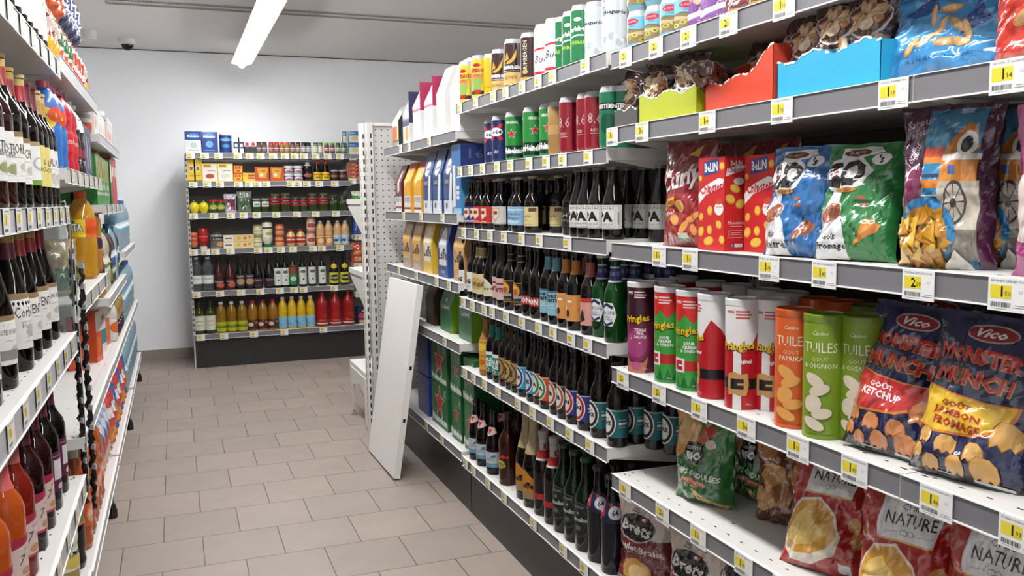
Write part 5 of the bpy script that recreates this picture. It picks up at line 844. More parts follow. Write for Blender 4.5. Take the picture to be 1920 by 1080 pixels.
make('beer_carton', carton('whl', .13, .27, .105, 'dedcd9', (), (), [('r', .1, .80, .7, .815, '8a8a88'), ('r', .1, .70, .7, .715, '8a8a88'), ('r', .1, .60, .7, .615, '8a8a88'), ('r', .05, .08, .75, .09, '8a8a88')]), (XRT+.05, 3.475, ZC[0]+.001), RR, 'low white carton lying beside the navy cans', 'beer carton', None, 'beer cartons on the top shelf')
wh = 'second carton shelf'
red = pack('redp', .125, .2, .24, '5a1c22', [('r', 0, 0, 1, .33, 'd8d4cc'), ('p', [(.3, .4), (.7, .45), (.6, .9), (.4, .85)], 'd8c8c0'), ('t', 'MAFIA', .5, .26, .1, '2a2422', {'w': .8}), ('r', 0, .08, 1, .12, '8a2430')], .2)
ylp = pack('ylp', .13, .2, .245, 'e8a828', [('r', 0, 0, 1, .33, 'd8d4cc'), ('r', 0, .86, 1, 1, 'c83a34'), ('p', [(.1, .5), (.8, .7), (.5, .8), (.2, .75)], 'f0c858'), ('t', 'TOURTEL', .5, .25, .1, '2a2422', {'w': .85}), ('r', 0, .06, 1, .10, '8a2430')], .2)
k6p = pack('k6p', .14, .21, .28, '2c4a80', [('r', 0, 0, 1, .2, 'c8ccd4'), ('p', [(.5, .05), (.8, .05), (.9, .6), (.7, .62)], 'dce0e8'), ('e', .45, .72, .26, .13, 'e8ecf2'), ('t', '1664', .45, .72, .1, '1a2444', {'w': .42, 'b': .02}), ('r', .15, .42, .62, .56, '1c2c58'), ('t', 'BLANC', .38, .49, .06, 'd8e0ee', {'w': .4}), ('e', .3, .12, .08, .05, '22242c')], .15)
bxp = pack('bxp', .125, .24, .285, {'x': '1a2a5c', 'X': '1c2f68', 'y': '2a6cb0', 'Y': '1a2a5c', 'z': '1a2a5c', 'Z': '14203c'}, [('r', .1, .1, .4, .7, 'e0e4e0'), ('r', .5, .35, .8, .4, 'd8e0ea'), ('r', .5, .28, .8, .33, 'd8e0ea'), ('r', .5, .21, .8, .26, 'd8e0ea'), ('r', 0, 0, 1, .08, '8ab8d8')], 0, [('p', [(0, 0), (1, 0), (1, .35), (0, .55)], '4a9ad0'), ('t', 'BLANC', .5, .62, .1, 'e4ecf4', {'w': .5}), ('t', '1664', .45, .86, .14, '5a6478', {'w': .6})])
crow([(740, 754, red, 'dark red and white beer carton', W1), (754, 773, ylp, 'yellow beer carton', W1), (772, 793, ylp, 'yellow beer carton', W1), (791, 812, k6p, 'dark blue wheat beer carton', W1), (809, 830, k6p, 'dark blue wheat beer carton', W1), (829, 853, k6p, 'dark blue wheat beer carton', W1), (851, 885, bxp, 'big blue beer box next to the bottles', W1)], ZC[1], wh, 'beer cartons on the second shelf')
def lef(key, c, pc): return pack(key, .15, .2, .235, c, [('p', [(.12, .22), (.88, .22), (.9, .6), (.7, .85), (.5, .95), (.3, .85), (.1, .6)], 'e8d8a8'), ('p', [(.15, .24), (.85, .24), (.87, .6), (.68, .83), (.5, .92), (.32, .83), (.13, .6)], pc), ('t', 'Leffe', .5, .44, .22, '1c1410', {'b': .03, 'w': .82, 'sh': .1}), ('t', 'BLONDE', .5, .10, .06, 'f0e4c0', {'w': .4})], .12)
l1, l2, l3, l4 = lef('l1', 'b8a08c', 'e0a83c'), lef('l2', 'e0b838', 'e4dcc8'), lef('l3', '24448c', 'd8dce4'), lef('l4', 'c89a5c', 'e0b060')
crow([(753, 771, l1, 'beige carton with golden arch label', W1), (771, 790, l1, 'beige carton with golden arch label', W1), (789, 814, l2, 'yellow carton with pale arch label', W1), (814, 846, l3, 'royal blue carton with pale arch label', W1), (846, 884, l4, 'tan carton with golden arch label', W1)], ZC[2], 'third carton shelf', 'abbey beer cartons', .02)
crb = pack('crb', .17, .17, .20, {'x': '1e6a38', 'X': '7ab024', 'y': '1e6a38', 'Y': '1e6a38', 'z': '1e6a38', 'Z': '2a7a3a'}, [('t', 'Carlsberg', .5, .55, .14, 'e8f0ea', {'w': .7, 'b': .03, 'rot': 4}), ('e', .5, .72, .06, .04, 'e8f0ea')], .18, [('r', 0, 0, 1, .01, '6a9c20')])
drk = pack('drk', .14, .18, .2, '3a2a1c', [('e', .5, .5, .3, .25, '6a4a2a')], .15)
crow([(793, 818, drk, 'dark brown carton behind the leaning board', W1), (820, 850, crb, 'dark green carton with lime side', W1), (856, 895, crb, 'dark green carton with lime side', W1)], ZC[3], 'fourth carton shelf', 'lower beer cartons', .045)
def hk(key, W, H, n, num): 
    f = [('r', 0, 0, 1, 1, '1d6a34'), ('r', 0, 0, 1, .02, '124a24'), ('s', .5, .58, .33, 'e8ece8'), ('s', .5, .58, .30, 'c8302c'), ('t', 'Heineken', .5, .16, .17, 'eef2ee', {'b': .06, 'w': 1.15 if num == '6' else .92}), ('t', num, .84, .88, .1, 'dfe8e0', {'b': .03}), ('t', 'PACK', .84, .79, .045, 'dfe8e0', {'w': .2})]
    return carton(key, W, .2, H, '1d6034', f, (), [('s', .5, .6, .2, 'c8302c')])
h12, h6 = hk('h12', .26, .195, 12, '12'), hk('h6', .135, .195, 6, '6'); blp = carton('blp', .2, .22, .19, '1c3a8c', [('e', .5, .5, .3, .3, '2c50a8')])
z = ZC[4]
for px0, px1, me, nm, nn_ in ((783, 803, blp, 'dark blue beer carton', 2), (804, 843, h12, 'large green beer carton with red star', 2), (843, 867, h6, 'narrow green beer carton with red star', 2), (865, 895, h6, 'narrow green beer carton beside foil-top bottles', 2)):
    yc = along_y((px0+px1)/2, XRT+.03, z+.2)
    for q in range(nn_): make('beer_carton', me, (XRT+.03, yc, z+.001+q*.1965), RR, nm+(', lower layer', ', upper layer')[q], 'beer carton', None, 'stacked cartons on the bottom carton shelf')

# ================================================================ back-wall gondola
YK = 7.328
def kput(name, me, X, z, v, desc, cat, shelfn, grp, crop=0, turn=0, dz=0, **k):
    px = 330+X/4.319; x = along_x(px, YK+v, z+.05+dz)
    return make(name, me, (x, YK+v, z+.0005+dz), math.radians(turn), desc, cat, shelfn, grp, **k)
def kw(X0, X1): return (X1-X0)/4.319/218.      # metres from crop columns at the wall shelf
S1, S2, S3, S4, S5, S6 = ['%s wall shelf' % q for q in ('top', 'second', 'third', 'fourth', 'fifth', 'bottom')]
# top: sugar/salt packs, spices
sl = lambda c1, c2: [('r', 0, 0, 1, 1, c1), ('e', .5, .80, .36, .12, '3f86c8'), ('t', 'Baleine', .5, .78, .1, 'e8f2fa', {'b': .05, 'w': .7}), ('e', .5, .42, .22, .16, c2), ('r', .2, .12, .8, .15, c2), ('r', 0, 0, 1, .05, '2a4a90')]
c1 = carton('salt1', .125, .06, .168, 'd8dde2', [('r', 0, 0, 1, 1, 'dfe4e6'), ('r', 0, .6, 1, 1, '1d3a86'), ('e', .5, .80, .36, .12, '3f86c8'), ('t', 'Baleine', .5, .78, .1, 'e8f2fa', {'b': .05, 'w': .7}), ('e', .5, .36, .2, .15, 'b8ccc8'), ('r', .2, .12, .8, .15, 'c84a4a')])
c2 = carton('salt2', .125, .06, .165, '1c3a88', sl('1c3a88', '6aa8d8')); c3 = tubecan('salt3', .047, .155, '24407c', [('e', x, .75, .13, .1, '5a9ad0') for x in (.25, .5, .75)]+[('t', 'Baleine', x, .72, .09, 'e8f2fa', {'w': .2}) for x in (.25, .5, .75)]+[('e', .5, .4, .1, .1, '4a8ac0')], 'e8e8ea', 'tube')
for X, me, ds in ((143, c1, 'white and dark blue salt box'), (272, c2, 'dark blue salt box'), (402, c3, 'round dark blue salt tub')): kput('salt_box', me, X, ZK[0], .02 if me is not c3 else .055, ds, 'salt box', S1, 'salt packs')
wj = carton('whx', .05, .04, .125, 'e4e4e2', [('r', .1, .3, .9, .72, '1c2c4c'), ('r', .3, .4, .7, .6, 'd8d8d8'), ('e', .5, .86, .3, .08, 'c8ccd0')])
bx = carton('bwx', .05, .04, .11, '2a2426', [('r', 0, .5, 1, 1, 'dcd4d2'), ('e', .5, .66, .3, .14, 'b83a44'), ('r', .3, .4, .7, .5, '7a2a34')])
for X in (488, 530): kput('spice_box', wj, X, ZK[0], .02, 'small white box with navy label', 'box', S1, 'small spice boxes')
for X in (575, 626): kput('spice_box', bx, X, ZK[0], .02, 'small black and white box', 'box', S1, 'small spice boxes')
def spice(k, body, lid, lab): return bottle(k, 'jar', .0205, .092, body, lid, [('label', .12, .66, 250, [('r', 0, 0, 1, 1, lab), ('r', .2, .55, .8, .7, 'e8e0d8'), ('r', .25, .3, .75, .36, 'e0d8d0')])], mt='glass')
for X, k, b, l, lb, dn in ((672, 'a', '5a4a4a', '3a3638', '6a5254', 'grey capped'), (716, 'a', '', '', '', 'grey capped'), (771, 'r', 'a04a38', 'c8342a', '8a4a40', 'red capped'), (815, 'r', '', '', '', 'red capped'), (858, 'o', 'a86a30', 'd0482c', '96724a', 'orange capped'), (902, 'o', '', '', '', 'orange capped'), (945, 'b', '6a4a38', '2a2826', '8a6a54', 'black capped'), (989, 'b', '', '', '', 'black capped'), (1034, 'k', '2c2c30', '1c1c1e', 'a0a0a0', 'dark'), (1073, 'k', '', '', '', 'dark'), (1130, 'g', '8a8a70', '2c7a3c', 'c8d0c0', 'green capped'), (1170, 'g', '', '', '', 'green capped'), (1220, 'h', '4a5a30', '6abf30', '8a3a3c', 'lime capped'), (1266, 'h', '', '', '', 'lime capped'), (1312, 'i', '4a5440', '1c5a34', '6a8a6a', 'dark green capped'), (1355, 'i', '', '', '', 'dark green capped')):
    kput('spice_jar', spice('sp'+k, b, l, lb), X, ZK[0], .03, dn+' spice jar', 'spice jar', S1, 'small spice jars')
kn = carton('knb', .095, .05, .095, 'd8dcd8', [('r', 0, .6, 1, 1, '2a6aa0'), ('t', 'Knorr', .4, .8, .14, 'e8f0ea', {'w': .5}), ('e', .6, .35, .3, .2, 'd8c48a'), ('r', 0, 0, .08, 1, '2a7a3c')])
for i, (X, v, dz, ds) in enumerate(((1440, .02, .0, 'blue and white soup box, lower one'), (1437, .02, .096, 'blue and white soup box, upper one'), (1395, .08, .0, 'blue soup box set back by spices'), (1390, .08, .096, 'blue soup box set back, stacked'))): kput('soup_box', kn, X, ZK[0], v, ds, 'box', S1, 'soup boxes', dz=dz)
# second
yb = carton('yelb', .06, .05, .178, 'e8c41c', [('e', .5, .58, .3, .13, 'f4ecd8'), ('e', .5, .58, .2, .1, '8a6a4c'), ('r', 0, 0, 1, .05, '3a3a6a'), ('t', 'LEVURE', .5, .85, .06, '3a3222', {'w': .7}), ('r', .2, .25, .8, .28, '8a7a2a')])
for X in (126, 180): kput('baking_box', yb, X, ZK[1], .02, 'tall narrow yellow box', 'box', S2, 'tall yellow boxes')
def soup(k, bowl): return carton(k, .118, .05, .142, 'e8d444', [('r', .05, .05, .95, .95, 'ece8dc'), ('r', .1, .78, .6, .95, 'e0c030'), ('t', 'MAGGI', .35, .87, .08, 'b82020', {'b': .05, 'w': .36}), ('e', .5, .28, .34, .17, 'e0e4ea'), ('e', .5, .30, .28, .13, bowl), ('r', .35, .58, .85, .62, '8a8a80')])
kput('soup_box', soup('sp1', 'b8402c'), 275, ZK[1], .02, 'yellow edged soup box with red bowl', 'box', S2, None); kput('soup_box', soup('sp2', 'dcd8c8'), 400, ZK[1], .02, 'yellow edged soup box with pale bowl', 'box', S2, None)
kub = carton('kub', .07, .05, .063, 'd83a1c', [('r', .08, .1, .92, .9, 'e8b81c'), ('t', 'KUB', .5, .68, .3, 'c8281c', {'b': .08, 'w': .7}), ('t', 'OR', .5, .3, .3, 'c8281c', {'b': .08, 'w': .5})])
for dz, ds in ((0, 'small red and yellow stock cube box, lower'), (.064, 'small red and yellow stock cube box, upper')): kput('stock_box', kub, 502, ZK[1], .02, ds, 'box', S2, 'stock cube boxes', dz=dz)
kput('stock_box', carton('mgb', .105, .05, .068, 'e8c828', [('r', .45, .3, .95, .8, 'c02c20'), ('t', 'BOUILLON', .7, .55, .2, 'f0e8d8', {'w': .42}), ('t', 'MAGGI', .22, .7, .16, 'b82020', {'w': .3})]), 588, ZK[1], .02, 'wide yellow stock cube box', 'box', S2, None)
for X in (702, 815): kput('soup_box', carton('orb', .118, .09, .115, 'c8521c', [('p', [(.15, .9), (.85, .9), (.72, .25), (.25, .25)], 'e0a828'), ('e', .42, .45, .12, .12, 'ece0c8'), ('r', .4, .7, .7, .74, '6a3a1a')]), X, ZK[1], .02, 'orange display box with yellow panel', 'box', S2, 'orange boxes')
cp = bottle('cup', 'jar', .04, .062, 'dcdce0', 'ececee', [('label', .1, .72, 300, [('r', 0, 0, 1, 1, '5a5064'), ('e', .5, .5, .18, .35, 'd8d4dc'), ('e', .5, .3, .1, .2, 'b8603a')])])
for X, dz, ds in ((911, 0, 'lower dark jar with white lid'), (988, 0, 'lower dark jar with white lid'), (908, .0635, 'upper dark jar with white lid'), (985, .0635, 'upper dark jar with white lid')): kput('sauce_jar', cp, X, ZK[1], .05, ds, 'jar', S2, 'white-lidded jars', dz=dz)
kput('sauce_bottle', bottle('vin', 'pet', .038, .155, '141010', 'e0e0e2', [('label', .2, .42, 200, [('e', .5, .5, .3, .45, 'a85a54')])], foil=(.80, 'dcdcde')), 1066, ZK[1], .05, 'black bottle with tall white cap', 'bottle', S2, None)
mg = bottle('maggi', 'vinegar', .034, .175, '140c08', 'd02420', [('label', .06, .42, 170, [('r', 0, 0, 1, 1, 'e0c020'), ('t', 'MAGGI', .5, .7, .2, 'b82020', {'b': .05, 'w': .7}), ('r', .3, .2, .7, .4, '8a6a1c')])], foil=(.80, 'd0241c'))
for X in (1146, 1212): kput('sauce_bottle', mg, X, ZK[1], .045, 'dark seasoning bottle with red cap and yellow label', 'bottle', S2, 'seasoning bottles')
cj = bottle('chut', 'jar', .034, .092, '2c1412', 'b8a8a0', [('label', .2, .7, 220, [('r', 0, 0, 1, 1, '4a2422'), ('t', 'sauce', .5, .5, .3, 'd8c0b0', {'w': .6})])])
for X in (1282, 1350): kput('sauce_jar', cj, X, ZK[1], .045, 'dark brown sauce jar with grey lid', 'jar', S2, 'dark sauce jars')
# third
g = G(); g.lathe([(0, 0), (.018, .001), (.034, .02), (.04, .045), (.036, .068), (.022, .082), (.012, .088), (0, .089)], 'e8d01c', 20); lmc = G(); lmc.lathe([(.012, .087), (.012, .098), (.009, .102), (0, .102)], '2f7a34', 14); lmf = G()
lmf.add([(0, 0, .096), (.03, -.01, .106), (.05, 0, .100), (.03, .012, .102)], [(0, 1, 2, 3)], '3a8a34')
lem = [('fruit_bottle', g.mesh('fruit_bottle', 'plastic')), ('cap', lmc.mesh('cap', 'plastic')), ('leaf', lmf.mesh('leaf', 'plastic'))]
for X in (147, 225): kput('lemon_juice_bottle', lem, X, ZK[2], .05, 'yellow lemon-shaped juice bottle with green cap', 'bottle', S3, 'lemon shaped bottles')
pj = bottle('pick', 'jar', .037, .105, '3c4418', 'b82028', [('label', .2, .7, 200, [('r', 0, 0, 1, 1, '4a5a1c'), ('e', .5, .5, .25, .35, 'a8b04a'), ('r', .2, .3, .8, .36, 'dcd8a8')])])
for X in (300, 362): kput('pickle_jar', pj, X, ZK[2], .045, 'green pickle jar with red lid', 'jar', S3, 'red-lidded pickle jars')
kput('pouch', bag('slv', .10, .15, .05, 'b4b4bc', [('r', 0, 0, 1, 1, 'bcbcc4'), ('r', .5, .15, .9, .6, '8a2a44'), ('r', .1, .5, .9, .75, '7a2444')], seed=201, nu=12, nv=14), 440, ZK[2], .045, 'silver and dark red pouch', 'pouch', S3, None)
kput('pouch', bag('grn', .115, .17, .05, '5c7058', [('r', 0, .7, 1, 1, '8a9488'), ('e', .5, .4, .3, .3, '46603c')], seed=202, nu=12, nv=14), 553, ZK[2], .045, 'grey green clear pouch of olives', 'pouch', S3, None)
def gj(k, R, H, lid, lab): return bottle(k, 'jar', R, H, '32401c', lid, [('label', .40, .78, 260, lab)] if lab else [])
kj = gj('jw', .035, .112, '8c9488', [('r', .3, 0, .7, 1, 'dde0dc'), ('r', .38, .3, .62, .6, '6a6a6a')])
for X in (652, 722): kput('pickle_jar', kj, X, ZK[2], .045, 'glass gherkin jar with small white label', 'jar', S3, 'gherkin jars')
rlab = [('r', 0, 0, 1, 1, 'c02434'), ('e', .5, .5, .22, .32, '3a2a24'), ('t', 'Amora', .5, .5, .16, 'e8dcd0', {'w': .3}), ('r', 0, .02, 1, .07, '8a1a24')]
for X, R, H in ((803, .041, .148), (888, .042, .152), (968, .034, .120), (1034, .034, .120), (1109, .042, .148), (1196, .042, .150)):
    kput('pickle_jar', gj('jr%d' % (H*1000), R, H, '4c5644', rlab), X, ZK[2], .05, ('tall' if H > .13 else 'short')+' gherkin jar with red label', 'jar', S3, 'red-label gherkin jars')
dj = gj('jd', .036, .130, '3a4434', [('t', 'OLIVES', .5, .5, .4, '9aa48c', {'w': .5, 'rot': 12})])
for X in (1276, 1352): kput('olive_jar', dj, X, ZK[2], .05, 'dark green olive jar without paper label', 'jar', S3, 'olive jars')
# fourth
kput('sauce_bottle', bottle('coc', 'squeeze', .034, .135, 'd07a4c', '2a1c18', [('label', .35, .85, 200, [('r', 0, .2, 1, 1, 'c8502c'), ('t', 'Cocktail', .5, .6, .2, 'f0e0d0', {'w': .6})])], mt='plastic'), 143, ZK[3], .05, 'orange cocktail sauce squeeze bottle', 'bottle', S4, None)
kput('sauce_bottle', bottle('ket', 'squeeze', .042, .165, 'a01418', 'dcdcdc', [('label', .35, .85, 200, [('r', .1, .1, .9, .9, 'b81c20'), ('t', 'Ketchup', .5, .5, .16, 'f0e0d8', {'w': .7})])], mt='plastic'), 222, ZK[3], .05, 'dark red ketchup squeeze bottle', 'bottle', S4, None)
kput('mayo_pack', bottle('may0', 'jar', .052, .135, '8c8c84', '3a3836', [('label', .1, .8, 230, [('r', 0, 0, 1, 1, '6a6a60'), ('r', 0, .55, 1, .85, '1c1c1e'), ('t', 'Casino', .5, .7, .18, 'e8e8e4', {'w': .6}), ('e', .7, .25, .2, .2, 'd8945c')])]), 328, ZK[3], .055, 'squat jar with black banner label', 'jar', S4, None)
ty = carton('tyl', .235, .05, .053, 'e0c88c', [('r', 0, .05, .33, .95, 'e8e2cc'), ('r', .05, .4, .28, .6, '6a6a60'), ('e', .7, .5, .05, .2, 'c86a2c'), ('e', .85, .6, .04, .2, 'd88a3c'), ('e', .5, .5, .06, .3, 'd8b04a')])
for dz, ds in ((0, 'long cream mayonnaise tube box, lower'), (.054, 'long cream mayonnaise tube box, upper')): kput('mayonnaise_box', ty, 508, ZK[3], .02, ds, 'box', S4, 'long cream boxes', dz=dz)
def mj_(k, c, lid, lab, R=.036, H=.092): return bottle(k, 'jar', R, H, c, lid, [('label', .15, .7, 240, lab)], mt='plastic')
m1 = mj_('m1', 'c8c08c', '8a9474', [('r', .1, .1, .9, .9, 'e0dcb8'), ('r', .25, .5, .75, .62, '6a6a4a')])
for dz, ds in ((0, 'pale green mayonnaise jar, lower'), (.093, 'pale green mayonnaise jar, upper')): kput('mayonnaise_jar', m1, 660, ZK[3], .05, ds, 'jar', S4, 'stacked sauce jars', dz=dz)
kput('mayonnaise_bottle', bottle('mayo', 'squeeze', .044, .205, 'e4e0cc', '1c7a3c', [('label', .35, .88, 200, [('r', .1, .1, .9, .95, 'ece8d4'), ('r', .2, .72, .8, .84, '2a2a2c'), ('e', .6, .35, .2, .14, 'b8b45a')])], mt='plastic'), 740, ZK[3], .055, 'tall white mayonnaise bottle with green cap', 'bottle', S4, None)
m2 = mj_('m2', 'd8905c', 'c8442c', [('r', .05, .05, .95, .95, 'e0a070'), ('r', .1, .5, .9, .8, 'c8502c')])
for dz, ds in ((0, 'orange sauce jar, lower'), (.093, 'orange sauce jar, upper')): kput('sauce_jar', m2, 838, ZK[3], .05, ds, 'jar', S4, 'stacked sauce jars', dz=dz)
m3 = bottle('m3', 'bulb', .043, .140, 'd8bc6c', 'a82028', [('label', .15, .62, 240, [('r', 0, .1, 1, .9, 'b01c2c'), ('t', 'AMORA', .5, .55, .22, 'f0e4d8', {'b': .04, 'w': .5})])], mt='plastic')
for X in (930, 1011): kput('mustard_jar', m3, X, ZK[3], .055, 'rounded mustard glass with red label', 'jar', S4, 'mustard jars')
m4 = mj_('m4', 'd8a88c', 'b87058', [('r', .1, .05, .9, .95, 'e8ccb8'), ('e', .5, .5, .25, .3, 'b04a4c')], .036, .118)
for dz, ds in ((0, 'pink sauce jar, lower'), (.119, 'pink sauce jar, upper')): kput('sauce_jar', m4, 1092, ZK[3], .05, ds, 'jar', S4, 'stacked sauce jars', dz=dz)
def dres(k, lab): return bottle(k, 'pet', .036, .205, 'd8ac78', 'dcdcdc', [('label', .05, .42, 300, lab)], mt='plastic')
d1 = dres('d1', [('r', 0, 0, 1, 1, 'd87a3c'), ('e', .5, .4, .15, .25, 'f0d8b0'), ('r', 0, .8, 1, .9, 'e8dcc8')]); d2_ = dres('d2', [('r', 0, 0, 1, 1, 'a8c8dc'), ('r', 0, .8, 1, .9, 'e8ecec'), ('e', .4, .4, .1, .15, '2a2c34'), ('e', .7, .35, .08, .12, '3a3c44')])
for X, me, ds in ((1170, d1, 'salad dressing bottle with orange label'), (1239, d1, 'salad dressing bottle with orange label'), (1309, d2_, 'salad dressing bottle with light blue label'), (1371, d2_, 'salad dressing bottle with light blue label')): kput('dressing_bottle', me, X, ZK[3], .05, ds, 'bottle', S4, 'salad dressing bottles')
# fifth
wt = bottle('wtr', 'pet', .044, .275, 'd8dde0', 'c8ccd0', [('label', .22, .46, 359, [('r', 0, 0, 1, 1, 'e4e6e4')]+[('t', 'BLANC', x, .6, .2, '3a3a3a', {'w': .2}) for x in (.25, .5, .75)])], mt='clear')
for X in (170, 262): kput('vinegar_bottle', wt, X, ZK[4], .055, 'clear white vinegar bottle with white label', 'bottle', S5, 'clear vinegar bottles')
ros = bottle('ros', 'vinegar', .042, .25, '4a1c14', '1c1412', [('label', .08, .36, 200, [('r', 0, 0, 1, 1, '2a1c18'), ('t', 'Casino', .5, .75, .2, 'e0dcd8', {'w': .5}), ('e', .6, .35, .25, .3, 'c8583c')])])
for X in (350, 440): kput('vinegar_bottle', ros, X, ZK[4], .055, 'brownish vinegar bottle with fruit label', 'bottle', S5, 'dark vinegar bottles')
bls = bottle('bls', 'vinegar', .036, .255, '0c0a0c', '1c1818', [('label', .10, .48, 200, [('r', 0, 0, 1, 1, '3a2c34'), ('t', 'Casino', .5, .85, .14, 'e0dcd8', {'w': .6}), ('e', .5, .4, .3, .25, 'b8906c')])])
for X in (523, 597): kput('vinegar_bottle', bls, X, ZK[4], .05, 'black vinegar bottle with apple label', 'bottle', S5, 'dark vinegar bottles')
bl2 = bottle('bl2', 'vinegar', .040, .25, '0c0a0c', '1c1818', [('label', .08, .34, 200, [('r', 0, 0, 1, 1, '4a2c3c'), ('t', 'Casino', .5, .8, .18, 'e0dcd8', {'w': .5}), ('e', .5, .4, .3, .25, '2c1a24')])])
for X in (663, 757): kput('vinegar_bottle', bl2, X, ZK[4], .055, 'black balsamic bottle with plum label', 'bottle', S5, 'dark vinegar bottles')
oo = bottle('oo', 'square', .031, .262, '10140c', '141414', [('label', .08, .62, 170, [('r', 0, 0, 1, 1, 'dcded8'), ('e', .5, .75, .25, .1, '5a6a5a', {'n': 8}), ('e', .5, .3, .08, .06, '3a4a3a'), ('r', .3, .5, .7, .52, '8a948a')])])
for X in (827, 887, 1029, 1104, 1186): kput('oil_bottle', oo, X, ZK[4], .045, 'dark olive oil bottle with tall white label', 'bottle', S5, 'olive oil bottles')
kput('oil_bottle', bottle('og', 'square', .031, .275, '0c2410', '141414', [('label', .08, .66, 170, [('r', 0, 0, 1, .55, '2f8a4a'), ('r', 0, .55, 1, 1, '8a4a34'), ('e', .5, .3, .3, .12, 'c8dcc8')])]), 950, ZK[4], .045, 'dark olive oil bottle with green label', 'bottle', S5, 'olive oil bottles')
pu = bottle('pug', 'vinegar', .040, .245, '1c1408', '141414', [('label', .08, .44, 200, [('r', 0, 0, 1, 1, 'c8c424'), ('e', .5, .5, .3, .3, '1c1c14'), ('t', 'PUGET', .5, .5, .2, 'e8e4a8', {'b': .04, 'w': .5})]), ('neck_label', .58, .74, 200, [('e', .5, .5, .35, .5, 'd8b828')])])
for X in (1280, 1367): kput('oil_bottle', pu, X, ZK[4], .05, 'dark oil bottle with yellow label', 'bottle', S5, 'olive oil bottles')
# bottom
oc = bottle('oc', 'square', .043, .265, '3c4414', '26301c', [('label', .12, .56, 160, [('r', 0, 0, 1, 1, 'dcdcc8'), ('r', .3, .6, .7, .64, '8a8a4a'), ('r', .3, .35, .7, .38, '6a6a50')])])
for X in (193, 281): kput('oil_bottle', oc, X, ZK[5], .055, 'wide olive oil bottle with cream label', 'bottle', S6, 'wide olive oil bottles')
co_ = bottle('colza', 'oil', .042, .25, 'a87c14', 'e0e0dc', [('label', .06, .36, 359, [('r', 0, 0, 1, 1, 'b0bc20')]+[('t', 'COLZA', x, .5, .3, '2c3010', {'b': .05, 'w': .26}) for x in (.25, .5, .75)])], mt='liquid')
for X in (370, 455, 540): kput('oil_bottle', co_, X, ZK[5], .055, 'golden oil bottle with lime label', 'bottle', S6, 'rapeseed oil bottles')
br_ = bottle('tour', 'oil', .042, .25, 'b87c1c', 'c02440', [('label', .06, .38, 359, [('r', 0, 0, 1, 1, '4a1c14'), ('e', .4, .5, .1, .2, 'e0d0b8'), ('e', .6, .7, .05, .1, 'c87a3c')])], mt='liquid')
for X in (625, 707, 789): kput('oil_bottle', br_, X, ZK[5], .055, 'golden oil bottle with brown label and red cap', 'bottle', S6, 'brown label oil bottles')
tf = bottle('tf', 'oil', .038, .265, 'e0b41c', 'e4e4e0', [('label', .06, .38, 359, [('r', 0, 0, 1, 1, '7ab8d8')]+[q for x in (.3, .8) for q in (('e', x-.08, .55, .09, .22, 'e08a24'), ('e', x-.08, .55, .04, .1, '6a3a14'), ('t', 'Tournesol', x+.06, .35, .16, '2a4a7c', {'w': .2}))])], mt='plastic')
for X in (868, 943, 1018, 1093): kput('oil_bottle', tf, X, ZK[5], .055, 'yellow sunflower oil bottle with blue label', 'bottle', S6, 'sunflower oil bottles')
rj = bottle('rj', 'bigjug', .051, .29, 'a81418', 'b81c20', [('label', .08, .24, 359, [('r', 0, 0, 1, .2, 'e8e0dc')]+[('t', 'Friteuse', x, .65, .35, 'e07a2c', {'b': .04, 'w': .2, 'sh': .2}) for x in (.25, .5, .75)])], mt='plastic')
for X in (1187, 1292, 1397): kput('oil_jug', rj, X, ZK[5], .06, 'red frying oil jug with white stripe', 'oil jug', S6, 'red frying oil jugs')
# bay behind the slotted post
alp = carton('alp', .14, .10, .14, '1c2a5c', [('r', 0, .75, 1, 1, '1a2450'), ('t', 'ALPINA', .55, .8, .1, 'e8ecf0', {'b': .04, 'w': .6}), ('e', .25, .5, .2, .16, 'd83a50'), ('p', [(.3, .4), (.6, .65), (1, .4)], 'e0e4ec'), ('r', .1, .03, .9, .25, 'd8a878'), ('r', 0, 0, 1, .03, 'e8e0d0')])
rows = [(1538, 'X', .273, alp, 'navy flour box with red seal', 'box')]
x6 = [(alp, .273, 1538, 'navy box with red seal on the base shelf', 'box'),
 (bag('gb', .12, .18, .06, '9a8a68', [('r', .1, .1, .9, .5, '2a5a3c'), ('e', .5, .7, .3, .2, 'a89868')], seed=211, nu=12, nv=14), ZKR[5], 1480, 'brown bag with green panel by slotted post', 'bag'),
 (bag('ob', .115, .175, .06, 'c8502c', [('r', .1, .4, .9, .6, 'e0884c'), ('e', .5, .2, .3, .12, 'd8a468')], seed=212, nu=12, nv=14), ZKR[4], 1470, 'orange pasta bag by the slotted post', 'bag'),
 (bag('ob', .115, .175, .06, 'c8502c', []), ZKR[4], 1560, 'orange pasta bag half behind the slotted post', 'bag'),
 (carton('lasb', .16, .05, .15, '1c4a9c', [('t', 'Casino', .14, .5, .09, 'e8ecf4', {'rot': 90, 'w': .5}), ('p', [(.3, .3), (1, .45), (1, .75), (.5, .8)], 'd8c088'), ('e', .5, .12, .25, .06, 'c8343c')]), ZKR[3], 1512, 'blue lasagne box by the slotted post', 'box'),
 (bag('gn', .12, .13, .06, '4a9a3c', [('r', 0, .7, 1, 1, 'd8dcd0'), ('r', .3, .3, .9, .5, '2a7a2c')], seed=213, nu=12, nv=14), ZKR[2], 1475, 'green and white bag by the slotted post', 'bag')]
for me, z, X, ds, ct in x6: kput('food_'+ct, me, X, z, .04, ds, ct, None, 'groceries by the slotted post')
wb = carton('wb', .10, .08, .033, 'dcdcda', [('p', [(0, 0), (.65, 0), (.9, 1), (0, 1)], 'c8402c'), ('p', [(.1, .2), (.5, .3), (.6, .8), (.2, .7)], '5a8a4a'), ('e', .5, .5, .15, .2, 'd8a868')])
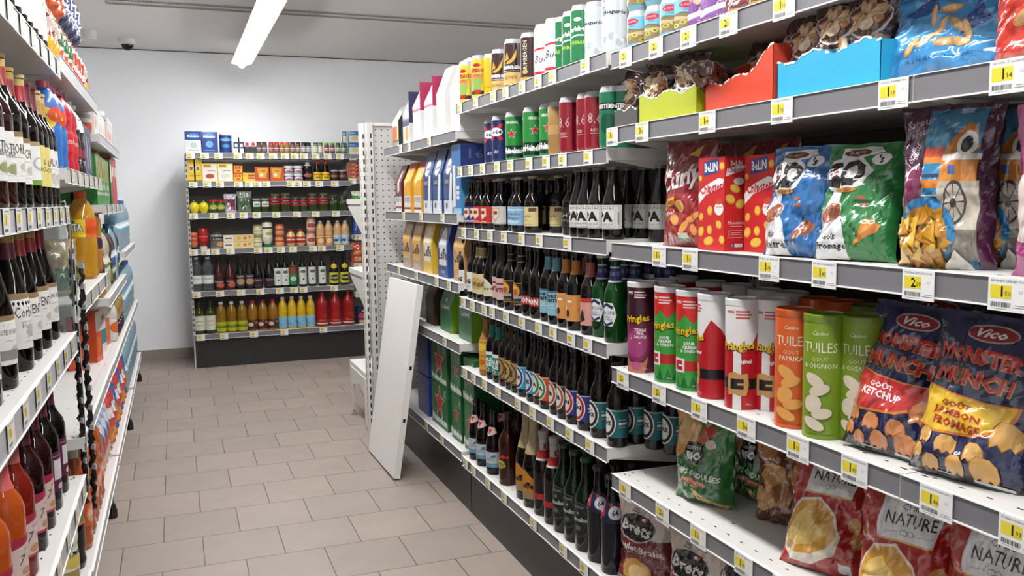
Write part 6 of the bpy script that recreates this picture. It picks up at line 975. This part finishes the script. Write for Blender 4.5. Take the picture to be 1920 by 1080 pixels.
for i in range(4):
    for j, X in enumerate((1437, 1508)): kput('food_box', wb, X, ZKR[1], .03, 'flat red and white box in the stack, %s layer%s' % (('lowest', 'second', 'third', 'upper')[i], (' away from the post', ' touching the post')[j]), 'box', None, 'flat red and white boxes', dz=.034*i)

# ================================================================ wine and drinks gondola
WB = '090605'
def wlab(bg, txt, tc='2a2420', top=None, sub=(), h=.2, topc='8a6f48'):
    s = [('r', 0, 0, 1, 1, bg), ('t', txt, .5, .66, h, tc, {'w': .72}), ('r', .25, .48, .75, .49, '9a948c'), ('r', .3, .12, .7, .13, 'a8a29a'), ('e', .5, .30, .16, .09, 'b8b2ac', {'n': 10}), ('r', .35, .2, .6, .21, 'a8a29a')]
    if top: s.append(('p', [(0, .88), (.5, .90), (1, .97), (1, 1), (0, 1)], topc))
    return s + list(sub)
def wine(key, H=.305, R=.0385, col=WB, lab=None, foil=('b8924c', '8a2a28'), z=(.17, .50), pf='wine', wd=170, fill=None, foilz=.80): return bottle(key, pf, R, H, col, None, [('label', z[0], z[1], wd, lab)], foil=(foilz, foil[0], foil[1], (0, 1, 2)), fill=fill, turn=0)
wine('w1', col='2a0f0a', lab=wlab('dcdcda', 'COTEAUX', '3a3430', sub=[('t', 'D AIX-EN-PROVENCE', .5, .54, .1, '3a3430', {'w': .8}), ('e', .5, .25, .2, .1, '8a945c')]), foil=('b8a070', '6a2028'))
wine('w2', lab=wlab('e2e0dc', 'ST CHINIAN', top=1), foil=('b8924c', '8a2a28'))
wine('w3', H=.32, lab=wlab('e2e0dc', 'CORBIERES', top=1), foil=('c8a458', 'a02c28'))
wine('w4', H=.31, lab=[('r', 0, 0, 1, 1, 'e0e0dc'), ('r', 0, 0, 1, .12, '6a9a3c'), ('r', 0, .9, 1, 1, 'a89468'), ('e', .5, .5, .2, .16, 'b4b2ae'), ('e', .5, .5, .15, .12, 'e0e0dc')], foil=('c8b070', 'b02830'))
wine('w5', lab=[('r', 0, 0, 1, 1, 'd8c878'), ('t', 'LE', .5, .6, .14, '2a2420'), ('t', 'NOBLE', .5, .42, .12, '2a2420', {'w': .6})], foil=('6a1c28', '6a1c28'))
wine('w6', lab=wlab('e2e0dc', 'BULLES', sub=[('e', .6, .2, .2, .14, 'c0bebc')]), foil=('d0b880', 'b89048'))
wine('v1', lab=wlab('e0deda', 'COTES DU RHONE VILLAGES', top=1, h=.1, sub=[('r', .15, .1, .7, .3, '8a8680')]), foil=('b09458', '6a2438'), z=(.16, .48), pf='slope')
wine('v2', lab=wlab('e0deda', 'Corbieres', top=1, h=.2, sub=[('t', 'Velours', .5, .42, .1, '8a8680', {'sh': .4})]), foil=('b09458', '6a2438'), z=(.16, .56), pf='slope')
wine('v3', lab=wlab('e0deda', 'VENTOUX', top=1), foil=('b09458', 'a82c28'), z=(.16, .52), pf='slope')
wine('v4', lab=wlab('e0deda', 'BEAUJOLAIS', top=1, h=.14), foil=('8a1c28', '8a1c28'), z=(.16, .50), pf='slope')
wine('v5', lab=wlab('e0deda', 'Merlot', top=1, h=.2, sub=[('e', .3, .25, .16, .1, '8a6a70')]), foil=('b09458', '6a2438'), z=(.16, .52), pf='slope')
r7 = [('r', 0, 0, 1, 1, 'd8c4bc'), ('p', [(0, .72), (1, .98), (1, 1), (0, 1)], 'a82444'), ('r', 0, 0, 1, .06, 'c03a54'), ('t', '7', .35, .48, .22, '4a2c34', {'sh': .3}), ('t', 'ble', .58, .47, .12, 'a8546c', {'sh': .3}), ('e', .45, .2, .14, .09, 'c8906c'), ('t', 'Medalys', .5, .72, .08, 'a8546c', {'sh': .3, 'rot': 12})]
wine('x1', col='b8501c', lab=r7, foil=('e0d0c8', 'd86a6c'), z=(.14, .42), foilz=.74); wine('x2', col='7a1c10', lab=r7, foil=('c88a84', 'b8605c'), z=(.14, .44)); wine('x3', col='26080a', lab=r7, foil=('a08468', '5a1c2c'), z=(.14, .44)); wine('x4', lab=[('r', 0, 0, 1, 1, '5a1c40'), ('r', .3, .3, .7, .8, 'd8d4d8'), ('e', .5, .12, .12, .08, 'c8c0c8'), ('r', .1, .88, .9, .9, 'b88aa8')], foil=('b09458', '6a2444'), z=(.16, .50))
wine('y1', col='0c0808', lab=[('r', 0, 0, 1, 1, 'f0f0ee'), ('t', 'BLANC', .5, .6, .1, '9a9a9a')], foil=('e8e8e4', 'd0d0cc'), z=(.12, .62))
WD = dict(w1='brownish rose wine bottle with white label', w2='dark wine bottle with white label', w3='tall dark wine bottle with white label', w4='dark wine bottle with green-striped white label', w5='dark wine bottle with yellow label', w6='dark wine bottle with pale label and gold foil', v1='broad-shouldered dark wine bottle with village label', v2='dark wine bottle with tall white label', v3='dark wine bottle with bold-lettered white label', v4='dark wine bottle with small-lettered white label', v5='dark wine bottle with cursive white label', x1='orange rose wine bottle', x2='red rose wine bottle', x3='deep red wine bottle with pink label', x4='dark wine bottle with purple label', y1='dark bottle with big white label')
def wrow(keys, y0, dy, z, where, grp, v=.042, turn=34, rows=1):
    for i, k in enumerate(keys):
        put_l('wine_bottle', _cache[k], y0+dy*i, z, v, WD[k], 'wine bottle', where, grp, turn=turn)
        if rows > 1: put_l('wine_bottle', _cache[k], y0+dy*i+.02, z, v+.085, WD[k]+' behind', 'wine bottle', where, grp, turn=turn)
def wedge(items, z, v, where, grp, r=.036, turn=8, rows=1):
    for i, (px, k) in enumerate(items):
        Y = along_y(px, XLT-v+r, z+.1)
        if Y > 2.722: continue
        put_l('wine_bottle', _cache[k], Y, z, v, WD[k], 'wine bottle', where, grp, turn=turn+(i*37 % 11)-5)
        if rows > 1: put_l('wine_bottle', _cache[k], Y+.02, z, v+.088, WD[k]+' behind', 'wine bottle', where, grp, turn=turn)
wedge([(-14, 'w1'), (8, 'w1'), (26, 'w1'), (43, 'w3'), (56, 'w2'), (74, 'w4'), (84, 'w5'), (93, 'w5'), (101, 'w6'), (108, 'w6'), (115, 'w6'), (121, 'w6')], ZLA[1], .046, 'second wine shelf', 'wine on the second shelf')
wedge([(-4, 'v1'), (27, 'v1'), (57, 'v2'), (74, 'v3'), (92, 'v3'), (107, 'v4'), (120, 'v5'), (130, 'v5'), (138, 'v5')], ZLA[2], .06, 'third wine shelf', 'wine on the third shelf', rows=2)
wedge([(22, 'x1'), (49, 'x1'), (66, 'x2'), (84, 'x3'), (99, 'x3'), (112, 'x4'), (124, 'x4'), (134, 'x4'), (146, 'x3')], ZLA[3], .06, 'fourth wine shelf', 'wine on the fourth shelf', rows=2)
wrow(['y1']*10, 1.86, .085, ZLA[0], 'top wine shelf', 'wine on the top shelf')

# clear divider, hanging strip of black packets, clear bottle
g = G(); g.box((-.002, .0, 0), (.002, .30, .36), 'e8eeee'); g.tube([(0, -.004, .0), (0, -.012, .33), (0, .0, .37), (0, .03, .36)], .003, 'f0f4f4')
make('shelf_divider', g.mesh('shelf_divider', 'clear'), (XLT-.004, 2.772, ZLA[2]+.002), LR, 'clear plastic divider at the end of the wine shelf', 'divider', None)
st = G(); st.box((-.016, -.001, -.70), (.016, 0, 0), 'dfe6e6'); st.box((.016, -.0012, -.70), (.021, .0006, 0), 'b02838')
ys = 2.80; make('clip_strip', st.mesh('clip_strip', 'gloss'), (XLT+.004, ys, 1.19), LR+.5, 'long hanging clip strip with red edge beside the wines', 'clip strip', None)
def packet(seed):
    g = G(); r = random.Random(seed); pts = [(.0, 0, 0)]; n = 16
    pts = [(.004*math.sin(i*1.1+seed)+i*.0009, -.012-.003*math.cos(i*1.7), -i*.0085) for i in range(n)]
    g.tube(pts, [.0035 + .003*abs(math.sin(i*1.3+seed))+.001*r.random() for i in range(n)], '141212', 7)
    g.box((-.012, -.012, -.004), (.012, -.008, .012), 'c8ccce'); return g.mesh('black_packet', 'gloss')
pm = [packet(i) for i in range(3)]
for i in range(11):
    for s in (0, 1):
        make('hanging_packet', pm[(i+s) % 3], (XLT-.006+.022*s, ys-.014+.03*s, 1.165-.06*i-.03*s), LR+.5+.2*s, 'black twisted packet hanging on the clip strip', 'packet', 'behind its neighbour' if s else 'front column', 'black packets on the clip strip')
put_l('water_bottle', bottle('pw', 'pet', .042, .30, 'dfe8ea', 'd8dcde', [('label', .3, .5, 300, [('r', 0, 0, 1, 1, 'a8c4cc'), ('e', .5, .6, .1, .2, '6aa84a'), ('e', .3, .4, .1, .2, '2c6a9c')])], mt='clear'), 2.715, ZLA[2], .12, 'clear water bottle between dark wines and divider', 'bottle', None)

# --- drinks bays
def lbox(key, W, D, H, c, f=(), rt=(), mt='film'): return carton(key, W, D, H, c, f, (), rt, mt=mt)
def lput(me, y, z, v, ds, ct='packet', where=None, grp=None, name='snack_packet', turn=0, **k): return put_l(name, me, y, z, v, ds, ct, where, grp, turn=turn, **k)
stripe = lambda a, b, c: [('r', 0, 0, 1, 1, a), ('r', 0, .35, 1, .7, b), ('e', .5, .52, .3, .12, c), ('r', .2, .8, .8, .9, c), ('r', .05, .05, .12, .95, 'f0f0ee')]
py = bag('py', .11, .19, .085, 'e8b420', stripe('e8b420', '8a2438', 'd8c0b0'), back='e0a81c', seed=301, nu=12, nv=14, crink=.7)
po = bag('po', .11, .19, .085, 'e0581c', stripe('e0581c', 'e8e4dc', '2c7a3c'), back='e0581c', seed=302, nu=12, nv=14, crink=.7)
pr = bag('pr', .11, .19, .085, 'd03024', stripe('d03024', 'e8e0dc', 'd0502c'), seed=303, nu=12, nv=14, crink=.7)
pn = bag('pn', .11, .19, .085, '1c2454', stripe('1c2454', 'e8e8ec', '3a4a8c'), seed=304, nu=12, nv=14, crink=.7)
z = ZLB[0]
for i, (me, ds) in enumerate(((py, 'yellow and maroon'), (py, 'yellow and maroon'), (po, 'orange'), (po, 'orange'), (po, 'orange'), (pr, 'red'), (pr, 'red'), (pr, 'red'), (py, 'yellow and maroon'))):
    lput(me, 2.88+.13*i, z, .06, ds+' packet in the lower layer', where='top drinks shelf', grp='packets on the top drinks shelf', turn=14)
for i, (me, ds) in enumerate(((po, 'orange'), (po, 'orange'), (po, 'orange'), (po, 'orange'), (pn, 'navy and white'), (pn, 'navy and white'), (pn, 'navy and white'), (pn, 'navy and white'))):
    lput(me, 2.89+.135*i, z+.192, .065, ds+' packet in the upper layer', where='top drinks shelf', grp='packets on the top drinks shelf', turn=14)
# second drinks shelf
z = ZLB[1]
def pet(key, R, H, c, cap, lab, pf='pet', mt='liquid', **k): return bottle(key, pf, R, H, c, cap, [('label', lab[0], lab[1], 359, lab[2])] if lab else [], mt=mt, **k)
bj = pet('bj', .042, .25, '2a6ab8', 'd85a7a', (.3, .75, [('r', 0, 0, 1, 1, '2a6ab8'), ('e', .3, .6, .2, .3, 'e8c030'), ('e', .5, .7, .12, .2, 'd8502c'), ('e', .8, .5, .16, .3, 'e8b030')]), mt='plastic')
rj2 = pet('rj2', .046, .26, 'c0182c', 'b8284c', (.25, .5, [('r', 0, 0, 1, 1, 'c8202c'), ('t', 'Grenadine', .5, .5, .3, 'f0d8d8', {'w': .3})]), mt='plastic')
wj2 = pet('wj2', .042, .25, '1c1618', '2c4a3c', (.10, .48, [('r', 0, 0, 1, 1, '2a1c20'), ('r', 0, .4, 1, .7, '8a2434'), ('t', 'ICE TEA', .5, .2, .16, 'e8e8e8', {'w': .4})]), foil=(.62, 'e4e2e4'), mt='plastic')
for i, (me, ds) in enumerate(((bj, 'blue and yellow juice bottle'), (bj, 'blue and yellow juice bottle'), (rj2, 'red syrup bottle'), (rj2, 'red syrup bottle'), (wj2, 'black bottle with white shoulders'), (wj2, 'black bottle with white shoulders'))):
    lput(me, 2.86+.14*i, z, .05, ds, 'bottle', 'second drinks shelf', 'bottles on the second drinks shelf', 'drink_bottle', turn=30)
nvb = lbox('nvb', .10, .12, .20, {'x': '8a8ca8', 'X': '8a8ca8', 'y': '1c1f54', 'Y': '1c1f54', 'z': '222222', 'Z': '3a3c6c'}, [('r', .1, .2, .3, .8, 'c8c8d0')], (), 'card')
for i in range(3): lput(nvb, 3.72+.11*i, z, .02, 'upright navy carton with grey sides', 'carton', 'second drinks shelf', 'navy cartons', 'drink_carton')
# third drinks shelf: sodas
z = ZLB[2]
gb = pet('gb', .046, .31, '1c7a3c', 'e0a020', (.38, .62, [('r', 0, 0, 1, 1, '1f8a44'), ('e', .5, .5, .1, .3, 'd8e0d0')]), mt='liquid')
fan = pet('fan', .053, .34, 'e0a424', 'd8501c', (.48, .68, [('r', 0, 0, 1, 1, 'e0541c'), ('r', .12, 0, .42, 1, 'e8c81c'), ('r', .62, 0, .9, 1, 'e8c81c')]+[q for x in (.26, .76) for q in (('t', 'FANTA', x, .55, .46, '1c2444', {'b': .12, 'w': .27}), ('t', 'FANTA', x, .55, .42, 'f4f4f4', {'b': .04, 'w': .25}), ('e', x+.02, .86, .03, .1, '3a7a2c'))]), mt='liquid')
ora = pet('ora', .046, .31, 'd88a2c', '1c6a3c', (.30, .5, [('r', 0, 0, 1, 1, 'd8722c'), ('e', .5, .5, .12, .4, '2a1a3c')]), mt='liquid')
drk_ = pet('drkb', .042, .28, '3a141c', '1c7a4c', (.1, .45, [('r', 0, 0, 1, 1, '6a8a2c'), ('r', 0, .6, 1, .9, '3a1c14')]), mt='plastic')
seq = ((gb, 'green soda bottle with yellow cap', 147), (fan, 'large orange soda bottle with yellow and orange label', 181), (ora, 'curved orange juice bottle', 193))
for i, (me, ds, ex) in enumerate(seq): lput(me, max(2.83, along_y(ex, XLT-.008, z+.12)), z, .056, ds, 'bottle', 'third drinks shelf', 'bottles on the third drinks shelf', 'drink_bottle', turn=42)
# fourth drinks shelf (mostly empty board in front)
z = ZLB[3]
grp_ = lbox('grp', .12, .10, .18, '3a8a2c', [('r', 0, .3, 1, .34, '2a6a1c'), ('r', .5, .75, .95, .95, 'e0dcd0')], [('r', 0, .3, 1, .34, '2a6a1c')])
gry = pet('gry', .04, .22, 'd8d4cc', '8a8480', (.15, .6, [('r', 0, 0, 1, 1, 'e0dcd4'), ('e', .5, .4, .2, .3, 'd86a2c')]), mt='plastic')
orx = lbox('orx', .09, .07, .22, 'd8562c', [('r', 0, .6, 1, 1, 'e4e0da'), ('r', .3, .2, .7, .5, 'd8842c')], [('r', 0, .6, 1, 1, 'e4e0da')], 'card')
tex = lbox('tex', .09, .08, .22, 'dcdcda', [('r', 0, .2, 1, .5, '1c8a94'), ('r', .2, .7, .8, .8, '8a8a8c')], [('r', 0, .2, 1, .5, '1c8a94')], 'card')
zc = ZLC[3]
for y, v, me, ds in ((3.98, .17, grp_, 'green multipack'), (3.99, .08, orx, 'orange and white tall carton')): lput(me, y, z if y < 4 else zc, v, ds+' at the back of fourth drinks shelf', 'carton', None, None, 'drink_carton')
for i, (v, me, ds) in enumerate(((.05, orx, 'orange and white tall carton'), (.14, gry, 'pale bottle with grey cap'), (.05, tex, 'white and teal tall carton'), (.15, gry, 'pale bottle with grey cap'), (.05, orx, 'orange and white tall carton'), (.05, gry, 'pale bottle with grey cap'))):
    lput(me, 4.2+.12*i, zc, v, ds, 'carton' if me is not gry else 'bottle', 'fourth juice drinks shelf', 'juices on the fourth shelf', 'drink_carton' if me is not gry else 'drink_bottle', turn=10)
jb = pet('jb', .042, .235, 'c8a45c', '1c1c2c', (.08, .38, [('r', 0, 0, 1, 1, '241c3c'), ('e', .5, .5, .1, .3, 'e0d8c8')]), mt='liquid')
for i in range(4): lput(jb, 4.98+.12*i, zc, .05, 'amber juice bottle with dark label', 'bottle', 'fourth juice drinks shelf', 'juices on the fourth shelf', 'drink_bottle', turn=20)
wb2 = pet('wb2', .046, .30, 'a8c8d8', '3a6aa8', (.4, .6, [('r', 0, 0, 1, 1, '7ab0d0'), ('e', .5, .5, .15, .3, 'e8eef2')]), mt='liquid')
for z_, where, y0, n in ((ZLD[3], 'fourth water drinks shelf', 5.62, 9), (ZLD[2], 'third water drinks shelf', 5.62, 8), (ZLD[4], 'bottom water drinks shelf', 6.1, 6)):
    for i in range(n): lput(wb2, y0+.135*i, z_, .055, 'clear blue water bottle', 'bottle', where, 'water bottles', 'water_bottle', turn=20)
# bottom shelf: big juices and colourful packs
z = ZLB[4]
oj = bottle('oj', 'pet', .05, .32, 'd8641c', 'e0e0dc', [('label', .24, .46, 359, [('r', 0, 0, 1, 1, 'd8602c')]+[q for x in (.12, .37, .62, .87) for q in (('e', x, .5, .1, .42, 'e8a884'), ('t', 'Oasis', x, .55, .3, 'f4e8e0', {'sh': .2, 'b': .04, 'w': .16}), ('e', x+.06, .2, .04, .14, '2c7a5c'))])], mt='liquid')
pul = bottle('pul', 'pet', .042, .28, 'c8b45c', 'e0c020', [('label', .30, .78, 200, [('r', 0, 0, 1, 1, 'e4e4d8'), ('t', 'Pulco', .5, .45, .22, '20201c', {'b': .05, 'sh': .25, 'w': .8, 'rot': -8}), ('e', .6, .16, .22, .12, 'e0c85c')])], mt='liquid')
dkb = bottle('dkb', 'pet', .048, .30, '1c1410', 'c02430', [('label', .45, .64, 200, [('r', 0, 0, 1, 1, 'c86a5c'), ('r', .2, .3, .5, .7, '2a1a18'), ('e', .7, .3, .15, .2, '5a9a3c')])], mt='glass')
lput(pul, 2.62, z, .05, 'lemon squash bottle with black script label', 'bottle', None, None, 'drink_bottle', turn=55)
lput(dkb, 2.84, z, .06, 'large dark cola bottle beside lemon squash bottle', 'bottle', None, None, 'drink_bottle', turn=50)
for i, v in enumerate((.055, .055, .055, .055, .055)): lput(oj, 3.0+.125*i, z, v, 'large orange juice bottle', 'bottle', 'bottom drinks shelf, front', 'large orange juice bottles', 'drink_bottle', turn=50)
for i in range(4): lput(oj, 3.05+.125*i, z, .17, 'large orange juice bottle', 'bottle', 'bottom drinks shelf, second row', 'large orange juice bottles', 'drink_bottle', turn=30)
cpk = bag('cpk', .115, .235, .08, 'd8d4dc', [('r', 0, 0, 1, .35, 'd85a2c'), ('e', .4, .6, .25, .18, '2c7ac0'), ('e', .65, .5, .2, .12, 'd83a2c'), ('e', .4, .75, .12, .1, '3a2a6c'), ('e', .6, .25, .2, .12, 'e8c8b0'), ('r', .2, .88, .8, .95, '5aa0d0')], seed=321, nu=12, nv=14)
cp2 = bag('cp2', .115, .235, .08, 'd84a24', [('r', 0, .5, 1, 1, 'c83a34'), ('r', .1, .6, .9, .8, 'e8e4e8'), ('e', .5, .3, .3, .15, 'e8902c')], seed=322, nu=12, nv=14)
cp3 = bag('cp3', .115, .235, .08, '2c5aa8', [('r', 0, 0, 1, .12, '3a1a4c'), ('e', .5, .45, .3, .2, 'e8942c'), ('e', .4, .75, .2, .1, 'e8ecf0')], seed=323, nu=12, nv=14)
for i in range(4): lput(cpk, 3.66+.12*i, z, .06, 'white orange and blue drink pouch', 'pouch', 'bottom drinks shelf', 'colourful pouches', 'drink_pouch', turn=30)
z = ZLC[4]
for i in range(9): lput((cp2, cp2, cp3)[i % 3], 4.2+.135*i, z, .055, ('orange and red drink pouch', 'orange and red drink pouch', 'blue and orange drink pouch')[i % 3], 'pouch', 'bottom juice drinks shelf', 'colourful pouches', 'drink_pouch', turn=30)
for i in range(5): lput(wb2, 5.45+.13*i, ZLD[4] if i else z, .055, 'blue water bottle beside the pouches', 'bottle', 'bottom drinks shelf', 'water bottles', 'water_bottle', turn=20)
# juice bay upper shelves
z = ZLC[0]
jar_ = bottle('ojar', 'jar', .052, .13, 'c0481c', 'c8501c', [('label', .35, .80, 359, [('r', 0, 0, 1, 1, 'b8b4b0'), ('r', 0, .3, 1, .6, '8a8884')])], mt='plastic')
lput(jar_, 4.12, z, .075, 'round orange jar with grey label beneath top shelf', 'jar', None, None, 'spread_jar')
wc = lbox('wc', .10, .08, .15, 'ece8e4', [('e', .5, .4, .3, .2, 'd8603c'), ('r', .2, .75, .8, .85, 'd0c8c4')], [('e', .5, .3, .3, .2, 'd8603c')], 'card')
wc2 = lbox('wc2', .10, .08, .12, 'e8e6e4', [('r', .2, .3, .8, .6, 'd0ccc8')], (), 'card')
lput(wc, 4.22, z, .015, 'white and orange upright box beside the orange jar', 'box', None, None, 'food_box')
for i in range(4): lput(wc2, 4.36+.13*i, z, .015, 'white box on upper juice shelf', 'box', 'juice bay top drinks shelf', 'white boxes', 'food_box')
gt = bottle('gt', 'jar', .045, .17, 'd8a08c', 'e8ecea', [('label', .70, .84, 359, [('r', 0, 0, 1, 1, '2c8a6c')])], mt='plastic'); lput(gt, 4.9, z, .06, 'pale tub with white lid and green band', 'tub', None, None, 'food_tub')
for i in range(3): lput(wc, 5.05+.14*i, z, .015, 'white and orange box', 'box', 'juice bay top drinks shelf', 'white boxes', 'food_box')
z = ZLC[1]
gct = lbox('gct', .075, .09, .215, {'x': '2c7a34', 'X': '2c7a34', 'y': '3a8a3c', 'Y': '2c7a34', 'z': '2c7a34', 'Z': 'e8e8e4'}, [('r', 0, .55, 1, .9, '2a6a2c'), ('r', .3, .5, .7, .95, 'c8a83c'), ('r', .2, .2, .8, .26, 'd8e0d0'), ('e', .5, .37, .2, .06, 'd8e0c8')], [('r', 0, .05, .1, .9, 'd8d070')], 'card')
for i in range(9): lput(gct, 4.14+.085*i, z, .015, 'slim green and gold juice carton', 'carton', 'second juice drinks shelf', 'green juice cartons', 'juice_carton')
for i in range(3):
    lput(gct, 4.16+.2*i, z, .12, 'slim green and gold juice carton behind', 'carton', 'second juice drinks shelf', 'green juice cartons', 'juice_carton')
gp = lbox('gp', .11, .10, .23, '1c5a34', [('r', .1, .5, .9, .9, 'd8dcd0'), ('r', .2, .2, .8, .4, 'c83a34')], (), 'card'); rp = lbox('rp', .11, .10, .25, 'b82c34', [('r', .1, .6, .9, .8, 'e8d8d0')], (), 'card')
lput(gp, 5.0, z, .012, 'dark green carton at the end of green cartons', 'carton', None, None, 'juice_carton')
for i in range(3): lput(rp, 5.14+.125*i, z, .012, 'dark red tall carton', 'carton', 'second juice drinks shelf', 'red cartons', 'juice_carton')
ybx = lbox('ybx', .22, .16, .035, 'e0a02c', (), (), 'card'); lput(ybx, 4.75, z+.217, .05, 'flat amber box lying on the green cartons', 'box', None, None, 'food_box')
z = ZLC[2]
big = bottle('bigc', 'pet', .062, .31, 'b8b098', '1c8a5c', [('label', .3, .55, 359, [('r', 0, 0, 1, 1, 'd8d4c8'), ('r', 0, .3, 1, .5, '6a8a5c')])], mt='plastic', foil=(.86, '1c8a5c'))
for i in range(2): lput(big, 4.36+.15*i, z, .07, 'large pale drink bottle with green cap', 'bottle', 'third juice drinks shelf', 'bottles on the third juice shelf', 'drink_bottle', turn=20)
wl = pet('wl', .042, .28, '4a3c3c', '1c1c20', (.2, .6, [('r', 0, 0, 1, 1, 'e0dedc'), ('e', .5, .5, .1, .2, '2c4a8c'), ('r', .3, .2, .6, .3, '5a8a3c')]), mt='plastic')
lput(ora, 4.17, z, .055, 'curved orange juice bottle at the far side of the soda', 'bottle', None, None, 'drink_bottle', turn=20)
for i in range(6): lput((drk_, wl, wl, wb2)[i % 4], 4.72+.125*i, z, .055, ('dark berry bottle with green label', 'dark bottle with white label', 'dark bottle with white label', 'clear blue water bottle')[i % 4], 'bottle', 'third juice drinks shelf', 'bottles on the third juice shelf', 'drink_bottle', turn=20)

# ---------------------------------------------------------------- labels
ORD = ['first', 'second', 'third', 'fourth', 'fifth', 'sixth', 'seventh', 'eighth', 'ninth', 'tenth', 'eleventh', 'twelfth', 'thirteenth', 'fourteenth', 'fifteenth', 'sixteenth']
bpy.context.view_layer.update()
_by = {}
for o, d, wh in THINGS: _by.setdefault((d, wh), []).append(o)
for (d, wh), os_ in _by.items():
    os_.sort(key=lambda o: screen(o.matrix_world.translation)[0])
    for i, o in enumerate(os_):
        s = d
        if len(os_) > 1: s += ', ' + (ORD[i] if i < 16 else str(i+1)+'th') + (' from corner' if wh and 'wall' in wh else ' from camera end' if wh and 'drink' in wh+d or wh and 'wine' in wh else ' from far end')
        if wh: s += ', ' + wh
        o['label'] = s
        if len(s.replace('-', ' ').split()) > 16: print('LONG', s)
